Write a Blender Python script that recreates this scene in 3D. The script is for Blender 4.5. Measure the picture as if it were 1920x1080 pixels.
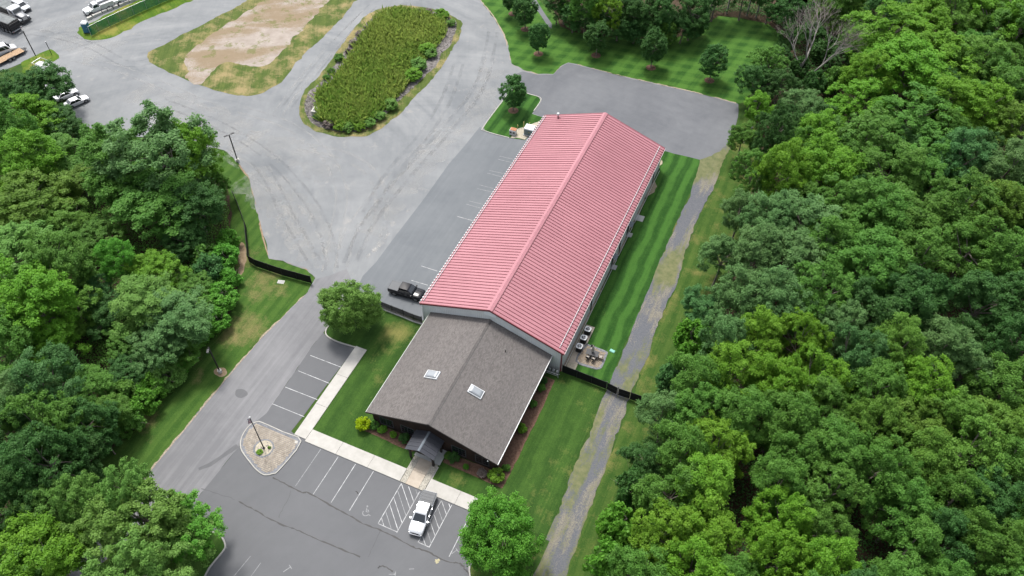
import bpy, bmesh, math, random
import numpy as np
from mathutils import Vector, Matrix, Euler

for o in list(bpy.data.objects):
    bpy.data.objects.remove(o, do_unlink=True)
SC = bpy.context.scene
COL = SC.collection
R = math.radians
rnd = random.Random(11)

# ------------------------------------------------------------------ camera
cam = bpy.data.cameras.new('drone_camera')
cam.sensor_fit = 'HORIZONTAL'; cam.sensor_width = 36.0
cam.lens = 28.486
cam.clip_start = 1.0; cam.clip_end = 6000.0
camo = bpy.data.objects.new('drone_camera', cam); COL.objects.link(camo)
camo.matrix_world = Matrix([[0.915203, -0.309362, 0.258262, 45.383351], [0.402973, 0.695987, -0.594319, -39.730005], [0.004113, 0.647995, 0.761634, 98.010695], [0, 0, 0, 1]])
SC.camera = camo
SC.render.resolution_x = 1024; SC.render.resolution_y = 576

# ------------------------------------------------------------------ sky and sun (bright overcast)
SUN_EL, SUN_AZ = 64.0, 135.6          # azimuth counter-clockwise from +X of the direction to the sun
world = bpy.data.worlds.new('World'); SC.world = world; world.use_nodes = True
wn = world.node_tree; wn.nodes.clear()
sky = wn.nodes.new('ShaderNodeTexSky'); sky.sky_type = 'NISHITA'; sky.sun_disc = False
sky.sun_elevation = R(SUN_EL); sky.sun_rotation = R(90 - SUN_AZ)
sky.air_density = 1.0; sky.dust_density = 4.0; sky.ozone_density = 1.0
hsv = wn.nodes.new('ShaderNodeHueSaturation'); hsv.inputs['Saturation'].default_value = 0.38
bg = wn.nodes.new('ShaderNodeBackground'); bg.inputs['Strength'].default_value = 0.13
wo = wn.nodes.new('ShaderNodeOutputWorld')
wn.links.new(sky.outputs[0], hsv.inputs['Color']); wn.links.new(hsv.outputs[0], bg.inputs[0]); wn.links.new(bg.outputs[0], wo.inputs[0])
sl = bpy.data.lights.new('sun', 'SUN'); sl.energy = 1.9; sl.angle = R(12); sl.color = (1.0, 0.96, 0.9)
so = bpy.data.objects.new('sun', sl); COL.objects.link(so)
sd = Vector((math.cos(R(SUN_AZ))*math.cos(R(SUN_EL)), math.sin(R(SUN_AZ))*math.cos(R(SUN_EL)), math.sin(R(SUN_EL))))
so.rotation_euler = sd.to_track_quat('Z', 'Y').to_euler(); so.location = (0, 0, 120)
SC.view_settings.view_transform = 'Standard'; SC.view_settings.look = 'None'
SC.view_settings.exposure = 1.33; SC.view_settings.gamma = 1.0
SC.view_settings.use_curve_mapping = False
SC.render.engine = 'CYCLES'
SC.cycles.max_bounces = 6; SC.cycles.diffuse_bounces = 3; SC.cycles.transparent_max_bounces = 24

# ------------------------------------------------------------------ site survey: metres, x across the barn, y along its ridge
SITE = {
 'yard': [(-16.88, 22.4), (-17.56, 25.76), (-19.8, 26.89), (-24.34, 26.78), (-26.67, 26.39), (-28.25, 27.91), (-30.9, 30.49), (-36.05, 35.94), (-41.83, 41.66), (-45.58, 43.79), (-50.08, 45.71), (-60.17, 44.57), (-72.0, 41.0), (-78.59, 40.85), (-82.91, 42.68), (-90.33, 47.4), (-96.31, 51.03), (-102.09, 56.74), (-104.72, 53.02), (-106.9, 47.3), (-109.22, 41.28), (-145.48, 46.11), (-153.29, 72.55), (-116.42, 89.13), (-91.38, 103.16), (-53.78, 111.86), (-32.29, 116.25), (-29.19, 112.56), (-23.63, 107.71), (-18.43, 101.91), (-14.53, 95.95), (-12.66, 92.55), (-9.55, 91.47), (-5.97, 91.44), (-3.35, 92.82), (-2.81, 95.93), (-1.98, 97.75), (0.32, 97.95), (11.9, 98.03), (25.66, 98.68), (33.8, 98.51), (34.8, 93.45), (35.2, 87.14), (33.74, 80.14), (30.15, 78.54), (24.7, 78.74), (12.06, 76.81), (6.88, 68.16), (6.91, 32.02), (2.18, 25.26), (-5.02, 24.71), (-11.43, 23.86), (-10.35, 19.01), (-12.18, 18.88)],
 'rear_lot': [(-3.28, 92.65), (-2.74, 95.75), (-1.91, 97.58), (0.38, 97.77), (11.95, 97.85), (25.71, 98.51), (33.84, 98.34), (34.8, 93.45), (35.2, 87.14), (35.34, 82.5), (31.05, 78.94), (24.7, 78.74), (12.06, 76.81), (0.93, 78.86), (-2.0, 79.19), (-1.97, 83.47), (-3.15, 84.65), (-5.23, 84.67), (-8.56, 85.12), (-10.75, 89.3), (-9.4, 91.13), (-5.9, 91.27)],
 'side_parking': [(-9.72, 71.25), (-9.97, 64.78), (-10.35, 59.34), (-10.18, 48.64), (-10.33, 39.37), (-10.32, 32.76), (-10.77, 29.27), (-10.14, 26.24), (-5.85, 25.16), (2.27, 25.07), (5.38, 31.34), (5.76, 70.96), (-0.26, 71.14), (-3.25, 70.49), (-7.59, 70.28)],
 'drive': [(-20.22, -34.84), (-18.76, -27.34), (-18.81, -14.23), (-18.97, -11.94), (-18.83, -5.51), (-18.72, 3.67), (-18.45, 11.1), (-18.04, 14.92), (-17.5, 19.16), (-16.92, 23.22), (-17.28, 25.63), (-13.9, 29.51), (-10.14, 26.24), (-10.3, 22.02), (-10.46, 19.19), (-10.36, 17.21), (-10.52, 14.08), (-9.98, 1.68), (-11.16, -1.93), (-10.37, -4.47), (-10.71, -12.71), (-11.27, -20.37), (-11.13, -30.82)],
 'front_parking': [(-9.63, 16.65), (-7.77, 16.38), (-4.45, 16.56), (-5.2, 0.62), (-4.11, 0.28), (-2.65, 0.57), (24.26, 1.56), (28.11, 0.49), (31.7, -3.58), (34.45, -13.91), (-5.15, -31.4), (-11.57, -18.99), (-10.71, -12.71), (-10.37, -4.47), (-11.16, -1.93), (-9.98, 1.68), (-10.52, 14.08), (-10.4, 16.98)],
 'path': [(31.23, 79.02), (31.5, 78.01), (31.97, 69.2), (31.83, 63.01), (31.9, 56.4), (31.87, 50.5), (32.06, 45.6), (32.04, 39.67), (32.11, 33.54), (32.33, 26.82), (32.2, 23.27), (32.46, 18.15), (32.29, 16.5), (32.39, 10.12), (32.72, 4.5), (32.69, 0.06), (32.9, -3.05), (33.19, -7.87), (33.26, -11.2), (36.57, -11.05), (36.68, -2.82), (36.61, 1.95), (36.42, 7.34), (36.27, 13.99), (36.12, 18.84), (35.76, 23.87), (35.66, 27.79), (35.85, 33.06), (35.52, 39.5), (35.78, 47.25), (35.51, 53.4), (35.07, 59.16), (35.11, 64.04), (35.39, 71.93), (35.19, 78.37), (35.51, 85.07), (35.2, 87.14), (33.36, 81.61)],
 'right_verge': [(35.2, 87.14), (35.19, 78.37), (35.39, 71.93), (35.11, 64.04), (35.51, 53.4), (35.78, 47.25), (35.52, 39.5), (35.66, 27.79), (36.12, 18.84), (36.42, 7.34), (36.68, -2.82), (36.57, -11.05), (43.37, -8.05), (42.1, 5.52), (42.62, 22.65), (43.03, 41.15), (42.35, 68.69), (40.12, 91.4), (35.44, 98.31)],
 'rear_lawn': [(-37.65, 124.54), (-29.19, 112.56), (-23.63, 107.71), (-18.43, 101.91), (-14.53, 95.95), (-12.66, 92.55), (-9.55, 91.47), (-5.97, 91.44), (-3.35, 92.82), (-2.81, 95.93), (-1.98, 97.75), (0.32, 97.95), (11.9, 98.03), (25.66, 98.68), (33.8, 98.51), (37.38, 108.82), (38.45, 124.04), (32.91, 129.52), (26.44, 129.21), (22.1, 128.22), (18.53, 119.15), (14.79, 114.77), (3.51, 110.62), (-4.58, 109.25), (-8.31, 109.88), (-13.09, 114.85), (-19.0, 119.65), (-28.35, 128.72)],
 'back_track': [(-22.54, 123.24), (-19.0, 119.65), (-16.87, 117.08), (-13.66, 113.38), (-10.52, 110.05), (-9.91, 108.24), (-11.06, 108.88), (-14.55, 112.74), (-17.23, 115.44), (-20.68, 118.9)],
 'side_lawn': [(24.3, 78.39), (24.7, 78.74), (31.23, 79.02), (31.5, 78.01), (31.97, 69.2), (31.83, 63.01), (31.9, 56.4), (31.87, 50.5), (32.06, 45.6), (32.04, 39.67), (32.11, 33.54), (32.33, 26.82), (32.16, 25.23), (25.31, 25.24), (25.36, 29.47), (25.5, 42.08), (25.71, 60.57), (25.17, 69.98)],
 'building_strip': [(24.78, 76.14), (25.3, 75.08), (24.84, 73.28), (25.17, 70.29), (26.11, 68.86), (26.09, 67.33), (25.21, 65.15), (25.38, 60.42), (25.23, 53.43), (25.24, 42.81), (25.39, 35.57), (25.56, 31.18), (25.95, 27.92), (26.07, 26.09), (25.27, 25.12), (24.07, 25.2), (24.12, 36.15), (24.32, 74.32)],
 'front_lawn': [(-10.2, 19.08), (-10.28, 17.69), (-9.56, 16.69), (-7.57, 16.36), (-4.45, 16.56), (-2.68, 16.81), (-2.88, 2.11), (-1.69, 2.0), (12.24, 1.97), (12.01, 6.34), (15.35, 6.04), (15.55, 1.9), (25.11, 1.69), (29.97, 1.32), (32.69, 0.06), (32.72, 4.5), (32.39, 10.12), (32.29, 16.5), (32.46, 18.15), (32.2, 23.27), (32.2, 24.65), (25.31, 25.03), (21.21, 23.93), (3.73, 23.69), (2.47, 24.7), (-5.02, 24.71), (-10.67, 24.2)],
 'left_verge': [(-20.73, -31.02), (-18.76, -27.34), (-18.81, -14.23), (-18.97, -11.94), (-18.83, -5.51), (-18.72, 3.67), (-18.45, 11.1), (-18.04, 14.92), (-17.5, 19.16), (-16.92, 23.22), (-17.56, 25.76), (-19.8, 26.89), (-24.34, 26.78), (-26.67, 26.39), (-28.25, 27.91), (-30.9, 30.49), (-36.05, 35.94), (-41.83, 41.66), (-45.58, 43.79), (-50.08, 45.71), (-60.17, 44.57), (-72.0, 41.0), (-78.59, 40.85), (-82.91, 42.68), (-86.66, 41.0), (-76.78, 37.5), (-56.23, 35.24), (-45.76, 39.91), (-38.57, 32.66), (-35.42, 27.79), (-28.84, 20.99), (-27.31, 18.61), (-25.12, 12.91), (-26.1, 3.98), (-25.05, -8.72), (-26.45, -14.4), (-26.95, -21.11), (-27.25, -29.64)],
 'dry_edge_left': [(-28.84, 20.99), (-29.2, 23.34), (-31.16, 26.35), (-32.81, 27.61), (-32.86, 26.65)],
 'field': [(-55.97, 108.22), (-54.84, 101.04), (-53.84, 92.98), (-53.59, 83.91), (-53.38, 76.42), (-52.72, 70.53), (-53.08, 65.41), (-54.66, 62.2), (-57.83, 60.4), (-62.06, 60.04), (-66.5, 60.38), (-71.12, 60.69), (-76.5, 61.51), (-80.49, 62.2), (-83.67, 64.35), (-83.07, 67.85), (-82.07, 71.82), (-79.59, 81.43), (-77.24, 90.99), (-76.58, 101.61)],
 'field_dirt': [(-60.5, 106.19), (-60.36, 98.56), (-59.8, 91.49), (-59.05, 82.58), (-58.41, 75.44), (-59.15, 71.33), (-61.44, 69.9), (-64.1, 69.53), (-66.14, 69.04), (-67.49, 67.6), (-67.45, 64.55), (-66.73, 60.68), (-71.23, 60.84), (-71.68, 63.26), (-73.71, 64.82), (-75.74, 66.0), (-76.46, 68.64), (-76.35, 73.49), (-75.46, 81.64), (-73.38, 92.72), (-72.03, 103.66)],
 'yard_strip': [(-102.88, 65.2), (-101.17, 64.16), (-98.95, 63.81), (-96.21, 64.82), (-94.6, 67.1), (-93.49, 71.7), (-92.09, 77.01), (-90.07, 81.77), (-88.59, 85.89), (-86.49, 94.51), (-95.51, 90.46), (-99.81, 80.86), (-101.9, 74.53), (-103.23, 68.49), (-103.76, 66.63)],
 'yard_patch': [(-105.36, 51.48), (-104.79, 53.83), (-104.36, 56.37), (-103.55, 57.81), (-100.24, 56.93), (-99.15, 55.94), (-99.61, 54.47), (-100.94, 51.4), (-102.02, 48.88)],
 'pond': [(-28.23, 100.95), (-29.49, 102.72), (-32.9, 104.27), (-38.13, 104.83), (-44.13, 103.36), (-47.42, 100.66), (-49.24, 97.18), (-49.3, 92.67), (-48.14, 82.62), (-46.76, 73.19), (-46.55, 67.36), (-45.0, 62.92), (-42.85, 60.21), (-40.73, 58.46), (-37.37, 57.51), (-32.92, 57.93), (-28.63, 59.5), (-27.13, 61.9), (-26.17, 65.33), (-25.5, 72.01), (-25.19, 82.84), (-26.37, 94.56)],
 'riprap': [(-29.19, 100.52), (-30.97, 102.52), (-34.0, 103.3), (-38.71, 103.36), (-43.38, 101.99), (-46.1, 99.55), (-47.72, 96.43), (-47.69, 91.77), (-46.49, 82.07), (-45.18, 72.7), (-45.19, 66.81), (-43.96, 63.02), (-41.9, 60.81), (-39.7, 59.28), (-36.88, 58.6), (-33.13, 59.22), (-29.98, 60.8), (-28.94, 63.02), (-28.08, 66.63), (-27.68, 72.73), (-26.88, 82.09), (-27.41, 94.09)],
 'reeds': [(-41.58, 63.52), (-38.67, 60.1), (-33.92, 59.74), (-29.82, 61.92), (-28.83, 66.29), (-28.31, 74.74), (-29.03, 85.23), (-29.81, 96.58), (-32.68, 101.75), (-37.97, 102.48), (-43.06, 101.4), (-45.99, 97.68), (-45.78, 90.79), (-44.15, 80.56), (-43.02, 71.67), (-43.07, 66.61)],
 'rear_island': [(-5.16, 84.51), (-3.18, 84.44), (-2.23, 83.54), (-2.22, 78.91), (0.21, 78.72), (-0.26, 71.14), (-3.25, 70.49), (-8.34, 70.46), (-9.07, 71.54), (-9.05, 79.93), (-8.71, 84.66)],
 'equipment_bed': [(-3.07, 70.57), (-0.26, 71.14), (0.08, 77.41), (-1.81, 74.78), (-3.35, 73.22)],
 'flag_island': [(-2.98, -0.12), (-3.23, -4.97), (-3.71, -5.87), (-4.72, -6.48), (-6.14, -6.26), (-7.46, -5.73), (-9.56, -4.73), (-10.59, -3.67), (-11.07, -2.16), (-10.95, -0.73), (-10.39, -0.01), (-9.67, 0.22), (-6.09, 0.14)],
 'sidewalk_left': [(-4.45, 16.56), (-2.68, 16.81), (-2.88, 2.11), (-4.7, 0.66)],
 'patio': [(26.72, 31.04), (27.27, 31.18), (30.0, 31.1), (30.34, 30.4), (30.4, 28.11), (30.02, 27.54), (29.28, 27.31), (26.37, 27.48)],
 'mulch_front': [(4.09, 5.85), (4.13, 6.52), (10.74, 6.41), (10.86, 5.11)],
 'corner_island': [(-13.44, -16.72), (-6.84, -15.67), (-4.67, -15.71), (-3.69, -16.26), (-3.31, -16.99), (-3.53, -19.15), (-3.42, -20.55), (-1.84, -28.02), (-17.05, -34.74), (-16.88, -27.21)],
 'corner_island_right': [(28.11, 0.49), (26.08, -1.57), (25.45, -4.49), (25.74, -7.08), (27.11, -9.17), (32.12, -11.71), (33.2, -2.91), (33.25, 0.46)],
 'left_wood': [(-187.54, 46.53), (-106.19, 46.61), (-86.66, 41.0), (-76.78, 37.5), (-56.23, 35.24), (-45.76, 39.91), (-38.57, 32.66), (-35.42, 27.79), (-28.84, 20.99), (-27.31, 18.61), (-25.12, 12.91), (-26.1, 3.98), (-25.05, -8.72), (-26.45, -14.4), (-26.95, -21.11), (-27.25, -29.64), (-27.72, -34.11), (-80.9, -40.89), (-149.71, -16.84)],
 'right_wood': [(35.44, 98.31), (40.12, 91.4), (42.35, 68.69), (42.5, 43.17), (41.66, 29.94), (41.0, 19.19), (40.49, 10.37), (39.87, 3.77), (40.18, -4.78), (41.57, -12.02), (103.21, 6.37), (130.7, 82.34), (129.98, 211.43), (34.67, 157.05), (38.45, 124.04), (37.38, 108.82)],
 'top_wood': [(-21.77, 126.24), (-8.31, 109.88), (-4.58, 109.25), (3.51, 110.62), (14.79, 114.77), (18.53, 119.15), (22.1, 128.22), (26.44, 129.21), (32.91, 129.52), (38.45, 124.04), (46.37, 162.31), (29.35, 184.96), (-29.87, 145.52)],
 'fence_left': [(-40.48, 35.88), (-37.79, 33.72), (-34.24, 30.64), (-29.12, 24.4), (-27.62, 24.04), (-22.56, 24.15), (-17.33, 24.62)],
 'fence_mid': [(-6.25, 24.87), (-4.66, 24.75), (-2.73, 24.68), (-0.74, 24.64), (1.08, 24.54), (2.52, 24.61)],
 'fence_right': [(25.34, 24.94), (32.17, 24.74)],
 'gate_right': [(32.17, 24.74), (33.96, 24.45), (35.86, 24.5)],
 'fence_right_b': [(35.86, 24.5), (38.71, 24.51)],
 'yard_fence': [(-99.09, 65.09), (-98.79, 67.03), (-97.27, 72.32), (-95.35, 78.43), (-92.23, 87.29)],
 'kerb_lot_tree': [(-10.02, 21.56), (-10.2, 19.08), (-10.28, 17.69), (-9.56, 16.69), (-7.57, 16.36), (-4.45, 16.56)],
 'kerb_corner': [(-7.26, -15.55), (-5.98, -15.6), (-4.67, -15.71), (-3.69, -16.26), (-3.31, -16.99), (-3.53, -19.15), (-3.42, -20.55), (-2.43, -26.31)],
 'kerb_corner_right': [(24.76, -4.43), (25.4, -6.36), (26.23, -7.8), (27.68, -9.62)],
 'blocks': [(-104.16, 70.17), (-103.86, 71.49), (-103.53, 72.47), (-103.15, 73.72), (-102.68, 74.9), (-102.23, 76.19), (-101.67, 77.55), (-101.3, 78.7), (-100.67, 79.73)],
 'stripes_left_a': [(-9.84, 12.6), (-4.53, 12.62), (-9.92, 9.54), (-4.64, 9.51), (-10.06, 6.4), (-4.71, 6.46), (-10.11, 3.29), (-4.84, 3.32)],
 'stripes_front_a': [(0.03, 0.05), (-0.05, -6.09), (2.8, -0.01), (2.71, -6.16), (5.5, -0.07), (5.46, -6.16), (8.23, 0.02), (8.21, -6.14), (12.47, -0.13), (12.45, -6.2), (15.22, -0.16), (15.21, -6.3), (18.38, -0.16), (18.27, -6.32), (19.89, -0.17), (19.84, -6.38), (22.65, -0.19), (22.64, -6.41)],
 'stripes_side': [(-3.22, 31.64), (-0.33, 31.81), (-3.19, 35.04), (-0.21, 35.09), (-2.96, 47.66), (-0.09, 47.81), (-2.86, 51.02), (-0.03, 51.12), (-2.78, 51.94), (-0.0, 52.15), (-2.77, 55.38), (-0.09, 55.67), (-2.84, 56.42), (-0.09, 56.57), (-2.85, 59.82), (-0.07, 59.97), (-2.8, 60.64), (-0.07, 60.91), (-2.66, 64.07), (-0.07, 64.25), (-2.76, 65.0), (-0.07, 65.23)],
 'cracks': [(-3.44, -6.26), (-1.89, -6.32), (-0.58, -6.41), (1.29, -6.5), (1.76, -6.21), (3.44, -6.28), (6.05, -6.58), (8.54, -6.75), (10.66, -7.0), (13.07, -6.86), (15.65, -6.95), (18.01, -7.11), (19.79, -6.93), (21.49, -7.06), (23.15, -6.99), (24.08, -6.65), (24.74, -6.8), (25.15, -7.05), (25.77, -7.28), (26.03, -7.67)],
 'cracks_b': [(-5.51, -10.89), (-4.04, -10.97), (-2.76, -11.04), (-0.17, -11.24), (2.61, -11.18), (2.96, -11.1), (4.71, -11.1), (6.88, -11.05), (9.95, -10.98), (12.56, -10.87)],
 'cracks_c': [(15.38, -11.16), (15.4, -10.93), (16.03, -10.73), (17.22, -10.85)],
 'cracks_d': [(-0.28, -6.86), (0.02, -7.55), (0.25, -9.47), (0.43, -10.58)],
 'cracks_e': [(13.16, -6.9), (13.36, -8.72), (13.5, -10.52)],
 'cracks_f': [(7.53, -3.48), (8.05, -3.67)],
 'cracks_g': [(-11.06, -11.38), (-8.6, -11.04), (-6.15, -10.93)],
 'misc_marks': [(10.29, -5.58), (22.97, -5.59), (21.56, -7.48), (19.15, -9.64), (17.26, -11.19), (5.21, -15.87), (0.16, -16.28), (-3.34, -16.63)],
 'tracks': [[(-17.67, 28.47), (-23.3, 33.87), (-31.36, 38.76), (-42.24, 43.05), (-55.32, 46.22), (-69.76, 48.55)], [(-16.1, 28.53), (-21.09, 34.85), (-29.14, 41.23), (-42.18, 47.91), (-56.95, 51.58), (-70.66, 52.77)], [(-14.99, 29.66), (-17.82, 37.68), (-18.14, 49.14), (-16.68, 62.62), (-15.05, 77.62), (-17.31, 92.57)], [(-14.11, 30.69), (-15.99, 39.88), (-16.04, 53.16), (-15.16, 68.47), (-15.38, 83.25), (-20.97, 101.91)], [(-16.34, 27.79), (-20.28, 36.58), (-24.32, 44.87), (-32.32, 52.31), (-43.44, 56.73), (-54.77, 57.08)], [(-18.54, 28.08), (-25.34, 32.96), (-31.28, 37.34), (-37.25, 42.15), (-43.09, 45.87)], [(-12.84, 34.5), (-15.21, 43.06), (-21.29, 50.82), (-29.62, 53.51), (-38.07, 52.24)], [(-80.24, 64.4), (-85.01, 60.18), (-95.13, 62.01), (-104.21, 62.35), (-112.0, 61.11)], [(-57.1, 55.12), (-66.98, 56.3), (-77.28, 57.54), (-87.36, 58.09), (-96.42, 57.16)], [(-22.57, 88.12), (-19.38, 75.69), (-18.32, 63.59), (-18.66, 51.99), (-17.3, 42.13)], [(-47.18, 58.64), (-48.71, 68.34), (-49.89, 82.27), (-50.13, 98.23)], [(-46.71, 60.68), (-48.25, 72.53), (-49.99, 88.9), (-50.17, 100.66)]],
 'dust': [([(-19.43, 30.26), (-25.92, 35.46), (-33.83, 39.14), (-42.27, 41.47)], 7), ([(-14.71, 37.69), (-15.07, 47.5), (-14.57, 58.6), (-14.23, 68.89)], 5), ([(-46.67, 49.24), (-56.95, 51.58), (-67.64, 52.25), (-77.8, 53.39)], 8), ([(-28.29, 47.7), (-36.8, 50.31), (-43.95, 50.45), (-50.77, 48.26)], 6), ([(-10.75, 68.69), (-12.65, 78.69), (-15.21, 89.35)], 5), ([(-23.62, 30.36), (-28.76, 34.9), (-33.02, 38.76)], 3), ([(-91.7, 61.39), (-101.09, 63.75), (-109.84, 66.69)], 9)],
 'spills': [(-11.88, 34.93, 0.5), (-11.8, 36.55, 0.7), (-11.82, 38.02, 0.5), (-11.6, 39.07, 0.35), (-12.18, 41.58, 0.5), (-12.15, 43.0, 0.3), (-12.23, 33.46, 0.4), (-11.33, 45.5, 0.35), (-28.13, 46.22, 0.5), (-27.21, 47.4, 0.3), (-25.98, 37.69, 0.5), (-10.66, 59.53, 0.3), (-23.97, 102.86, 0.5)],
 'silver_pickup': [(17.6, -5.78), (16.85, -0.43)],
 'black_pickup': [(0.54, 29.06), (-4.6, 28.7)],
 'blue_car': [(5.72, -17.65), (5.92, -20.61)],
 'suv': [(-118.47, 66.85), (-125.31, 68.17)],
 'truck_tractor': [(-115.37, 63.28), (-126.13, 65.11)],
 'dump_truck': [(-132.32, 60.88), (-114.2, 59.67)],
 'van': [(-109.75, 54.82), (-112.48, 49.55)],
 'flatbed': [(-107.66, 55.54), (-109.29, 48.48)],
 'service_a': [(-105.94, 70.8), (-103.65, 76.17)],
 'service_b': [(-103.31, 76.81), (-101.14, 82.78)],
 'car_a': [(-90.42, 49.69), (-91.78, 46.75)],
 'car_b': [(-87.4, 48.52), (-88.71, 45.26)],
 'car_c': [(-83.86, 47.62), (-85.42, 43.93)],
 'frame_trailer': [(-95.12, 51.56), (-102.18, 52.08)],
 'toilet': [(-100.99, 66.04)],
 'poles': [(-20.19, 4.74), (-45.85, 44.16), (-104.12, 54.34), (-101.9, 56.4), (-7.08, -3.1), (37.79, 91.76)],
 'lawn_trees': [(-8.86, 98.27), (2.42, 102.68), (14.3, 103.17), (26.5, 103.76), (-15.04, 105.71), (-19.98, 110.31), (-5.89, 78.36)],
 'misc_ground': [(25.7, 30.37), (25.72, 32.02), (25.66, 33.66), (28.48, 29.25), (30.8, 31.46), (24.62, 23.81), (-3.06, 71.78), (-0.04, 72.95), (-2.03, 74.51), (-0.88, 74.67), (-40.2, 61.94), (-22.02, 22.91), (-15.21, 2.93), (-7.08, -3.1)],
 'shrubs': [(3.61, 5.36), (4.92, 6.03), (6.23, 5.96), (8.05, 5.85), (9.85, 5.75), (16.46, 5.91), (17.26, 5.92), (19.28, 5.51), (21.64, 5.53), (23.61, 5.81), (24.23, 7.53), (23.87, 13.78), (23.68, 18.04), (23.69, 20.98), (23.56, 22.32)],
 'canopy': [(11.3, 4.6), (15.54, 4.55), (12.29, 7.37), (12.24, 1.97), (15.55, 1.9), (13.23, 4.04)],
}
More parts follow.
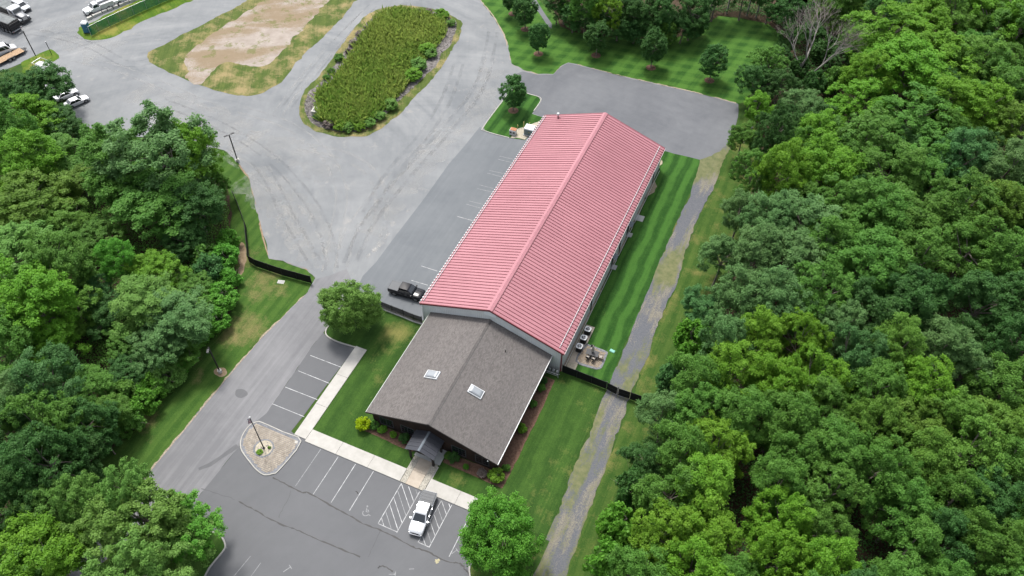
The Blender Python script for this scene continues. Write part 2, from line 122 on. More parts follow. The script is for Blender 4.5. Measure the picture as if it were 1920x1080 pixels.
TREES = [
 (37.77, 92.08, 2.67, 5, 3, 1.9, 'B', 't', "bright green tree, first from the path in the right wood's first row down", 'trees of the right-hand wood'),
 (40.39, 99.6, 2.97, 5, 6, 3.01, 'K', 't', "dark green tree, second from the path in the right wood's first row down", 'trees of the right-hand wood'),
 (45.66, 94.73, 4.0, 5, 1, 0.42, 'S', 't', "muted grey-green tree, third from the path in the right wood's first row down", 'trees of the right-hand wood'),
 (55.51, 103.74, 4.67, 8.5, 6, 3.45, 'B', 't', "bright green tree, fourth from the path in the right wood's first row down", 'trees of the right-hand wood'),
 (55.74, 119.35, 6.84, 8.5, 4, 5.03, 'B', 't', "bright green tree, fifth from the path in the right wood's first row down", 'trees of the right-hand wood'),
 (61.5, 127.18, 6.02, 8.5, 0, 1.39, 'B', 't', "bright green tree, sixth from the path in the right wood's first row down", 'trees of the right-hand wood'),
 (68.16, 133.41, 6.09, 8.5, 8, 2.26, 'O', 't', "olive green tree, seventh from the path in the right wood's first row down", 'trees of the right-hand wood'),
 (74.25, 133.97, 6.04, 8.5, 2, 5.19, 'B', 't', "bright green tree, eighth from the path in the right wood's first row down", 'trees of the right-hand wood'),
 (79.82, 132.22, 5.36, 8.5, 4, 1.35, 'M', 't', "mid green tree, ninth from the path in the right wood's first row down", 'trees of the right-hand wood'),
 (37.47, 81.44, 2.78, 5, 0, 5.21, 'M', 't', "mid green tree, first from the path in the right wood's second row down", 'trees of the right-hand wood'),
 (41.58, 79.69, 3.51, 8.5, 4, 5.03, 'K', 't', "dark green tree, second from the path in the right wood's second row down", 'trees of the right-hand wood'),
 (49.67, 85.33, 4.41, 7, 3, 1.04, 'B', 't', "bright green tree, third from the path in the right wood's second row down", 'trees of the right-hand wood'),
 (54.54, 95.81, 5.0, 7, 4, 3.94, 'B', 't', "bright green tree, fourth from the path in the right wood's second row down", 'trees of the right-hand wood'),
 (60.59, 107.85, 6.5, 8.5, 5, 0.54, 'B', 't', "bright green tree, fifth from the path in the right wood's second row down", 'trees of the right-hand wood'),
 (66.53, 116.2, 6.3, 8.5, 9, 2.12, 'B', 't', "bright green tree, sixth from the path in the right wood's second row down", 'trees of the right-hand wood'),
 (73.67, 117.47, 5.69, 8.5, 6, 3.18, 'O', 't', "olive green tree, seventh from the path in the right wood's second row down", 'trees of the right-hand wood'),
 (79.45, 114.45, 5.57, 8.5, 2, 1.55, 'M', 't', "mid green tree, eighth from the path in the right wood's second row down", 'trees of the right-hand wood'),
 (40.86, 71.17, 3.03, 6, 4, 0.56, 'M', 't', "mid green tree, first from the path in the right wood's third row down", 'trees of the right-hand wood'),
 (46.05, 70.41, 4.43, 8.5, 8, 5.28, 'B', 't', "bright green tree, second from the path in the right wood's third row down", 'trees of the right-hand wood'),
 (52.01, 74.51, 5.45, 8.5, 0, 5.71, 'B', 't', "bright green tree, third from the path in the right wood's third row down", 'trees of the right-hand wood'),
 (57.73, 86.11, 5.36, 8.5, 9, 4.43, 'M', 't', "mid green tree, fourth from the path in the right wood's third row down", 'trees of the right-hand wood'),
 (63.48, 94.3, 6.12, 8.5, 4, 5.33, 'M', 't', "mid green tree, fifth from the path in the right wood's third row down", 'trees of the right-hand wood'),
 (69.57, 102.06, 5.6, 8.5, 8, 1.23, 'B', 't', "bright green tree, sixth from the path in the right wood's third row down", 'trees of the right-hand wood'),
 (75.92, 101.51, 5.32, 8.5, 6, 3.76, 'B', 't', "bright green tree, seventh from the path in the right wood's third row down", 'trees of the right-hand wood'),
 (81.3, 98.21, 4.99, 8.5, 6, 2.83, 'O', 't', "olive green tree, eighth from the path in the right wood's third row down", 'trees of the right-hand wood'),
 (41.58, 61.63, 3.48, 6, 3, 1.92, 'S', 't', "muted grey-green tree, first from the path in the right wood's fourth row down", 'trees of the right-hand wood'),
 (45.94, 59.47, 4.21, 8.5, 0, 0.51, 'S', 't', "muted grey-green tree, second from the path in the right wood's fourth row down", 'trees of the right-hand wood'),
 (51.41, 61.26, 5.13, 8.5, 7, 3.93, 'S', 't', "muted grey-green tree, third from the path in the right wood's fourth row down", 'trees of the right-hand wood'),
 (57.05, 67.04, 4.55, 8.5, 4, 3.26, 'M', 't', "mid green tree, fourth from the path in the right wood's fourth row down", 'trees of the right-hand wood'),
 (61.82, 78.16, 5.73, 8.5, 7, 4.4, 'M', 't', "mid green tree, fifth from the path in the right wood's fourth row down", 'trees of the right-hand wood'),
 (67.41, 81.37, 4.76, 8.5, 2, 6.26, 'M', 't', "mid green tree, sixth from the path in the right wood's fourth row down", 'trees of the right-hand wood'),
 (72.89, 86.76, 5.22, 8.5, 3, 0.42, 'T', 't', "blue-green tree, seventh from the path in the right wood's fourth row down", 'trees of the right-hand wood'),
 (79.17, 86.62, 4.96, 8.5, 3, 3.99, 'S', 't', "muted grey-green tree, eighth from the path in the right wood's fourth row down", 'trees of the right-hand wood'),
 (41.21, 49.97, 3.3, 6, 7, 1.74, 'S', 't', "muted grey-green tree, first from the path in the right wood's fifth row down", 'trees of the right-hand wood'),
 (45.6, 50.62, 4.04, 8.5, 5, 2.74, 'S', 't', "muted grey-green tree, second from the path in the right wood's fifth row down", 'trees of the right-hand wood'),
 (51.18, 51.91, 4.47, 8.5, 9, 2.01, 'S', 't', "muted grey-green tree, third from the path in the right wood's fifth row down", 'trees of the right-hand wood'),
 (56.28, 56.57, 4.34, 8.5, 8, 1.25, 'M', 't', "mid green tree, fourth from the path in the right wood's fifth row down", 'trees of the right-hand wood'),
 (61.26, 66.29, 4.87, 8.5, 5, 0.63, 'M', 't', "mid green tree, fifth from the path in the right wood's fifth row down", 'trees of the right-hand wood'),
 (66.3, 67.89, 5.05, 8.5, 0, 4.45, 'M', 't', "mid green tree, sixth from the path in the right wood's fifth row down", 'trees of the right-hand wood'),
 (72.61, 73.31, 4.73, 8.5, 4, 4.81, 'M', 't', "mid green tree, seventh from the path in the right wood's fifth row down", 'trees of the right-hand wood'),
 (78.48, 74.61, 4.51, 8.5, 9, 5.41, 'O', 't', "olive green tree, eighth from the path in the right wood's fifth row down", 'trees of the right-hand wood'),
 (83.05, 78.62, 4.27, 8.5, 1, 2.08, 'M', 't', "mid green tree, ninth from the path in the right wood's fifth row down", 'trees of the right-hand wood'),
 (41.42, 41.13, 3.01, 5, 2, 1.83, 'T', 't', "blue-green tree, first from the path in the right wood's sixth row down", 'trees of the right-hand wood'),
 (45.6, 41.5, 3.86, 8.5, 0, 0.27, 'S', 't', "muted grey-green tree, second from the path in the right wood's sixth row down", 'trees of the right-hand wood'),
 (50.71, 42.69, 4.1, 8.5, 1, 5.63, 'S', 't', "muted grey-green tree, third from the path in the right wood's sixth row down", 'trees of the right-hand wood'),
 (55.68, 46.53, 4.13, 8.5, 4, 4.62, 'M', 't', "mid green tree, fourth from the path in the right wood's sixth row down", 'trees of the right-hand wood'),
 (61.55, 55.36, 4.89, 8.5, 5, 0.11, 'M', 't', "mid green tree, fifth from the path in the right wood's sixth row down", 'trees of the right-hand wood'),
 (68.1, 58.26, 4.62, 8.5, 4, 2.02, 'M', 't', "mid green tree, sixth from the path in the right wood's sixth row down", 'trees of the right-hand wood'),
 (74.85, 63.63, 4.68, 8.5, 2, 4.87, 'M', 't', "mid green tree, seventh from the path in the right wood's sixth row down", 'trees of the right-hand wood'),
 (80.78, 65.08, 4.29, 8.5, 6, 5.41, 'M', 't', "mid green tree, eighth from the path in the right wood's sixth row down", 'trees of the right-hand wood'),
 (41.51, 35.01, 2.93, 4, 9, 4.27, 'G', 's', "fresh green tree, first from the path in the right wood's seventh row down", 'trees of the right-hand wood'),
 (45.19, 32.98, 3.45, 8.5, 1, 1.84, 'S', 't', "muted grey-green tree, second from the path in the right wood's seventh row down", 'trees of the right-hand wood'),
 (50.52, 34.85, 3.93, 8.5, 3, 5.61, 'Y', 't', "yellow-green tree, third from the path in the right wood's seventh row down", 'trees of the right-hand wood'),
 (55.3, 36.48, 3.68, 8.5, 4, 0.86, 'B', 't', "bright green tree, fourth from the path in the right wood's seventh row down", 'trees of the right-hand wood'),
 (59.53, 41.37, 3.74, 8.5, 6, 3.76, 'S', 't', "muted grey-green tree, fifth from the path in the right wood's seventh row down", 'trees of the right-hand wood'),
 (63.76, 47.42, 4.67, 8.5, 2, 2.08, 'K', 't', "dark green tree, sixth from the path in the right wood's seventh row down", 'trees of the right-hand wood'),
 (68.57, 50.09, 4.26, 8.5, 0, 2.28, 'K', 't', "dark green tree, seventh from the path in the right wood's seventh row down", 'trees of the right-hand wood'),
 (77.67, 53.6, 4.42, 8.5, 7, 1.06, 'K', 't', "dark green tree, eighth from the path in the right wood's seventh row down", 'trees of the right-hand wood'),
 (83.21, 57.13, 3.85, 8.5, 5, 6.26, 'K', 't', "dark green tree, ninth from the path in the right wood's seventh row down", 'trees of the right-hand wood'),
 (40.8, 27.14, 2.65, 4, 9, 0.61, 'T', 's', "blue-green tree, first from the path in the right wood's eighth row down", 'trees of the right-hand wood'),
 (43.89, 26.14, 3.33, 8.5, 3, 2.66, 'M', 't', "mid green tree, second from the path in the right wood's eighth row down", 'trees of the right-hand wood'),
 (48.2, 28.52, 3.82, 8.5, 3, 0.71, 'Y', 't', "yellow-green tree, third from the path in the right wood's eighth row down", 'trees of the right-hand wood'),
 (53.16, 29.32, 3.95, 8.5, 0, 0.35, 'B', 't', "bright green tree, fourth from the path in the right wood's eighth row down", 'trees of the right-hand wood'),
 (58.01, 31.47, 3.56, 8.5, 2, 3.74, 'B', 't', "bright green tree, fifth from the path in the right wood's eighth row down", 'trees of the right-hand wood'),
 (62.73, 36.86, 3.86, 8.5, 2, 3.81, 'T', 't', "blue-green tree, sixth from the path in the right wood's eighth row down", 'trees of the right-hand wood'),
 (67.4, 41.36, 3.75, 8.5, 8, 3.08, 'O', 't', "olive green tree, seventh from the path in the right wood's eighth row down", 'trees of the right-hand wood'),
 (72.4, 43.58, 4.08, 8.5, 3, 2.02, 'S', 't', "muted grey-green tree, eighth from the path in the right wood's eighth row down", 'trees of the right-hand wood'),
 (82.44, 47.54, 3.66, 8.5, 0, 0.77, 'K', 't', "dark green tree, ninth from the path in the right wood's eighth row down", 'trees of the right-hand wood'),
 (41.6, 19.18, 3.28, 6, 8, 1.84, 'S', 't', "muted grey-green tree, first from the path in the right wood's ninth row down", 'trees of the right-hand wood'),
 (45.55, 20.58, 3.68, 8.5, 6, 4.09, 'M', 't', "mid green tree, second from the path in the right wood's ninth row down", 'trees of the right-hand wood'),
 (50.13, 22.6, 3.99, 8.5, 3, 3.0, 'M', 't', "mid green tree, third from the path in the right wood's ninth row down", 'trees of the right-hand wood'),
 (55.12, 23.95, 3.66, 8.5, 3, 2.76, 'M', 't', "mid green tree, fourth from the path in the right wood's ninth row down", 'trees of the right-hand wood'),
 (60.16, 27.05, 3.53, 8.5, 7, 0.23, 'M', 't', "mid green tree, fifth from the path in the right wood's ninth row down", 'trees of the right-hand wood'),
 (65.79, 32.19, 3.89, 8.5, 6, 2.79, 'M', 't', "mid green tree, sixth from the path in the right wood's ninth row down", 'trees of the right-hand wood'),
 (71.12, 35.46, 4.38, 8.5, 6, 5.22, 'B', 't', "bright green tree, seventh from the path in the right wood's ninth row down", 'trees of the right-hand wood'),
 (76.36, 41.01, 3.67, 8.5, 7, 1.18, 'S', 't', "muted grey-green tree, eighth from the path in the right wood's ninth row down", 'trees of the right-hand wood'),
 (81.05, 39.87, 4.07, 8.5, 0, 1.6, 'M', 't', "mid green tree, ninth from the path in the right wood's ninth row down", 'trees of the right-hand wood'),
 (40.99, 13.96, 2.76, 5, 3, 3.3, 'K', 't', "dark green tree, first from the path in the right wood's tenth row down", 'trees of the right-hand wood'),
 (44.84, 13.98, 3.55, 8.5, 3, 2.62, 'M', 't', "mid green tree, second from the path in the right wood's tenth row down", 'trees of the right-hand wood'),
 (49.59, 15.68, 4.06, 8.5, 4, 0.89, 'Y', 't', "yellow-green tree, third from the path in the right wood's tenth row down", 'trees of the right-hand wood'),
 (57.69, 20.48, 3.57, 8.5, 0, 5.6, 'M', 't', "mid green tree, fourth from the path in the right wood's tenth row down", 'trees of the right-hand wood'),
 (62.13, 21.24, 3.54, 8.5, 5, 3.55, 'M', 't', "mid green tree, fifth from the path in the right wood's tenth row down", 'trees of the right-hand wood'),
 (66.24, 26.34, 3.46, 8.5, 9, 2.53, 'O', 't', "olive green tree, sixth from the path in the right wood's tenth row down", 'trees of the right-hand wood'),
 (70.42, 29.45, 3.94, 8.5, 0, 3.1, 'O', 't', "olive green tree, seventh from the path in the right wood's tenth row down", 'trees of the right-hand wood'),
 (75.32, 32.48, 3.81, 8.5, 1, 2.7, 'O', 't', "olive green tree, eighth from the path in the right wood's tenth row down", 'trees of the right-hand wood'),
 (80.37, 33.44, 3.78, 8.5, 9, 5.65, 'O', 't', "olive green tree, ninth from the path in the right wood's tenth row down", 'trees of the right-hand wood'),
 (40.47, 9.41, 2.41, 4, 2, 2.11, 'K', 's', "dark green tree, first from the path in the right wood's eleventh row down", 'trees of the right-hand wood'),
 (44.78, 8.49, 3.72, 8.5, 7, 5.02, 'M', 't', "mid green tree, second from the path in the right wood's eleventh row down", 'trees of the right-hand wood'),
 (49.52, 9.83, 3.56, 8.5, 5, 5.12, 'Y', 't', "yellow-green tree, third from the path in the right wood's eleventh row down", 'trees of the right-hand wood'),
 (57.46, 14.48, 3.16, 8.5, 8, 1.35, 'M', 't', "mid green tree, fourth from the path in the right wood's eleventh row down", 'trees of the right-hand wood'),
 (62.09, 15.77, 3.71, 8.5, 4, 2.13, 'M', 't', "mid green tree, fifth from the path in the right wood's eleventh row down", 'trees of the right-hand wood'),
 (66.71, 20.5, 3.77, 8.5, 6, 6.01, 'M', 't', "mid green tree, sixth from the path in the right wood's eleventh row down", 'trees of the right-hand wood'),
 (71.6, 24.24, 3.66, 8.5, 1, 5.39, 'O', 't', "olive green tree, seventh from the path in the right wood's eleventh row down", 'trees of the right-hand wood'),
 (76.65, 27.27, 3.98, 8.5, 4, 6.04, 'O', 't', "olive green tree, eighth from the path in the right wood's eleventh row down", 'trees of the right-hand wood'),
 (81.82, 28.36, 3.66, 8.5, 3, 0.28, 'M', 't', "mid green tree, ninth from the path in the right wood's eleventh row down", 'trees of the right-hand wood'),
 (40.71, 3.74, 2.91, 4, 9, 0.8, 'G', 's', "fresh green tree, first from the path in the right wood's twelfth row down", 'trees of the right-hand wood'),
 (45.48, 2.97, 3.79, 8.5, 4, 4.19, 'Y', 't', "yellow-green tree, second from the path in the right wood's twelfth row down", 'trees of the right-hand wood'),
 (49.82, 4.89, 3.31, 8.5, 0, 5.46, 'Y', 't', "yellow-green tree, third from the path in the right wood's twelfth row down", 'trees of the right-hand wood'),
 (57.61, 9.75, 3.34, 8.5, 7, 3.57, 'B', 't', "bright green tree, fourth from the path in the right wood's twelfth row down", 'trees of the right-hand wood'),
 (62.68, 10.58, 3.45, 8.5, 6, 5.82, 'M', 't', "mid green tree, fifth from the path in the right wood's twelfth row down", 'trees of the right-hand wood'),
 (70.84, 17.05, 3.8, 8.5, 3, 5.01, 'M', 't', "mid green tree, sixth from the path in the right wood's twelfth row down", 'trees of the right-hand wood'),
 (75.65, 20.28, 3.54, 8.5, 3, 5.79, 'M', 't', "mid green tree, seventh from the path in the right wood's twelfth row down", 'trees of the right-hand wood'),
 (80.57, 22.46, 3.54, 8.5, 0, 3.83, 'K', 't', "dark green tree, eighth from the path in the right wood's twelfth row down", 'trees of the right-hand wood'),
 (41.11, -1.28, 2.68, 4, 4, 0.73, 'G', 's', "fresh green tree, first from the path in the right wood's thirteenth row down", 'trees of the right-hand wood'),
 (45.77, -2.01, 3.34, 8.5, 6, 5.51, 'M', 't', "mid green tree, second from the path in the right wood's thirteenth row down", 'trees of the right-hand wood'),
 (49.86, -0.2, 3.6, 8.5, 8, 0.34, 'B', 't', "bright green tree, third from the path in the right wood's thirteenth row down", 'trees of the right-hand wood'),
 (54.37, 1.14, 3.19, 8.5, 3, 1.02, 'M', 't', "mid green tree, fourth from the path in the right wood's thirteenth row down", 'trees of the right-hand wood'),
 (58.4, 4.57, 3.36, 8.5, 9, 2.08, 'B', 't', "bright green tree, fifth from the path in the right wood's thirteenth row down", 'trees of the right-hand wood'),
 (62.96, 5.59, 3.34, 8.5, 8, 4.86, 'B', 't', "bright green tree, sixth from the path in the right wood's thirteenth row down", 'trees of the right-hand wood'),
 (71.48, 11.37, 3.52, 8.5, 7, 5.75, 'M', 't', "mid green tree, seventh from the path in the right wood's thirteenth row down", 'trees of the right-hand wood'),
 (76.09, 14.77, 3.28, 8.5, 7, 0.17, 'K', 't', "dark green tree, eighth from the path in the right wood's thirteenth row down", 'trees of the right-hand wood'),
 (80.58, 16.41, 3.54, 8.5, 0, 4.37, 'M', 't', "mid green tree, ninth from the path in the right wood's thirteenth row down", 'trees of the right-hand wood'),
 (84.72, 20.33, 3.11, 8.5, 1, 3.07, 'M', 't', "mid green tree, tenth from the path in the right wood's thirteenth row down", 'trees of the right-hand wood'),
 (45.25, -7.02, 2.91, 8.5, 4, 3.82, 'M', 't', "mid green tree, first from the path in the right wood's fourteenth row down", 'trees of the right-hand wood'),
 (49.64, -5.69, 3.22, 8.5, 2, 0.26, 'M', 't', "mid green tree, second from the path in the right wood's fourteenth row down", 'trees of the right-hand wood'),
 (53.7, -3.28, 3.23, 8.5, 1, 4.82, 'B', 't', "bright green tree, third from the path in the right wood's fourteenth row down", 'trees of the right-hand wood'),
 (57.93, -1.41, 3.23, 8.5, 8, 5.68, 'M', 't', "mid green tree, fourth from the path in the right wood's fourteenth row down", 'trees of the right-hand wood'),
 (62.27, -0.11, 3.22, 8.5, 4, 5.26, 'M', 't', "mid green tree, fifth from the path in the right wood's fourteenth row down", 'trees of the right-hand wood'),
 (66.92, 2.56, 3.23, 8.5, 1, 0.53, 'K', 't', "dark green tree, sixth from the path in the right wood's fourteenth row down", 'trees of the right-hand wood'),
 (71.62, 5.26, 3.38, 8.5, 8, 2.85, 'M', 't', "mid green tree, seventh from the path in the right wood's fourteenth row down", 'trees of the right-hand wood'),
 (76.84, 8.82, 3.28, 8.5, 3, 4.94, 'M', 't', "mid green tree, eighth from the path in the right wood's fourteenth row down", 'trees of the right-hand wood'),
 (82.21, 11.2, 3.28, 8.5, 4, 2.44, 'M', 't', "mid green tree, ninth from the path in the right wood's fourteenth row down", 'trees of the right-hand wood'),
 (-85.78, 41.11, 5.38, 6, 7, 5.37, 'K', 't', "dark green tree, first from the right in the left wood's first row down", 'trees of the left-hand wood'),
 (-87.71, 37.48, 4.96, 7, 6, 0.6, 'K', 't', "dark green tree, second from the right in the left wood's first row down", 'trees of the left-hand wood'),
 (-79.07, 27.41, 4.96, 8.5, 1, 5.75, 'M', 't', "mid green tree, third from the right in the left wood's first row down", 'trees of the left-hand wood'),
 (-77.56, 35.43, 3.71, 4, 5, 3.22, 'K', 't', "dark green tree, first from the right in the left wood's second row down", 'trees of the left-hand wood'),
 (-71.78, 27.2, 4.8, 4, 6, 2.61, 'M', 't', "mid green tree, second from the right in the left wood's second row down", 'trees of the left-hand wood'),
 (-80.94, 33.31, 4.52, 6, 7, 0.42, 'B', 't', "bright green tree, third from the right in the left wood's second row down", 'trees of the left-hand wood'),
 (-71.93, 22.16, 5.48, 8.5, 3, 4.0, 'B', 't', "bright green tree, fourth from the right in the left wood's second row down", 'trees of the left-hand wood'),
 (-41.11, 33.21, 2.21, 5, 7, 2.65, 'M', 't', "mid green tree, first from the right in the left wood's third row down", 'trees of the left-hand wood'),
 (-44.52, 34.73, 4.01, 8, 8, 1.05, 'B', 't', "bright green tree, second from the right in the left wood's third row down", 'trees of the left-hand wood'),
 (-46.59, 30.28, 7.57, 11, 2, 1.11, 'S', 't', "muted grey-green tree, third from the right in the left wood's third row down", 'trees of the left-hand wood'),
 (-54.42, 28.06, 6.08, 10, 2, 2.05, 'M', 't', "mid green tree, fourth from the right in the left wood's third row down", 'trees of the left-hand wood'),
 (-39.0, 26.42, 4.45, 6, 5, 1.62, 'K', 't', "dark green tree, first from the right in the left wood's fourth row down", 'trees of the left-hand wood'),
 (-44.34, 24.26, 6.35, 7, 0, 4.46, 'M', 't', "mid green tree, second from the right in the left wood's fourth row down", 'trees of the left-hand wood'),
 (-50.7, 23.47, 4.47, 7, 0, 4.07, 'M', 't', "mid green tree, third from the right in the left wood's fourth row down", 'trees of the left-hand wood'),
 (-62.94, 24.85, 4.09, 3, 1, 3.42, 'O', 't', "olive green tree, fourth from the right in the left wood's fourth row down", 'trees of the left-hand wood'),
 (-38.53, 21.54, 3.06, 4, 7, 4.94, 'K', 't', "dark green tree, first from the right in the left wood's fifth row down", 'trees of the left-hand wood'),
 (-51.42, 17.1, 3.84, 4, 9, 3.04, 'M', 't', "mid green tree, second from the right in the left wood's fifth row down", 'trees of the left-hand wood'),
 (-58.07, 16.53, 4.3, 3, 1, 3.27, 'O', 't', "olive green tree, third from the right in the left wood's fifth row down", 'trees of the left-hand wood'),
 (-64.22, 17.0, 6.07, 5, 6, 5.32, 'O', 't', "olive green tree, fourth from the right in the left wood's fifth row down", 'trees of the left-hand wood'),
 (-70.37, 15.64, 4.93, 5, 5, 1.44, 'B', 't', "bright green tree, fifth from the right in the left wood's fifth row down", 'trees of the left-hand wood'),
 (-28.78, 19.49, 1.88, 1.6, 2, 6.19, 'G', 's', "fresh green bush, first from the right in the left wood's sixth row down", 'trees of the left-hand wood'),
 (-34.05, 26.05, 1.96, 1.6, 0, 4.25, 'G', 's', "fresh green bush, second from the right in the left wood's sixth row down", 'trees of the left-hand wood'),
 (-32.02, 22.64, 2.5, 2, 9, 5.7, 'G', 's', "fresh green bush, third from the right in the left wood's sixth row down", 'trees of the left-hand wood'),
 (-31.94, 19.05, 2.45, 2.5, 8, 5.73, 'T', 's', "blue-green bush, fourth from the right in the left wood's sixth row down", 'trees of the left-hand wood'),
 (-34.74, 21.23, 2.49, 2.2, 7, 4.91, 'M', 's', "mid green bush, fifth from the right in the left wood's sixth row down", 'trees of the left-hand wood'),
 (-37.38, 13.59, 3.84, 5, 9, 1.92, 'B', 't', "bright green tree, sixth from the right in the left wood's sixth row down", 'trees of the left-hand wood'),
 (-42.55, 12.71, 3.11, 6, 8, 4.94, 'G', 't', "fresh green tree, seventh from the right in the left wood's sixth row down", 'trees of the left-hand wood'),
 (-44.61, 7.22, 3.44, 4, 9, 3.88, 'T', 't', "blue-green tree, eighth from the right in the left wood's sixth row down", 'trees of the left-hand wood'),
 (-48.55, 7.56, 5.15, 8.5, 6, 0.88, 'M', 't', "mid green tree, ninth from the right in the left wood's sixth row down", 'trees of the left-hand wood'),
 (-54.21, 6.22, 5.36, 8.5, 9, 2.27, 'N', 't', "soft light green tree, tenth from the right in the left wood's sixth row down", 'trees of the left-hand wood'),
 (-27.17, 14.88, 2.93, 2.2, 5, 0.84, 'G', 's', "fresh green bush, first from the right in the left wood's seventh row down", 'trees of the left-hand wood'),
 (-28.23, 12.11, 2.53, 2.2, 1, 3.8, 'N', 's', "soft light green bush, second from the right in the left wood's seventh row down", 'trees of the left-hand wood'),
 (-31.04, 14.17, 3.11, 3, 9, 1.12, 'M', 't', "mid green tree, third from the right in the left wood's seventh row down", 'trees of the left-hand wood'),
 (-26.87, 7.2, 4.81, 6, 5, 1.24, 'S', 't', "muted grey-green tree, fourth from the right in the left wood's seventh row down", 'trees of the left-hand wood'),
 (-31.52, 6.95, 5.0, 7, 5, 4.24, 'N', 't', "soft light green tree, fifth from the right in the left wood's seventh row down", 'trees of the left-hand wood'),
 (-38.79, 4.72, 3.53, 4, 1, 0.48, 'K', 't', "dark green tree, sixth from the right in the left wood's seventh row down", 'trees of the left-hand wood'),
 (-42.29, 3.05, 3.83, 6, 2, 2.07, 'O', 't', "olive green tree, seventh from the right in the left wood's seventh row down", 'trees of the left-hand wood'),
 (-43.33, -0.69, 4.72, 8.5, 5, 2.05, 'B', 't', "bright green tree, eighth from the right in the left wood's seventh row down", 'trees of the left-hand wood'),
 (-48.56, -1.42, 4.93, 8.5, 4, 5.55, 'B', 't', "bright green tree, ninth from the right in the left wood's seventh row down", 'trees of the left-hand wood'),
 (-25.41, 11.46, 2.34, 1.8, 9, 0.13, 'G', 's', "fresh green bush, first from the right in the left wood's eighth row down", 'trees of the left-hand wood'),
 (-26.05, 8.09, 2.3, 1.8, 1, 5.03, 'G', 's', "fresh green bush, second from the right in the left wood's eighth row down", 'trees of the left-hand wood'),
 (-24.88, 5.53, 3.1, 4, 1, 1.0, 'M', 't', "mid green tree, third from the right in the left wood's eighth row down", 'trees of the left-hand wood'),
 (-27.32, 2.61, 3.55, 5, 9, 6.2, 'S', 't', "muted grey-green tree, fourth from the right in the left wood's eighth row down", 'trees of the left-hand wood'),
 (-33.76, 2.4, 2.95, 3, 9, 6.23, 'M', 't', "mid green tree, fifth from the right in the left wood's eighth row down", 'trees of the left-hand wood'),
 (-40.51, -4.05, 4.18, 6, 1, 4.77, 'B', 't', "bright green tree, sixth from the right in the left wood's eighth row down", 'trees of the left-hand wood'),
 (-42.79, -7.56, 4.06, 8.5, 1, 1.08, 'M', 't', "mid green tree, seventh from the right in the left wood's eighth row down", 'trees of the left-hand wood'),
 (-25.62, 3.63, 2.25, 1.8, 7, 4.24, 'G', 's', "fresh green bush, first from the right in the left wood's ninth row down", 'trees of the left-hand wood'),
 (-25.23, 0.3, 2.38, 2, 3, 3.88, 'N', 's', "soft light green bush, second from the right in the left wood's ninth row down", 'trees of the left-hand wood'),
 (-26.05, -1.89, 2.19, 1.8, 4, 5.36, 'G', 's', "fresh green bush, third from the right in the left wood's ninth row down", 'trees of the left-hand wood'),
 (-29.87, -1.01, 2.88, 3, 6, 5.53, 'K', 't', "dark green tree, fourth from the right in the left wood's ninth row down", 'trees of the left-hand wood'),
 (-31.21, -7.43, 3.56, 5, 3, 5.63, 'M', 't', "mid green tree, fifth from the right in the left wood's ninth row down", 'trees of the left-hand wood'),
 (-34.0, -9.34, 4.25, 8.5, 3, 1.94, 'T', 't', "blue-green tree, sixth from the right in the left wood's ninth row down", 'trees of the left-hand wood'),
 (-36.26, -12.61, 4.35, 8.5, 3, 4.68, 'S', 't', "muted grey-green tree, seventh from the right in the left wood's ninth row down", 'trees of the left-hand wood'),
 (-25.5, -4.67, 2.32, 2, 8, 3.94, 'G', 's', "fresh green bush, first from the right in the left wood's tenth row down", 'trees of the left-hand wood'),
 (-25.35, -7.86, 2.28, 2, 7, 5.65, 'M', 's', "mid green bush, second from the right in the left wood's tenth row down", 'trees of the left-hand wood'),
 (-28.46, -4.7, 2.5, 2.2, 6, 3.18, 'M', 's', "mid green bush, third from the right in the left wood's tenth row down", 'trees of the left-hand wood'),
 (-27.01, -8.56, 3.21, 4, 5, 1.78, 'M', 't', "mid green tree, fourth from the right in the left wood's tenth row down", 'trees of the left-hand wood'),
 (-27.26, -12.65, 3.56, 6, 6, 3.69, 'K', 't', "dark green tree, fifth from the right in the left wood's tenth row down", 'trees of the left-hand wood'),
 (-28.67, -15.31, 4.35, 8.5, 4, 1.15, 'M', 't', "mid green tree, sixth from the right in the left wood's tenth row down", 'trees of the left-hand wood'),
 (-32.35, -17.36, 3.89, 8.5, 8, 2.88, 'K', 't', "dark green tree, seventh from the right in the left wood's tenth row down", 'trees of the left-hand wood'),
 (-24.96, -11.9, 2.21, 3, 8, 3.86, 'K', 't', "dark green tree, first from the right in the left wood's eleventh row down", 'trees of the left-hand wood'),
 (-25.29, -15.81, 3.2, 5, 5, 2.54, 'K', 't', "dark green tree, second from the right in the left wood's eleventh row down", 'trees of the left-hand wood'),
 (-24.87, -19.67, 3.91, 8.5, 6, 3.91, 'K', 't', "dark green tree, third from the right in the left wood's eleventh row down", 'trees of the left-hand wood'),
 (-28.16, -21.9, 3.6, 8.5, 2, 3.21, 'K', 't', "dark green tree, fourth from the right in the left wood's eleventh row down", 'trees of the left-hand wood'),
 (-25.02, -25.38, 3.5, 8.5, 7, 6.12, 'K', 't', "dark green tree, fifth from the right in the left wood's eleventh row down", 'trees of the left-hand wood'),
 (-18.83, -31.35, 3.99, 8, 5, 3.79, 'N', 'f', 'soft light green tree on the bottom left kerbed island, first from the left', 'trees on the bottom left island'),
 (-23.6, -23.98, 3.27, 7, 4, 5.72, 'N', 'f', 'soft light green tree on the bottom left kerbed island, second from the left', 'trees on the bottom left island'),
 (-17.57, -27.46, 4.75, 8, 4, 3.04, 'B', 'f', 'bright green tree on the bottom left kerbed island, third from the left', 'trees on the bottom left island'),
 (-16.48, -23.73, 3.35, 7, 7, 5.61, 'N', 'f', 'soft light green tree on the bottom left kerbed island, fourth from the left', 'trees on the bottom left island'),
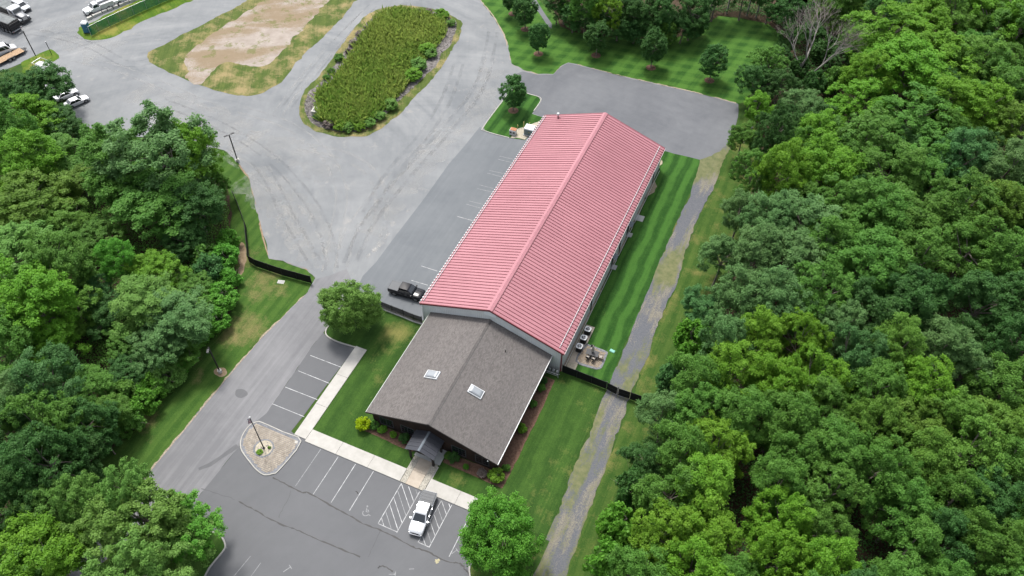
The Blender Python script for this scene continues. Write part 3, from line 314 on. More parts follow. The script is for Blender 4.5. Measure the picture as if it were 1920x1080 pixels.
 (-17.08, -20.66, 2.81, 9, 1, 0.93, 'N', 'f', 'soft light green tree on the bottom left kerbed island, fifth from the left', 'trees on the bottom left island'),
 (-13.31, -18.62, 2.82, 9, 3, 0.43, 'N', 'f', 'soft light green tree on the bottom left kerbed island, sixth from the left', 'trees on the bottom left island'),
 (-6.99, -25.13, 4.01, 8, 2, 5.95, 'N', 'f', 'soft light green tree on the bottom left kerbed island, seventh from the left', 'trees on the bottom left island'),
 (-9.98, -20.27, 4.32, 8, 2, 2.5, 'N', 'f', 'soft light green tree on the bottom left kerbed island, eighth from the left', 'trees on the bottom left island'),
 (-4.7, -21.57, 4.56, 6, 9, 4.27, 'N', 'f', 'soft light green tree on the bottom left kerbed island, ninth from the left', 'trees on the bottom left island'),
 (-6.57, -17.78, 3.7, 6, 8, 4.48, 'G', 'f', 'fresh green tree on the bottom left kerbed island, tenth from the left', 'trees on the bottom left island'),
 (-9.53, 110.23, 2.58, 4, 8, 1.65, 'K', 't', 'dark green tree behind the rear lawn, first from the left', 'trees behind the rear lawn'),
 (-8.18, 111.06, 3.57, 7, 8, 1.54, 'M', 't', 'mid green tree behind the rear lawn, second from the left', 'trees behind the rear lawn'),
 (-5.24, 108.68, 3.31, 4, 1, 1.29, 'K', 't', 'dark green tree behind the rear lawn, third from the left', 'trees behind the rear lawn'),
 (-2.69, 109.33, 3.52, 7, 5, 0.51, 'M', 't', 'mid green tree behind the rear lawn, fourth from the left', 'trees behind the rear lawn'),
 (-0.42, 109.7, 3.05, 4, 4, 0.38, 'K', 't', 'dark green tree behind the rear lawn, fifth from the left', 'trees behind the rear lawn'),
 (1.69, 109.02, 2.74, 7, 4, 3.83, 'Y', 't', 'yellow-green tree behind the rear lawn, sixth from the left', 'trees behind the rear lawn'),
 (4.6, 109.69, 3.28, 4, 2, 4.59, 'K', 't', 'dark green tree behind the rear lawn, seventh from the left', 'trees behind the rear lawn'),
 (3.76, 112.92, 3.53, 7, 6, 5.98, 'K', 't', 'dark green tree behind the rear lawn, eighth from the left', 'trees behind the rear lawn'),
 (8.12, 110.14, 2.77, 3, 1, 3.52, 'T', 's', 'blue-green bush behind the rear lawn, ninth from the left', 'trees behind the rear lawn'),
 (8.13, 110.33, 3.47, 7, 0, 4.54, 'K', 't', 'dark green tree behind the rear lawn, tenth from the left', 'trees behind the rear lawn'),
 (11.34, 110.93, 3.24, 5, 8, 0.98, 'K', 't', 'dark green tree behind the rear lawn, eleventh from the left', 'trees behind the rear lawn'),
 (13.89, 112.29, 3.02, 3, 6, 0.97, 'M', 's', 'mid green bush behind the rear lawn, twelfth from the left', 'trees behind the rear lawn'),
 (13.1, 114.81, 3.5, 7, 4, 3.04, 'K', 't', 'dark green tree behind the rear lawn, thirteenth from the left', 'trees behind the rear lawn'),
 (17.22, 114.24, 3.01, 4, 1, 2.36, 'K', 't', 'dark green tree behind the rear lawn, fourteenth from the left', 'trees behind the rear lawn'),
 (18.48, 116.09, 3.49, 7, 2, 5.49, 'K', 't', 'dark green tree behind the rear lawn, fifteenth from the left', 'trees behind the rear lawn'),
 (19.76, 118.27, 2.29, 3, 4, 3.23, 'K', 's', 'dark green bush behind the rear lawn, sixteenth from the left', 'trees behind the rear lawn'),
 (21.17, 125.43, 3.33, 7, 8, 4.28, 'K', 't', 'dark green tree behind the rear lawn, seventeenth from the left', 'trees behind the rear lawn'),
 (26.63, 128.33, 3.32, 8, 6, 2.06, 'K', 't', 'dark green tree behind the rear lawn, eighteenth from the left', 'trees behind the rear lawn'),
 (32.39, 129.27, 3.57, 7, 6, 0.39, 'K', 't', 'dark green tree behind the rear lawn, nineteenth from the left', 'trees behind the rear lawn'),
 (38.38, 110.55, 2.4, 4, 0, 1.75, 'K', 't', 'dark green tree behind the rear lawn, twentieth from the left', 'trees behind the rear lawn'),
 (36.28, 126.62, 3.3, 5, 0, 1.91, 'K', 't', 'dark green tree behind the rear lawn, twenty-first from the left', 'trees behind the rear lawn'),
 (38.54, 118.11, 2.45, 5, 2, 0.54, 'K', 't', 'dark green tree behind the rear lawn, twenty-second from the left', 'trees behind the rear lawn'),
 (42.63, 111.65, 2.17, 2.5, 1, 5.33, 'K', 's', 'dark green bush behind the rear lawn, twenty-third from the left', 'trees behind the rear lawn'),
 (42.23, 123.23, 2.99, 4, 0, 1.46, 'K', 't', 'dark green tree behind the rear lawn, twenty-fourth from the left', 'trees behind the rear lawn'),
 (46.13, 106.16, 2.34, 3, 8, 0.05, 'K', 's', 'dark green bush behind the rear lawn, twenty-fifth from the left', 'trees behind the rear lawn'),
 (42.48, 132.63, 4.32, 7, 8, 1.16, 'O', 't', 'olive green tree behind the rear lawn, twenty-sixth from the left', 'trees behind the rear lawn'),
 (45.97, 119.11, 2.7, 3, 7, 6.26, 'K', 's', 'dark green bush behind the rear lawn, twenty-seventh from the left', 'trees behind the rear lawn'),
 (49.19, 109.45, 2.6, 3, 6, 2.11, 'M', 's', 'mid green bush behind the rear lawn, twenty-eighth from the left', 'trees behind the rear lawn'),
 (45.27, 129.51, 3.29, 5, 2, 5.24, 'O', 't', 'olive green tree behind the rear lawn, twenty-ninth from the left', 'trees behind the rear lawn'),
 (50.39, 116.33, 2.89, 4, 9, 1.18, 'K', 't', 'dark green tree behind the rear lawn, thirtieth from the left', 'trees behind the rear lawn'),
 (48.34, 129.07, 3.75, 6, 7, 3.89, 'O', 't', 'olive green tree behind the rear lawn, thirty-first from the left', 'trees behind the rear lawn'),
 (47.47, 130.65, 4.24, 8, 5, 1.92, 'M', 't', 'mid green tree behind the rear lawn, thirty-second from the left', 'trees behind the rear lawn'),
 (50.78, 122.1, 2.93, 5, 6, 3.77, 'M', 't', 'mid green tree behind the rear lawn, thirty-third from the left', 'trees behind the rear lawn'),
 (52.13, 136.22, 5.05, 8, 0, 5.15, 'B', 't', 'bright green tree behind the rear lawn, thirty-fourth from the left', 'trees behind the rear lawn'),
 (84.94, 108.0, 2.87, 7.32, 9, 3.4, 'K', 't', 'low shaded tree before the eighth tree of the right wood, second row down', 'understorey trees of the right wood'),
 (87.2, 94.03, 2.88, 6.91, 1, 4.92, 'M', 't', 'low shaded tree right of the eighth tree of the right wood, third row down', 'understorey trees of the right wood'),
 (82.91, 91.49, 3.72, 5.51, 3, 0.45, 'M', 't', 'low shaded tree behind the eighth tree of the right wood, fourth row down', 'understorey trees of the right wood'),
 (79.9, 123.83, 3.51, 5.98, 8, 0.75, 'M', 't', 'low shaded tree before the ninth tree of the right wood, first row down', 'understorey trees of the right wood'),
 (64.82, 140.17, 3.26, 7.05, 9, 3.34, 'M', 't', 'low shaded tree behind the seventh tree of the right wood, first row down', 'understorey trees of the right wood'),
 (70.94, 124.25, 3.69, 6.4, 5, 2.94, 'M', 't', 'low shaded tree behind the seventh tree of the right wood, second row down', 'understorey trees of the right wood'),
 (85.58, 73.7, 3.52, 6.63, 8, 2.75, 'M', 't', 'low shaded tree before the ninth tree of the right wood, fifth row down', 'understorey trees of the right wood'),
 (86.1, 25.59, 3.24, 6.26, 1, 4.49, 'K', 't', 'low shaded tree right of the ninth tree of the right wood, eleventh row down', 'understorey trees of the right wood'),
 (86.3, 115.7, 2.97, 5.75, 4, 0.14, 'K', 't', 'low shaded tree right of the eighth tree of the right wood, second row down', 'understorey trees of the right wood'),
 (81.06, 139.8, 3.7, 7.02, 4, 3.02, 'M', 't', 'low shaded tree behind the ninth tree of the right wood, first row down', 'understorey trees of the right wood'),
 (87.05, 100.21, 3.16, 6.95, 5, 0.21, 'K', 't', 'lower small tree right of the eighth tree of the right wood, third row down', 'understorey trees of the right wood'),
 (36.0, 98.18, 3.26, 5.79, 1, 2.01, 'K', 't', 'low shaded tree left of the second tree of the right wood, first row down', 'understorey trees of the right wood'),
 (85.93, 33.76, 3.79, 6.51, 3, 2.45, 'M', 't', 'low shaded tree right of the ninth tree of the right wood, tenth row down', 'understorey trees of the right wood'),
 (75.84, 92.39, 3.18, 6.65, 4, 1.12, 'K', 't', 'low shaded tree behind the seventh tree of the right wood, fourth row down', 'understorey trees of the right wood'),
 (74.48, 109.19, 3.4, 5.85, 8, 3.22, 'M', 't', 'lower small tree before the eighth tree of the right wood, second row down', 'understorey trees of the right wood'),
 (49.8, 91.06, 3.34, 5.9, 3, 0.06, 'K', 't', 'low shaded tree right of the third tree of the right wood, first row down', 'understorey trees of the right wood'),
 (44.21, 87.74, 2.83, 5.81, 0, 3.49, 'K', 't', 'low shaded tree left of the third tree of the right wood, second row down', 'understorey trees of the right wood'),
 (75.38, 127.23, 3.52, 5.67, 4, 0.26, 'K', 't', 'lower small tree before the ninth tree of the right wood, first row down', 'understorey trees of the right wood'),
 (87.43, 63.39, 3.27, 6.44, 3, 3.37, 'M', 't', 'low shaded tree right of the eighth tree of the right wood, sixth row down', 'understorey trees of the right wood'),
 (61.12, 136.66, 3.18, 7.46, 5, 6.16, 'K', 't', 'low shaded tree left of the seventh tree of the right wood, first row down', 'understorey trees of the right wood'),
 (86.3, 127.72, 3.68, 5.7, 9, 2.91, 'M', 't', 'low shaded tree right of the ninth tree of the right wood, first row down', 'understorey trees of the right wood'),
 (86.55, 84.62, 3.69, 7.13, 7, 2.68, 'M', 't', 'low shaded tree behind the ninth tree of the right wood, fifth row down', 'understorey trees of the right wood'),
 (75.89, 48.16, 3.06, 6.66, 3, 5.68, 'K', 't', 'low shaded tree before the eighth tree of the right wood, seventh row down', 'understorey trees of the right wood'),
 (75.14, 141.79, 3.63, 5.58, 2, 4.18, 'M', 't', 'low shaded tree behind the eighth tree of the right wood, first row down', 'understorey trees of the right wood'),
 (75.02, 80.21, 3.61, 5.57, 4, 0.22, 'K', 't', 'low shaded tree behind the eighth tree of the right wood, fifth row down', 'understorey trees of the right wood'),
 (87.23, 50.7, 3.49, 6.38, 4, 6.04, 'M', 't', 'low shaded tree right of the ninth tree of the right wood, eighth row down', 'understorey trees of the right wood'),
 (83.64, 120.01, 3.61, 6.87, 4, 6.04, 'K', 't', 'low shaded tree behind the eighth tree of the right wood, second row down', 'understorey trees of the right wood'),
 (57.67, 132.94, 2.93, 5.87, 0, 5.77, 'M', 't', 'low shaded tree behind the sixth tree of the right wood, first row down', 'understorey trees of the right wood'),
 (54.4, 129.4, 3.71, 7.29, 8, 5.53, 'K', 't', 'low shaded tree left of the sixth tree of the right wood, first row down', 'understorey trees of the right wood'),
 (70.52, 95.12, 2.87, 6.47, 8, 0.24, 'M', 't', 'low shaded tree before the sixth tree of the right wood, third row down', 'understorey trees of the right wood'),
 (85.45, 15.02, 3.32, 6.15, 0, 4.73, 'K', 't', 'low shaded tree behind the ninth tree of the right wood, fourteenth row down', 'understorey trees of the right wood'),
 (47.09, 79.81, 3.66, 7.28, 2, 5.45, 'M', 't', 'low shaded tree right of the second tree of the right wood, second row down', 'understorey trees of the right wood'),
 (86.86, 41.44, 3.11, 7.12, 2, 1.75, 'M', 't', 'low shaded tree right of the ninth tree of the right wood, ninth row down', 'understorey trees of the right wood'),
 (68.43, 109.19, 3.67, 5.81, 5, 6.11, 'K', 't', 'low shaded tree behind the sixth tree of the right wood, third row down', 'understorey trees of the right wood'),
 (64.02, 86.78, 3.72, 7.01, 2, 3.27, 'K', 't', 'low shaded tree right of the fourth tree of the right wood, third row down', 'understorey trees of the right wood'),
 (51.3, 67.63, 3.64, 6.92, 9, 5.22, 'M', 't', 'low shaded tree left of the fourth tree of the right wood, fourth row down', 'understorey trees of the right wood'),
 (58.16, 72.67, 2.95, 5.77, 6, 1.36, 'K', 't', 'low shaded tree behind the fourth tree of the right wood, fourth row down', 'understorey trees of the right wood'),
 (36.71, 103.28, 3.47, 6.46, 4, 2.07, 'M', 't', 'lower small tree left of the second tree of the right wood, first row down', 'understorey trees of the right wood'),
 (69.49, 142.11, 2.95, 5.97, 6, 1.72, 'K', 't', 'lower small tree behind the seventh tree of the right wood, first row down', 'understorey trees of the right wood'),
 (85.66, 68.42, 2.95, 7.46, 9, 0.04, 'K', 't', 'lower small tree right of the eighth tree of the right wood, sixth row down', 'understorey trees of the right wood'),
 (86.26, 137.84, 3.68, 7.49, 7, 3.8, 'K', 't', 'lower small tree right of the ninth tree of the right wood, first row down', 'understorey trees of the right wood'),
]

# ------------------------------------------------------------------ mesh helpers
class G:
    """collects vertices and faces of one mesh"""
    def __init__(s): s.v = []; s.f = []
    def add(s, vs, fs):
        o = len(s.v); s.v += [tuple(p) for p in vs]; s.f += [tuple(i + o for i in f) for f in fs]; return s
    def box(s, x0, x1, y0, y1, z0, z1, rz=0, c=(0, 0)):
        vs = [(x, y, z) for z in (z0, z1) for x, y in ((x0, y0), (x1, y0), (x1, y1), (x0, y1))]
        if rz:
            ca, sa = math.cos(rz), math.sin(rz)
            vs = [(c[0]+(x-c[0])*ca-(y-c[1])*sa, c[1]+(x-c[0])*sa+(y-c[1])*ca, z) for x, y, z in vs]
        return s.add(vs, [(0, 3, 2, 1), (4, 5, 6, 7), (0, 1, 5, 4), (1, 2, 6, 5), (2, 3, 7, 6), (3, 0, 4, 7)])
    def cyl(s, p0, p1, r0, r1=None, n=10, caps=True):
        r1 = r0 if r1 is None else r1
        p0 = Vector(p0); p1 = Vector(p1); d = (p1-p0).normalized()
        a = d.orthogonal().normalized(); b = d.cross(a)
        vs = []
        for p, r in ((p0, r0), (p1, r1)):
            for i in range(n):
                t = 2*math.pi*i/n; vs.append(p + a*(r*math.cos(t)) + b*(r*math.sin(t)))
        fs = [(i, (i+1) % n, n+(i+1) % n, n+i) for i in range(n)]
        if caps: fs += [tuple(range(n-1, -1, -1)), tuple(range(n, 2*n))]
        return s.add(vs, fs)
    def tube(s, pts, rs, n=6):
        for i in range(len(pts)-1): s.cyl(pts[i], pts[i+1], rs[i], rs[i+1], n)
        return s
    def prism(s, poly, z0, z1):
        n = len(poly)
        vs = [(x, y, z0) for x, y in poly] + [(x, y, z1) for x, y in poly]
        return s.add(vs, [tuple(range(n-1, -1, -1)), tuple(range(n, 2*n))] + [(i, (i+1) % n, n+(i+1) % n, n+i) for i in range(n)])
    def loft(s, secs, caps=True):
        n = len(secs[0]); vs = [p for q in secs for p in q]; fs = []
        for k in range(len(secs)-1):
            for i in range(n):
                j = (i+1) % n; fs.append((k*n+i, k*n+j, (k+1)*n+j, (k+1)*n+i))
        if caps: fs += [tuple(range(n-1, -1, -1)), tuple((len(secs)-1)*n+i for i in range(n))]
        return s.add(vs, fs)
    def ball(s, c, rx, ry, rz, nu=10, nv=6):
        vs = []
        for j in range(nv+1):
            t = math.pi*j/nv
            for i in range(nu):
                u = 2*math.pi*i/nu
                vs.append((c[0]+rx*math.sin(t)*math.cos(u), c[1]+ry*math.sin(t)*math.sin(u), c[2]+rz*math.cos(t)))
        return s.add(vs, [(j*nu+i, (j+1)*nu+i, (j+1)*nu+(i+1) % nu, j*nu+(i+1) % nu) for j in range(nv) for i in range(nu)])
    def mesh(s, name, smooth=None):
        m = bpy.data.meshes.new(name); m.from_pydata(s.v, [], s.f)
        b = bmesh.new(); b.from_mesh(m); bmesh.ops.recalc_face_normals(b, faces=b.faces); b.to_mesh(m); b.free()
        if smooth:
            m.polygons.foreach_set('use_smooth', [True]*len(m.polygons)); m.set_sharp_from_angle(angle=R(smooth))
        m.update(); return m

def link(name, data, mat=None, parent=None, loc=None, rot=None):
    o = bpy.data.objects.new(name, data); COL.objects.link(o)
    if mat is not None and not data.materials: data.materials.append(mat)
    if parent is not None: o.parent = parent
    if loc is not None: o.location = loc
    if rot is not None: o.rotation_euler = rot
    return o
def tag(o, label, cat, group=None):
    o['label'] = label; o['category'] = cat
    if group: o['group'] = group
    return o
def thing(name, label, cat, loc=(0, 0, 0), rz=0, group=None):
    o = bpy.data.objects.new(name, None); COL.objects.link(o); o.empty_display_size = 0.3
    o.location = loc; o.rotation_euler = (0, 0, rz)
    return tag(o, label, cat, group)
def part(name, g, mat, parent, smooth=None, loc=None, rot=None):
    return link(name, g.mesh(name, smooth) if isinstance(g, G) else g, mat, parent, loc, rot)
def struct(name, g, mat, smooth=None, parent=None):
    o = part(name, g, mat, parent, smooth)
    if parent is None: o['kind'] = 'structure'
    return o
def copy_tree(o, parent=None):
    c = o.copy(); COL.objects.link(c); c.parent = parent
    for ch in list(o.children): copy_tree(ch, c)
    return c

def smooth_line(pts, closed=False, n=5):
    P = [Vector((p[0], p[1])) for p in pts]; N = len(P); out = []
    rng = range(N) if closed else range(N-1)
    for i in rng:
        a = P[(i-1) % N] if closed or i > 0 else P[i]
        b = P[i]; c = P[(i+1) % N]
        d = P[(i+2) % N] if closed or i+2 < N else c
        for k in range(n):
            t = k/n
            out.append(0.5*((2*b)+(c-a)*t+(2*a-5*b+4*c-d)*t*t+(3*b-a-3*c+d)*t**3))
    if not closed: out.append(P[-1])
    return [(p.x, p.y) for p in out]
def rough_poly(pts, step=0.8, amp=0.12, seed=1, closed=True):
    r = random.Random(seed); out = []; N = len(pts); drift = 0
    for i in range(N if closed else N-1):
        a = Vector(pts[i]); b = Vector(pts[(i+1) % N]); d = b-a; L = d.length
        if L < 1e-6: continue
        nrm = Vector((-d.y, d.x))/L; m = max(1, int(L/step))
        for k in range(m):
            drift = drift*0.6 + r.gauss(0, amp)*0.7
            p = a+d*(k/m)+nrm*drift; out.append((p.x, p.y))
    return out
def sheet(name, pts, z, mat, parent=None, label=None):
    g = G(); g.add([(x, y, z) for x, y in pts], [tuple(range(len(pts)))])
    m = bpy.data.meshes.new(name); m.from_pydata(g.v, [], g.f)
    b = bmesh.new(); b.from_mesh(m); bmesh.ops.triangulate(b, faces=b.faces)
    for f in b.faces:
        if f.normal.z < 0: f.normal_flip()
    b.to_mesh(m); b.free()
    o = link(name, m, mat, parent)
    if parent is None: o['kind'] = 'structure'
    return o
def ribbon(pts, w, z, wj=0.0, seed=0, taper=False):
    r = random.Random(seed); g = G(); L = []; N = len(pts)
    for i, p in enumerate(pts):
        a = Vector(pts[max(0, i-1)]); b = Vector(pts[min(N-1, i+1)]); d = (b-a).normalized(); n = Vector((-d.y, d.x))
        h = w/2*(1+r.uniform(-wj, wj))
        p = Vector(p); L += [(p.x+n.x*h, p.y+n.y*h, z), (p.x-n.x*h, p.y-n.y*h, z)]
    return g.add(L, [(2*i, 2*i+1, 2*i+3, 2*i+2) for i in range(N-1)])
def kerb(name, pts, mat, h=0.13, w=0.16, z0=0.0, parent=None, closed=False):
    P = list(pts) + ([pts[0]] if closed else []); N = len(P); secs = []
    for i in range(N):
        if closed: a = Vector(P[(i-1) % (N-1)]); b = Vector(P[(i+1) % (N-1)]) if i < N-1 else Vector(P[1])
        else: a = Vector(P[max(0, i-1)]); b = Vector(P[min(N-1, i+1)])
        d = (b-a).normalized(); n = Vector((-d.y, d.x)); p = Vector(P[i])
        q = [p+n*w/2, p+n*(w/2-0.02), p-n*(w/2-0.02), p-n*w/2]
        secs.append([(q[0].x, q[0].y, z0), (q[1].x, q[1].y, z0+h), (q[2].x, q[2].y, z0+h), (q[3].x, q[3].y, z0)])
    o = struct(name, G().loft(secs, caps=not closed), mat, parent=parent)
    return o

# ------------------------------------------------------------------ material helpers
ALBEDO = 0.80          # the swatches below were matched on a bright print; this brings them to real reflectance
class Mt:
    def __init__(s, name, rough=0.8, spec=0.3, metal=0.0):
        s.m = bpy.data.materials.new(name); s.m.use_nodes = True; s.t = s.m.node_tree
        s.b = s.t.nodes['Principled BSDF']; s.o = s.t.nodes['Material Output']
        s.b.inputs['Roughness'].default_value = rough; s.b.inputs['Specular IOR Level'].default_value = spec
        s.b.inputs['Metallic'].default_value = metal; s._pos = None
    def n(s, t, ins={}, **kw):
        nd = s.t.nodes.new(t)
        for k, v in kw.items(): setattr(nd, k, v)
        for k, v in ins.items(): s.put(nd.inputs[k], v)
        return nd
    def put(s, sock, v):
        if hasattr(v, 'is_output'): s.t.links.new(v, sock)
        elif isinstance(v, tuple) and len(v) == 3 and sock.type == 'RGBA': sock.default_value = (*v, 1)
        else: sock.default_value = v
    @property
    def pos(s):
        if s._pos is None: s._pos = s.n('ShaderNodeNewGeometry').outputs['Position']
        return s._pos
    def noise(s, scale, detail=3, rough=0.55, vec=None, dist=0.0):
        return s.n('ShaderNodeTexNoise', {'Vector': vec or s.pos, 'Scale': scale, 'Detail': detail, 'Roughness': rough, 'Distortion': dist}).outputs['Fac']
    def rng(s, f, a, b, c=0.0, d=1.0):
        return s.n('ShaderNodeMapRange', {'Value': f, 'From Min': a, 'From Max': b, 'To Min': c, 'To Max': d}).outputs[0]
    def mix(s, f, a, b, blend='MIX'):
        nd = s.n('ShaderNodeMix', data_type='RGBA', blend_type=blend)
        s.put(nd.inputs[0], f); s.put(nd.inputs[6], a); s.put(nd.inputs[7], b); return nd.outputs[2]
    def math(s, op, a, b=0.0, clamp=False):
        nd = s.n('ShaderNodeMath', operation=op, use_clamp=clamp); s.put(nd.inputs[0], a); s.put(nd.inputs[1], b); return nd.outputs[0]
    def rot(s, ang, sx=1, sy=1, off=(0, 0)):
        a = s.n('ShaderNodeMapping', {'Vector': s.pos, 'Rotation': (0, 0, ang), 'Location': (off[0], off[1], 0)}, vector_type='POINT').outputs[0]
        return s.n('ShaderNodeVectorMath', {0: a, 1: (sx, sy, 1)}, operation='MULTIPLY').outputs[0]
    def polar(s, cx, cy, sr, st):
        d = s.n('ShaderNodeVectorMath', {0: s.pos, 1: (cx, cy, 0)}, operation='SUBTRACT').outputs[0]
        x = s.n('ShaderNodeSeparateXYZ', {0: d})
        r = s.math('SQRT', s.math('ADD', s.math('MULTIPLY', x.outputs[0], x.outputs[0]), s.math('MULTIPLY', x.outputs[1], x.outputs[1])))
        t = s.math('ARCTAN2', x.outputs[1], x.outputs[0])
        return s.n('ShaderNodeCombineXYZ', {0: s.math('MULTIPLY', r, sr), 1: s.math('MULTIPLY', t, st)}).outputs[0]
    def col(s, c): s.put(s.b.inputs['Base Color'], s.mix(1.0, c, (ALBEDO, ALBEDO, ALBEDO), 'MULTIPLY')); return s
    def bump(s, h, strength=0.4, dist=0.05):
        nd = s.n('ShaderNodeBump', {'Height': h, 'Strength': strength, 'Distance': dist}); s.t.links.new(nd.outputs[0], s.b.inputs['Normal']); return s

def plain(name, c, rough=0.6, metal=0.0, spec=0.4, var=0.12, scale=1.5, coat=0.0):
    """one base colour with a little uneven wear"""
    c = tuple(x*0.8 for x in c)
    k = Mt(name, rough, spec, metal)
    f = k.rng(k.noise(scale, 4), 0.3, 0.7)
    k.col(k.mix(f, tuple(x*(1-var) for x in c), tuple(min(1, x*(1+var)) for x in c)))
    if coat: k.b.inputs['Coat Weight'].default_value = coat; k.b.inputs['Coat Roughness'].default_value = 0.06
    return k.m

def grass(name, dark, light, dry, dry_lo=0.62, dry_hi=0.75, ang=0.0, width=1.3, stripes=0.5, dscale=0.12, cross=None, spots=()):
    dark, light, dry = (tuple(x*0.95 for x in c_) for c_ in (dark, light, dry))
    k = Mt(name, 0.95, 0.1)
    fine = k.noise(5.0, 4, 0.7); mid = k.noise(0.7, 3)
    warp = k.math('MULTIPLY', k.math('SUBTRACT', k.noise(0.15, 2), 0.5), 1.6)
    x = k.n('ShaderNodeSeparateXYZ', {0: k.rot(ang)}).outputs[0]
    w = k.rng(k.math('SINE', k.math('MULTIPLY', k.math('ADD', x, warp), math.pi/width)), -0.5, 0.5)
    if cross is not None:
        x2 = k.n('ShaderNodeSeparateXYZ', {0: k.rot(cross)}).outputs[0]
        w2 = k.rng(k.math('SINE', k.math('MULTIPLY', k.math('ADD', x2, warp), math.pi/(width*0.8))), -0.4, 0.4)
        w = k.math('ADD', k.math('MULTIPLY', w, 0.55), k.math('MULTIPLY', w2, 0.45))
    streak = k.noise(1.0, 3, 0.6, k.rot(ang, 3.2, 0.08))
    f = k.math('ADD', k.math('MULTIPLY', w, stripes), k.math('MULTIPLY', k.rng(streak, 0.3, 0.7), 0.35))
    f = k.math('ADD', f, k.math('MULTIPLY', k.math('SUBTRACT', fine, 0.5), 1.3))
    f = k.math('ADD', f, k.math('MULTIPLY', k.math('SUBTRACT', mid, 0.5), 0.9), True)
    c = k.mix(f, dark, light)
    dn = k.math('ADD', k.noise(dscale, 4, 0.65), k.math('MULTIPLY', k.math('SUBTRACT', fine, 0.5), 0.22))
    dn = k.math('ADD', dn, k.math('MULTIPLY', k.math('SUBTRACT', streak, 0.5), 0.12))
    for (sx, sy, sr, sa) in spots:
        dd = k.n('ShaderNodeVectorMath', {0: k.pos, 1: (sx, sy, 0)}, operation='DISTANCE').outputs['Value']
        dn = k.math('ADD', dn, k.rng(dd, sr*0.3, sr, sa, 0.0))
    c = k.mix(k.rng(dn, dry_lo, dry_hi), c, dry)
    c = k.mix(k.rng(k.noise(14, 2), 0.3, 0.7, 0.0, 0.35), c, (0.012, 0.025, 0.006))
    k.col(c); k.bump(k.noise(9, 3), 0.5, 0.06)
    return k.m

def leafmat(name, a, b):
    k = Mt(name, 0.6, 0.25)
    t = k.n('ShaderNodeAttribute', attribute_name='tint').outputs['Fac']
    oi = k.n('ShaderNodeObjectInfo').outputs['Random']
    f = k.math('ADD', k.math('MULTIPLY', t, 0.8), k.math('MULTIPLY', k.math('SUBTRACT', oi, 0.5), 0.35), True)
    c = k.mix(f, a, b)
    h = k.n('ShaderNodeHueSaturation', {'Hue': k.rng(oi, 0, 1, 0.489, 0.511), 'Saturation': 1.05, 'Value': 1.2, 'Color': c}).outputs[0]
    k.put(k.b.inputs['Base Color'], h)
    tr = k.n('ShaderNodeBsdfTranslucent', {'Color': h})
    mx = k.n('ShaderNodeMixShader', {0: 0.48, 1: k.b.outputs[0], 2: tr.outputs[0]})
    k.t.links.new(mx.outputs[0], k.o.inputs[0])
    return k.m

def asphalt(name, dark, light, ang=0.0, streak=0.5, specks=0.3, tracks=(), pale=None, rough=0.9, bigamt=0.45):
    dark, light = tuple(x*0.8 for x in dark), tuple(x*0.8 for x in light)
    if pale: pale = tuple(x*0.8 for x in pale)
    k = Mt(name, rough, 0.2)
    big = k.noise(0.09, 5, 0.6, dist=0.6); mid = k.noise(0.6, 5, 0.65); fine = k.noise(16, 2, 0.7)
    st = k.noise(1.0, 4, 0.6, k.rot(ang, 1.6, 0.05))
    f = k.math('ADD', k.math('MULTIPLY', k.rng(big, 0.3, 0.7), bigamt), k.math('MULTIPLY', k.math('SUBTRACT', k.rng(st, 0.3, 0.7), 0.5), streak))
    f = k.math('ADD', f, k.math('MULTIPLY', k.math('SUBTRACT', mid, 0.5), 0.5))
    for (cx, cy, sr, amt) in tracks:
        tn = k.noise(1.0, 5, 0.65, k.polar(cx, cy, sr, 2.2), 0.5)
        msk = k.rng(k.noise(0.045, 2, 0.5, k.rot(cx)), 0.42, 0.62)
        f = k.math('ADD', f, k.math('MULTIPLY', k.math('MULTIPLY', k.math('SUBTRACT', k.rng(tn, 0.3, 0.7), 0.5), amt), msk))
    f = k.math('ADD', f, k.math('MULTIPLY', k.math('SUBTRACT', fine, 0.5), specks), True)
    c = k.mix(f, dark, light)
    if pale:
        c = k.mix(k.rng(k.math('ADD', k.noise(0.22, 5, 0.7), k.math('MULTIPLY', fine, 0.06)), 0.64, 0.74, 0, 0.6), c, pale)
    k.col(c); k.bump(fine, 0.25, 0.02)
    return k.m

# ------------------------------------------------------------------ materials
GRASS_BASE = grass('meadow_grass', (0.030, 0.070, 0.014), (0.075, 0.125, 0.028), (0.20, 0.16, 0.07), 0.58, 0.75, dscale=0.08, stripes=0.2)
LAWN_FRONT = grass('mown_front_lawn', (0.026, 0.066, 0.012), (0.060, 0.125, 0.022), (0.20, 0.19, 0.062), 0.56, 0.78, ang=0.0, width=1.5, stripes=0.35, dscale=0.11, spots=((-0.2, 21.0, 4.0, 0.22), (8.0, 2.8, 1.5, 0.1), (19, 3.2, 2.5, 0.12)))
LAWN_SIDE = grass('mown_side_lawn', (0.016, 0.060, 0.010), (0.050, 0.135, 0.023), (0.09, 0.12, 0.03), 0.66, 0.85, ang=0.0, width=1.15, stripes=0.75)
LAWN_REAR = grass('mown_rear_lawn', (0.020, 0.072, 0.011), (0.068, 0.160, 0.026), (0.12, 0.11, 0.035), 0.64, 0.82, ang=R(8), width=1.7, stripes=0.95, cross=R(80))
VERGE_LEFT = grass('verge_grass', (0.034, 0.085, 0.014), (0.080, 0.150, 0.028), (0.23, 0.19, 0.085), 0.57, 0.78, ang=0.0, width=0.9, stripes=0.35, dscale=0.14, spots=((-24, 21, 5, 0.18), (-22.5, 13, 5, 0.15), (-23, 3, 2, 0.15), (-25, -6, 3, 0.12)))
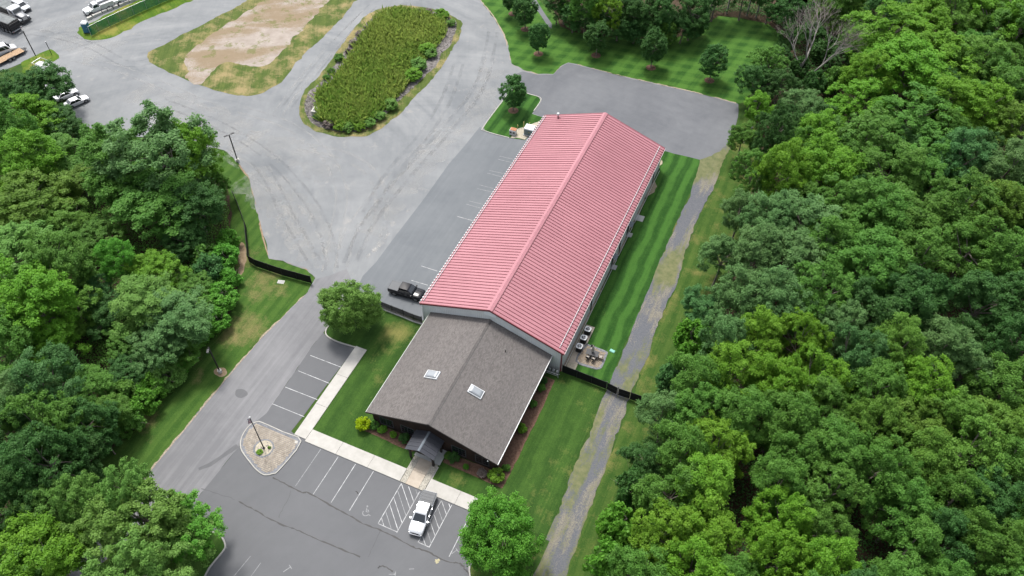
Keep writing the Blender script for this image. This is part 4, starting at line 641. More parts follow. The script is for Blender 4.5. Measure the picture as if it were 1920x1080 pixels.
VERGE_RIGHT = grass('dry_verge_grass', (0.032, 0.078, 0.013), (0.085, 0.135, 0.028), (0.20, 0.18, 0.062), 0.52, 0.74, ang=0.0, width=0.9, stripes=0.3, dscale=0.16)
FIELD_GRASS = grass('rough_field_grass', (0.060, 0.095, 0.022), (0.14, 0.17, 0.045), (0.30, 0.24, 0.12), 0.46, 0.64, ang=R(-30), width=1.2, stripes=0.2, dscale=0.18)
LIME_GRASS = grass('lime_grass', (0.055, 0.12, 0.012), (0.13, 0.20, 0.020), (0.26, 0.24, 0.06), 0.5, 0.7, ang=R(-60), stripes=0.2, dscale=0.15)
YARD = asphalt('pale_gravel_yard', (0.175, 0.187, 0.199), (0.30, 0.309, 0.314), ang=R(-25), streak=0.12, specks=0.40,
               tracks=((-52, 22, 0.4, 0.65), (2, 12, 0.45, 0.4)), bigamt=0.75, pale=(0.36, 0.345, 0.325))
ASPH_REAR = asphalt('worn_rear_asphalt', (0.125, 0.132, 0.145), (0.215, 0.222, 0.235), ang=R(100), streak=0.1, specks=0.3, tracks=((24, 84, 0.6, 0.25), (8, 92, 0.5, 0.12)))
ASPH_SIDE = asphalt('side_parking_asphalt', (0.145, 0.158, 0.172), (0.215, 0.228, 0.24), ang=0.0, streak=0.25, specks=0.2)
ASPH_DRIVE = asphalt('drive_asphalt', (0.17, 0.172, 0.182), (0.30, 0.30, 0.31), ang=0.0, streak=0.42, specks=0.25)
ASPH_FRONT = asphalt('front_parking_asphalt', (0.128, 0.132, 0.140), (0.172, 0.176, 0.185), ang=R(20), streak=0.12, specks=0.22)
def path_mat():
    k = Mt('overgrown_path', 0.95, 0.1)
    fine = k.noise(7, 4, 0.7); big = k.noise(0.28, 4, 0.62, k.rot(0, 1.2, 0.30)); mid = k.noise(1.1, 4)
    a = k.mix(k.rng(fine, 0.25, 0.75), (0.072, 0.077, 0.090), (0.135, 0.139, 0.150))
    tan = k.mix(k.rng(fine, 0.3, 0.7), (0.125, 0.115, 0.09), (0.235, 0.215, 0.17))
    grn = k.mix(k.rng(mid, 0.3, 0.7), (0.085, 0.105, 0.040), (0.155, 0.155, 0.075))
    m1 = k.rng(k.math('ADD', big, k.math('MULTIPLY', k.math('SUBTRACT', fine, 0.5), 0.35)), 0.51, 0.60)
    m2 = k.rng(k.math('ADD', k.noise(0.22, 4, 0.62, k.rot(0, 1.2, 0.32, (30, 11))), k.math('MULTIPLY', k.math('SUBTRACT', fine, 0.5), 0.3)), 0.49, 0.57)
    k.col(k.mix(k.math('MULTIPLY', m2, 0.9), k.mix(k.math('MULTIPLY', m1, 0.85), a, tan), grn)); k.bump(fine, 0.4, 0.04)
    return k.m
PATH = path_mat()
def dirt_mat():
    k = Mt('bare_dirt', 0.95, 0.1)
    fine = k.noise(4, 4, 0.7); big = k.noise(0.12, 5, 0.6, k.rot(R(-33), 0.5, 1.6)); mid = k.noise(0.5, 5, 0.65)
    c = k.mix(k.rng(mid, 0.3, 0.7), (0.25, 0.215, 0.185), (0.37, 0.33, 0.30))
    c = k.mix(k.rng(k.math('ADD', big, k.math('MULTIPLY', k.math('SUBTRACT', fine, 0.5), 0.3)), 0.44, 0.57, 0, 0.85), c, (0.20, 0.15, 0.09))
    c = k.mix(k.rng(k.math('ADD', k.noise(0.3, 4, 0.7), k.math('MULTIPLY', k.math('SUBTRACT', fine, 0.5), 0.3)), 0.54, 0.62, 0, 0.75), c, (0.12, 0.135, 0.04))
    c = k.mix(k.rng(fine, 0.25, 0.75, 0, 0.3), c, (0.15, 0.12, 0.09))
    k.col(c); k.bump(fine, 0.5, 0.06); return k.m
DIRT = dirt_mat()
def litter_mat():
    k = Mt('leaf_litter', 0.95, 0.1)
    f = k.noise(3, 5, 0.7); k.col(k.mix(k.rng(f, 0.3, 0.7), (0.030, 0.022, 0.014), (0.085, 0.06, 0.04))); k.bump(f, 0.5, 0.08); return k.m
LITTER = litter_mat()
def two(name, a, b, scale, rough=0.9, bump=0.4, det=4):
    a, b = tuple(x*0.8 for x in a), tuple(x*0.8 for x in b)
    k = Mt(name, rough, 0.2); f = k.noise(scale, det, 0.65); k.col(k.mix(k.rng(f, 0.3, 0.7), a, b)); k.bump(f, bump, 0.03); return k.m
CONC = two('sidewalk_concrete', (0.42, 0.41, 0.38), (0.52, 0.505, 0.475), 0.8, bump=0.1)
CONC_TAN = two('tan_concrete', (0.40, 0.345, 0.28), (0.52, 0.46, 0.385), 1.2, bump=0.1)
CONC_GREY = two('porch_concrete', (0.38, 0.39, 0.385), (0.48, 0.49, 0.48), 0.9, bump=0.1)
CONC_SPECK = two('exposed_aggregate', (0.20, 0.19, 0.16), (0.56, 0.53, 0.46), 5.0, bump=0.3)
KERB = two('kerb_concrete', (0.36, 0.35, 0.325), (0.50, 0.49, 0.455), 1.4, bump=0.15)
BLOCKC = two('block_concrete', (0.45, 0.44, 0.41), (0.66, 0.65, 0.61), 2.0)
TAN_GRAVEL = two('tan_gravel', (0.20, 0.165, 0.115), (0.46, 0.40, 0.30), 5.0)
PEA_GRAVEL = two('pale_pea_gravel', (0.30, 0.27, 0.21), (0.58, 0.53, 0.42), 5.0)
MULCH = two('brown_mulch', (0.085, 0.048, 0.032), (0.20, 0.12, 0.085), 4.0)
STONE = two('grey_stone', (0.14, 0.13, 0.14), (0.36, 0.34, 0.35), 2.5)
BASIN_STONE = two('basin_stone', (0.10, 0.092, 0.088), (0.27, 0.25, 0.24), 2.0)
SOIL_TAN = two('bare_tan_soil', (0.21, 0.15, 0.09), (0.34, 0.26, 0.175), 1.6)
PAVER = two('buff_pavers', (0.25, 0.215, 0.175), (0.45, 0.40, 0.33), 1.8, bump=0.2, det=6)
PAVER_GREY = two('grey_border_pavers', (0.16, 0.165, 0.18), (0.29, 0.30, 0.32), 3.0, bump=0.2)
PATIO_TAN = two('tan_patio_pavers', (0.24, 0.19, 0.135), (0.40, 0.325, 0.24), 2.0, bump=0.2)
PAINT = two('road_paint_white', (0.26, 0.265, 0.27), (0.66, 0.67, 0.68), 1.6, bump=0.0)
PAINT_OLD = two('worn_road_paint', (0.17, 0.175, 0.18), (0.40, 0.41, 0.42), 3.0, bump=0.0)
PAINT_YEL = two('pale_yellow_paint', (0.30, 0.28, 0.18), (0.55, 0.50, 0.32), 3.0, bump=0.0)
SEAL = plain('crack_sealant', (0.008, 0.008, 0.009), 0.6)
SEAL_OLD = plain('old_crack', (0.085, 0.087, 0.092), 0.9)
PATCH = asphalt('asphalt_patch', (0.125, 0.128, 0.135), (0.185, 0.188, 0.195), specks=0.3)
def roof_mat():
    k = Mt('faded_red_roof_paint', 0.5, 0.35)
    st = k.noise(1.0, 4, 0.65, k.rot(0, 0.10, 1.7)); bl = k.noise(0.13, 4, 0.6)
    f = k.math('ADD', k.math('MULTIPLY', k.rng(st, 0.3, 0.7), 0.5), k.math('MULTIPLY', k.rng(bl, 0.3, 0.7), 0.5))
    k.col(k.mix(f, (0.285, 0.118, 0.138), (0.37, 0.162, 0.188))); return k.m
ROOF_RED = roof_mat()
ROOF_TRIM = plain('maroon_trim_paint', (0.20, 0.045, 0.055), 0.5, 0, 0.35, 0.08)
RIB_SHADE_GUTTER = plain('rib_shade_and_gutter_red', (0.24, 0.072, 0.088), 0.5, 0, 0.35, 0.06, 0.3)  # deepened red paints in shade on roof ribs; gutters and clips share it
WALL_WHITE = plain('ribbed_white_metal', (0.80, 0.83, 0.825), 0.5, 0.0, 0.4, 0.07, 0.5)
WALL_LIGHT = plain('pale_patch_panel', (0.88, 0.93, 0.95), 0.5, 0, 0.4, 0.05)
WHITE = plain('white_paint', (0.60, 0.61, 0.62), 0.45, 0, 0.4, 0.05)
GALV = plain('galvanized_steel', (0.50, 0.52, 0.55), 0.4, 0.6, 0.5, 0.15, 3)
BLACK = plain('black_metal', (0.012, 0.012, 0.014), 0.5, 0, 0.4, 0.2)
DARKGREY = plain('dark_grey_plastic', (0.045, 0.047, 0.052), 0.6)
STEEL_BLUE = plain('grey_canopy_steel', (0.19, 0.22, 0.25), 0.5, 0.2, 0.4, 0.1)
RUBBER = plain('tyre_rubber', (0.014, 0.014, 0.015), 0.85)
RIM = plain('wheel_alloy', (0.42, 0.43, 0.45), 0.35, 0.8, 0.5, 0.1)
CHROME = plain('chrome', (0.62, 0.63, 0.65), 0.15, 1.0, 0.5, 0.05)
GLASS = plain('tinted_glass', (0.012, 0.016, 0.020), 0.06, 0.0, 0.9, 0.1)
LAMPG = plain('headlamp_lens', (0.75, 0.77, 0.8), 0.1, 0.0, 0.8, 0.05)
RED_LENS = plain('tail_lamp', (0.30, 0.01, 0.012), 0.15, 0, 0.7)
CAR_WHITE = plain('white_car_paint', (0.72, 0.73, 0.75), 0.3, 0, 0.5, 0.02, coat=0.8)
CAR_SILVER = plain('silver_car_paint', (0.62, 0.64, 0.67), 0.3, 0.25, 0.5, 0.02, coat=0.8)
CAR_BLACK = plain('black_car_paint', (0.004, 0.0045, 0.008), 0.10, 0, 0.35, 0.05)
CAR_BLUE = plain('navy_car_paint', (0.012, 0.018, 0.05), 0.15, 0, 0.6, 0.05, coat=1.0)
TRUCK_GREY = plain('grey_truck_paint', (0.16, 0.17, 0.19), 0.4, 0.2, 0.5, 0.1)
TARP = two('grey_tarpaulin', (0.11, 0.125, 0.13), (0.22, 0.235, 0.235), 1.0, 0.6, 0.2)
TONNEAU = plain('grey_vinyl_cover', (0.062, 0.070, 0.080), 0.55, 0, 0.4, 0.08)
WOOD = two('trailer_planks', (0.34, 0.225, 0.135), (0.52, 0.37, 0.24), 3.0)
BLUE_PLASTIC = plain('blue_plastic', (0.035, 0.17, 0.28), 0.5, 0, 0.4, 0.1)
WHITE_PLASTIC = plain('white_plastic', (0.72, 0.74, 0.75), 0.4)
TEAL = plain('green_utility_plastic', (0.18, 0.47, 0.39), 0.6)
TRANSF = plain('grey_green_transformer', (0.17, 0.22, 0.22), 0.5, 0, 0.4, 0.1)
YELLOW = plain('pale_yellow_bollard', (0.62, 0.55, 0.20), 0.6)
TERRA = plain('brown_lid', (0.40, 0.16, 0.07), 0.7)
BARK = two('grey_brown_bark', (0.13, 0.11, 0.09), (0.30, 0.27, 0.235), 4.0)
BARK_PALE = two('bleached_dead_wood', (0.26, 0.24, 0.22), (0.46, 0.43, 0.40), 2.5)
BARK_TWIG = two('grey_brown_twigs', (0.20, 0.175, 0.155), (0.36, 0.32, 0.29), 2.5)
TAN_CLOTH = plain('beige_parasol_cloth', (0.46, 0.42, 0.37), 0.9)
DARK_WOOD = plain('dark_stained_timber', (0.035, 0.028, 0.026), 0.7, 0, 0.3, 0.25, 3)
CANOPY_METAL = plain('charcoal_seam_roof', (0.060, 0.064, 0.078), 0.4, 0.3, 0.5, 0.1)
ROOF_EDGE = plain('pale_drip_edge', (0.36, 0.40, 0.35), 0.5)
FRAME_W = plain('white_skylight_frame', (0.75, 0.77, 0.79), 0.4)
def dome_mat():
    k = Mt('skylight_acrylic', 0.12, 0.6); k.col((0.24, 0.26, 0.28))
    return k.m
DOME = dome_mat()
def shingle_mat():
    k = Mt('brown_grey_shingles', 0.9, 0.15)
    br = k.n('ShaderNodeTexBrick', {'Vector': k.rot(R(90)), 'Color1': (0.094, 0.087, 0.085), 'Color2': (0.152, 0.142, 0.138), 'Mortar': (0.07, 0.062, 0.058),
             'Scale': 1.0, 'Mortar Size': 0.012, 'Bias': 0.0, 'Brick Width': 0.33, 'Row Height': 0.145}, offset=0.5)
    c = k.mix(k.rng(k.noise(0.16, 4, 0.65, k.rot(0, 1.0, 0.35)), 0.42, 0.66, 0, 0.55), br.outputs['Color'], (0.085, 0.08, 0.08))
    c = k.mix(k.rng(k.noise(2.2, 4, 0.7), 0.3, 0.7, 0, 0.3), c, (0.19, 0.175, 0.166))
    k.col(c); k.bump(br.outputs['Fac'], 0.3, 0.02); return k.m
SHINGLE = shingle_mat()
def siding_mat():
    k = Mt('brown_timber_siding', 0.85, 0.2)
    c = k.mix(k.rng(k.noise(3, 4, 0.7, k.rot(0, 6, 6)), 0.3, 0.7), (0.014, 0.009, 0.008), (0.036, 0.022, 0.018))
    c = k.mix(k.rng(k.noise(0.6, 3), 0.5, 0.7, 0, 0.7), c, (0.05, 0.027, 0.018)); k.col(c); return k.m
SIDING = siding_mat()
def mesh_fabric(name, c, a):
    k = Mt(name, 0.9, 0.1); k.col(c)
    tr = k.n('ShaderNodeBsdfTransparent')
    mx = k.n('ShaderNodeMixShader', {0: a, 1: tr.outputs[0], 2: k.b.outputs[0]}); k.t.links.new(mx.outputs[0], k.o.inputs[0]); return k.m
SCREEN_BLACK = plain('black_privacy_slats', (0.010, 0.011, 0.011), 0.75, 0, 0.2, 0.3, 4)
MESH_BROWN = mesh_fabric('dark_chain_link_mesh', (0.022, 0.018, 0.016), 0.72)
SCREEN_GREEN = mesh_fabric('green_windscreen_mesh', (0.02, 0.17, 0.09), 0.55)
def flag_mat():
    k = Mt('striped_flag_cloth', 0.8, 0.2)
    tc = k.n('ShaderNodeTexCoord').outputs['Generated']; s = k.n('ShaderNodeSeparateXYZ', {0: tc})
    st = k.math('GREATER_THAN', k.math('SINE', k.math('MULTIPLY', s.outputs[2], 13*math.pi)), 0.0)
    c = k.mix(st, (0.70, 0.70, 0.72), (0.32, 0.03, 0.05))
    can = k.math('MULTIPLY', k.math('LESS_THAN', s.outputs[0], 0.42), k.math('GREATER_THAN', s.outputs[2], 0.46))
    k.col(k.mix(can, c, (0.03, 0.035, 0.14))); return k.m
FLAG = flag_mat()
LEAF = {
 'B': leafmat('leaf_bright', (0.07, 0.175, 0.018), (0.158, 0.3, 0.04)),
 'M': leafmat('leaf_mid', (0.053, 0.139, 0.024), (0.119, 0.238, 0.048)),
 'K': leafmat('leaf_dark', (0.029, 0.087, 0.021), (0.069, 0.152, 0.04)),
 'S': leafmat('leaf_sage', (0.066, 0.145, 0.045), (0.132, 0.231, 0.082)),
 'T': leafmat('leaf_teal', (0.04, 0.118, 0.034), (0.092, 0.192, 0.064)),
 'O': leafmat('leaf_olive', (0.068, 0.148, 0.022), (0.142, 0.245, 0.048)),
 'Y': leafmat('leaf_yellowgreen', (0.085, 0.19, 0.02), (0.172, 0.305, 0.045)),
 'G': leafmat('leaf_fresh', (0.056, 0.175, 0.022), (0.125, 0.28, 0.045)),
 'N': leafmat('leaf_soft', (0.085, 0.180, 0.036), (0.165, 0.285, 0.075)),
 'L': leafmat('leaf_lime', (0.172, 0.264, 0.011), (0.356, 0.449, 0.026)),
 'R': leafmat('leaf_reed', (0.072, 0.165, 0.024), (0.235, 0.275, 0.072)),
 'P': leafmat('leaf_mauve_weed', (0.132, 0.112, 0.099), (0.251, 0.218, 0.198)),
}

# ------------------------------------------------------------------ ground
sheet('ground', [(-2500, -2500), (2500, -2500), (2500, 2500), (-2500, 2500)], 0.0, GRASS_BASE)
for nm, key in (('left_wood_floor', 'left_wood'), ('right_wood_floor', 'right_wood'), ('rear_wood_floor', 'top_wood')):
    sheet(nm, rough_poly(SITE[key], 1.5, 0.3, 3), 0.008, LITTER)
sheet('left_verge', rough_poly(SITE['left_verge'], 0.8, 0.12, 4), 0.016, VERGE_LEFT)
sheet('right_verge', rough_poly(SITE['right_verge'], 0.8, 0.15, 5), 0.016, VERGE_RIGHT)
sheet('rear_lawn', rough_poly(SITE['rear_lawn'], 1.0, 0.12, 6), 0.020, LAWN_REAR)
sheet('yard_gravel', rough_poly(SITE['yard'], 0.8, 0.16, 7), 0.030, YARD)
sheet('drive', rough_poly(SITE['drive'], 0.8, 0.08, 8), 0.038, ASPH_DRIVE)
sheet('rear_lot', rough_poly(SITE['rear_lot'], 0.8, 0.07, 9), 0.042, ASPH_REAR)
sheet('side_parking', SITE['side_parking'], 0.046, ASPH_SIDE)
sheet('front_parking', rough_poly(SITE['front_parking'], 1.5, 0.02, 10), 0.046, ASPH_FRONT)
sheet('overgrown_path', rough_poly(SITE['path'], 0.6, 0.16, 12), 0.050, PATH)
sheet('side_lawn', rough_poly(SITE['side_lawn'], 0.8, 0.06, 13), 0.058, LAWN_SIDE)
sheet('front_lawn', SITE['front_lawn'], 0.058, LAWN_FRONT)
sheet('barn_gravel_strip', rough_poly(SITE['building_strip'], 0.5, 0.1, 14), 0.064, TAN_GRAVEL)
sheet('field_verge', rough_poly(smooth_line(SITE['field'], True, 4), 0.8, 0.2, 15), 0.042, FIELD_GRASS)
sheet('field_dirt', rough_poly(smooth_line(SITE['field_dirt'], True, 3), 0.7, 0.32, 16), 0.048, DIRT)
sheet('yard_grass_strip', rough_poly(smooth_line(SITE['yard_strip'], True, 3), 0.8, 0.2, 17), 0.044, LIME_GRASS)
sheet('yard_grass_patch', rough_poly(SITE['yard_patch'], 0.8, 0.2, 18), 0.044, LIME_GRASS)
sheet('basin_verge', rough_poly(smooth_line(SITE['pond'], True, 4), 0.6, 0.15, 19), 0.050, FIELD_GRASS)
sheet('basin_bed', rough_poly(smooth_line(SITE['riprap'], True, 4), 0.6, 0.2, 20), 0.058, BASIN_STONE)
sheet('back_track', SITE['back_track'], 0.028, ASPH_REAR)
sheet('bare_soil_by_fence', rough_poly(smooth_line(SITE['dry_edge_left'], True, 3), 0.4, 0.12, 21), 0.024, SOIL_TAN)
def island(name, key, mat, kerbline=None, closed=True, z=0.10, skip=0):
    pts = SITE[key]
    struct(name, G().prism(pts, 0.0, z), mat)
island('rear_island_lawn', 'rear_island', LAWN_SIDE)
island('corner_island_lawn', 'corner_island', VERGE_LEFT)
island('tree_island_lawn', 'corner_island_right', LAWN_FRONT)
RI = SITE['rear_island']
kerb('rear_island_kerb', smooth_line(RI[4:]+RI[:4], False, 4)[:-1][8:], KERB, 0.15, 0.2)
kerb('lot_corner_kerb', smooth_line(SITE['kerb_lot_tree'], False, 4), KERB, 0.18, 0.22)
kerb('corner_island_kerb', smooth_line(SITE['kerb_corner'], False, 4), KERB, 0.16, 0.22)
kerb('tree_island_kerb', smooth_line(SITE['kerb_corner_right'], False, 4), KERB, 0.16, 0.2)
sheet('equipment_gravel', rough_poly(SITE['equipment_bed'], 0.5, 0.1, 22), 0.108, PEA_GRAVEL)
# tan gravel fringes where grass meets asphalt
def fringe(name, pts, w, z, seed, mat):
    pts = rough_poly(pts, 0.5, 0.07, seed, False)
    g = ribbon(pts, w, z); r = random.Random(seed); k = 0.5
    for i in range(len(pts)):
        k = min(1.0, max(0.02, k+r.gauss(0, 0.28)))
        a, b = Vector(g.v[2*i]), Vector(g.v[2*i+1]); m = (a+b)/2
        g.v[2*i] = tuple(m+(a-m)*k); g.v[2*i+1] = tuple(m+(b-m)*k)
    struct(name, g, mat)
fringe('drive_gravel_edge', SITE['drive'][1:11], 0.32, 0.043, 31, TAN_GRAVEL)
fringe('rear_lot_gravel_edge', SITE['rear_lawn'][1:15], 0.3, 0.047, 32, TAN_GRAVEL)
fringe('verge_gravel_edge', SITE['yard'][1:10], 0.3, 0.036, 35, SOIL_TAN)
# wheel scuffs, sealed cracks and patches
fp = bpy.data.objects['front_parking']
for i, key in enumerate(('cracks', 'cracks_b', 'cracks_c', 'cracks_f')):
    pts = smooth_line(SITE[key], False, 5)
    pts = [(x+rnd.gauss(0, 0.03), y+rnd.gauss(0, 0.03)) for x, y in pts]
    part('sealed_crack', ribbon(pts, 0.15, 0.0515, 0.6, i), SEAL, fp)
for i, key in enumerate(('cracks_d', 'cracks_e', 'cracks_g')):
    pts = [(x+rnd.gauss(0, 0.04), y+rnd.gauss(0, 0.04)) for x, y in smooth_line(SITE[key], False, 6)]
    part('hairline_crack', ribbon(pts, 0.06, 0.0515, 0.5, i), SEAL_OLD, fp)
dr = bpy.data.objects['drive']
px, py = SITE['misc_ground'][12]
part('asphalt_patch', G().add([(px+0.95*math.cos(t)*(1+0.12*math.sin(3*t)), py+0.72*math.sin(t), 0.043) for t in [i*math.pi/9 for i in range(18)]], [tuple(range(18))]), PATCH, dr)
part('asphalt_patch', ribbon([(-13.2, -9.2), (-12.2, -8.0), (-11.6, -6.6), (-11.0, -5.2), (-10.6, -4.2)], 0.6, 0.0505, 0.6, 3), PATCH, dr)

def faint(name, c, a):
    k = Mt(name, 0.95, 0.1); k.col(c)
    tr = k.n('ShaderNodeBsdfTransparent')
    f = k.math('MULTIPLY', k.rng(k.noise(0.35, 4, 0.7), 0.38, 0.66), k.rng(k.noise(2.5, 3, 0.7), 0.25, 0.75, 0.3, 1.0))
    mx = k.n('ShaderNodeMixShader', {0: k.math('MULTIPLY', f, a), 1: tr.outputs[0], 2: k.b.outputs[0]}); k.t.links.new(mx.outputs[0], k.o.inputs[0]); return k.m
SPILL = faint('pale_stone_dust', (0.42, 0.415, 0.40), 0.9)
TRK_D = faint('dark_tyre_track', (0.12, 0.125, 0.135), 0.30)
TRK_P = faint('pale_dust_track', (0.38, 0.38, 0.37), 0.5)
yg = bpy.data.objects['yard_gravel']
for i, tr_ in enumerate(SITE['tracks']):
    pts = smooth_line(tr_, False, 8); zz = 0.0345+0.0004*i
    for s_ in (-1, 1):
        N_ = len(pts); off = []
        for j in range(N_):
            a = Vector(pts[max(0, j-1)]); b = Vector(pts[min(N_-1, j+1)]); d = (b-a).normalized(); off.append((pts[j][0]-d.y*0.95*s_, pts[j][1]+d.x*0.95*s_))
        part('tyre_track', ribbon(off, 0.45 if i % 3 else 0.7, zz+(0.0002 if s_ > 0 else 0), 0.25, i), TRK_D if i % 2 else TRK_P, yg)
for i, (tr_, w_) in enumerate(SITE['dust']):
    part('dust_band', ribbon(smooth_line(tr_, False, 8), w_, 0.0322+0.0003*i, 0.35, i), TRK_P, yg)
r5 = random.Random(5)
for x, y, s_ in SITE['spills']:
    part('stone_spill', G().add([(x+s_*r5.uniform(0.4, 1.1)*math.cos(t), y+1.6*s_*r5.uniform(0.4, 1.1)*math.sin(t), 0.0405) for t in [k*math.pi/7 for k in range(14)]], [tuple(range(14))]), SPILL, yg)

# ------------------------------------------------------------------ sidewalks: one slab per bay, joints open
def slab_run(parent, p0, p1, w, n, mat, z0=0.0, z1=0.16, gap=0.035):
    a = Vector(p0); b = Vector(p1); d = (b-a); L = d.length; d /= L; nn = Vector((-d.y, d.x))
    for i in range(n):
        s0 = a+d*(L*i/n+gap/2); s1 = a+d*(L*(i+1)/n-gap/2)
        q = [s0, s1, s1+nn*w, s0+nn*w]
        zz = z1+rnd.uniform(-0.006, 0.006)
        part('slab', G().prism([(p.x, p.y) for p in q], z0, zz), mat, parent)
sw = struct('sidewalk', G().box(-2.5, 24.4, 0.14, 1.9, 0.0, 0.06), KERB)
slab_run(sw, (-2.62, 0.06), (12.15, 0.06), 1.98, 3, CONC)
slab_run(sw, (15.75, 0.06), (24.6, 0.06), 1.98, 2, CONC)
slab_run(sw, (-2.66, 0.35), (-2.66, 16.8), 1.85, 3, CONC)
ww = struct('entrance_walk', G().box(12.1, 15.9, 0.2, 4.0, 0.0, 0.06), KERB)
part('slab', G().box(12.2, 12.95, 0.07, 4.2, 0, 0.160), CONC_SPECK, ww)
part('slab', G().box(12.98, 14.85, 0.07, 2.2, 0, 0.164), CONC_TAN, ww)
part('slab', G().box(12.98, 14.85, 2.23, 4.2, 0, 0.162), CONC_TAN, ww)
part('slab', G().box(14.88, 15.70, 0.07, 4.2, 0, 0.160), CONC_SPECK, ww)

# ------------------------------------------------------------------ painted markings
def line(parent, a, b, w, z, mat, name='painted_line'):
    a = Vector(a); b = Vector(b); n = 8
    part(name, ribbon([tuple(a.lerp(b, i/n)) for i in range(n+1)], w, z, 0.12, int(a.x*7)), mat, parent)
SL = SITE['stripes_left_a']
for i in range(0, 8, 2): line(fp, SL[i], SL[i+1], 0.09, 0.0512, PAINT)
SF = SITE['stripes_front_a']
for i in range(0, 18, 2): line(fp, (SF[i][0], min(-0.1, SF[i][1])), SF[i+1], 0.085, 0.0512, PAINT_OLD if i < 2 else PAINT)
def hatch(x0, x1, y0, y1, n, slope):
    line(fp, (x0, y1), (x1, y1), 0.085, 0.0524, PAINT)
    W = x1-x0
    for i in range(-8, n+8):
        ya = y0-i*1.05; yb = ya-slope*W           # from left edge down to right edge
        pts = [(x0, ya), (x1, yb)]
        if yb < y1: 
            t = (ya-y1)/(ya-yb) if ya > y1 else -1
            if t <= 0.05: continue
            pts[1] = (x0+W*t, y1)
        if ya > y0:
            t = (ya-y0)/(ya-yb)
            if t >= 0.95: continue
            pts[0] = (x0+W*t, y0)
        line(fp, pts[0], pts[1], 0.08, 0.0524, PAINT_OLD if i % 3 == 1 else PAINT)
hatch(SF[8][0], SF[10][0], -0.12, SF[9][1], 7, 0.98)
hatch(SF[12][0], SF[14][0], -0.12, SF[13][1], 7, 1.0)
sp = bpy.data.objects['side_parking']
SS = SITE['stripes_side']
for i in range(0, len(SS), 2): line(sp, SS[i], SS[i+1], 0.085, 0.0512, PAINT if i < 6 else PAINT_OLD)
# accessible-parking symbol: wheelchair outline
def symbol(c, s=1.0, rz=0.0):
    g = G(); N = 18
    def P(x, y): return (c[0]+s*(x*math.cos(rz)-y*math.sin(rz)), c[1]+s*(x*math.sin(rz)+y*math.cos(rz)))
    wheel = [P(0.42*math.cos(t), 0.42*math.sin(t)) for t in [R(150)+i*R(270)/N for i in range(N+1)]]
    for pl in (wheel, [P(-0.05, 0.75), P(-0.02, 0.18), P(0.38, 0.14), P(0.55, -0.32), P(0.75, -0.26)], [P(-0.04, 0.45), P(0.30, 0.42)]):
        r = ribbon(pl, 0.10*s, 0.0518); g.add(r.v, r.f)
    hd = [P(-0.06+0.13*math.cos(t), 0.95+0.13*math.sin(t)) for t in [i*math.pi/5 for i in range(10)]]
    g.add([(x, y, 0.0518) for x, y in hd], [tuple(range(10))])
    part('accessible_symbol', g, PAINT_OLD, fp)
symbol(SITE['misc_marks'][0], 0.95, R(15))
for (c, a, L, y) in ((SITE['misc_marks'][1], 60, 0.8, True), (SITE['misc_marks'][3], 28, 0.6, False), (SITE['misc_marks'][4], 25, 0.8, True), (SITE['misc_marks'][5], 62, 1.0, True), (SITE['misc_marks'][7], 5, 0.5, False)):
    d = Vector((math.cos(R(a)), math.sin(R(a)))); c = Vector(c)
    line(fp, c-d*L/2, c+d*L/2, 0.09, 0.0515, PAINT_OLD, 'paint_mark')
    if y:
        n = Vector((-d.y, d.x)); line(fp, c+d*L/2-n*0.32, c+d*L/2+n*0.32, 0.09, 0.0521, PAINT_OLD, 'paint_mark')
c = SITE['misc_marks'][2]
part('paint_mark', G().add([(c[0]+rnd.uniform(0.16, 0.46)*math.cos(i*math.pi/8), c[1]+rnd.uniform(0.16, 0.40)*math.sin(i*math.pi/8), 0.0515) for i in range(16)], [tuple(range(16))]), PAINT_YEL, fp)
line(fp, SITE['misc_marks'][6], (SITE['misc_marks'][6][0]-0.7, SITE['misc_marks'][6][1]-5.5), 0.08, 0.0515, PAINT_OLD)
line(fp, (SITE['misc_marks'][5][0]-3.4, SITE['misc_marks'][5][1]-0.6), (SITE['misc_marks'][5][0]-3.6, SITE['misc_marks'][5][1]-4.0), 0.07, 0.0515, PAINT_OLD)

# ------------------------------------------------------------------ flag island with pavers
FI = smooth_line(SITE['flag_island'], True, 3)
def inset(poly, d):
    c = Vector((sum(p[0] for p in poly)/len(poly), sum(p[1] for p in poly)/len(poly))); out = []
    N = len(poly)
    for i in range(N):
        a = Vector(poly[i-1]); b = Vector(poly[(i+1) % N]); t = (b-a).normalized(); n = Vector((-t.y, t.x)); p = Vector(poly[i])
        if (c-p).dot(n) < 0: n = -n
        out.append(tuple(p+n*d))
    return out
def inside(p, poly):
    x, y = p; r = False; j = len(poly)-1
    for i in range(len(poly)):
        xi, yi = poly[i]; xj, yj = poly[j]
        if (yi > y) != (yj > y) and x < (xj-xi)*(y-yi)/(yj-yi)+xi: r = not r
        j = i
    return r
def pavers(name, poly, mat, size, z0, z1, parent, ang=0.0, skip=None, seed=1):
    r = random.Random(seed); g = G()
    xs = [p[0] for p in poly]; ys = [p[1] for p in poly]; cx = sum(xs)/len(xs); cy = sum(ys)/len(ys)
    rad = max(max(xs)-min(xs), max(ys)-min(ys)); w, h = size; j = -int(rad/h)
    ca, sa = math.cos(ang), math.sin(ang)
    while j*h < rad:
        x = -rad+(0.5*w if j % 2 else 0)
        while x < rad:
            ww = w*r.choice((0.7, 1.0, 1.0, 1.3)); mx, my = x+ww/2, j*h
            X, Y = cx+mx*ca-my*sa, cy+mx*sa+my*ca
            if inside((X, Y), poly) and not (skip and skip(X, Y)):
                g.box(X-ww/2+0.02, X+ww/2-0.02, Y-h/2+0.02, Y+h/2-0.02, z0, z1+r.uniform(-0.008, 0.008), ang, (X, Y))
            x += ww
        j += 1
    o = part(name, g, mat, parent); o['kind'] = 'stuff'; return o
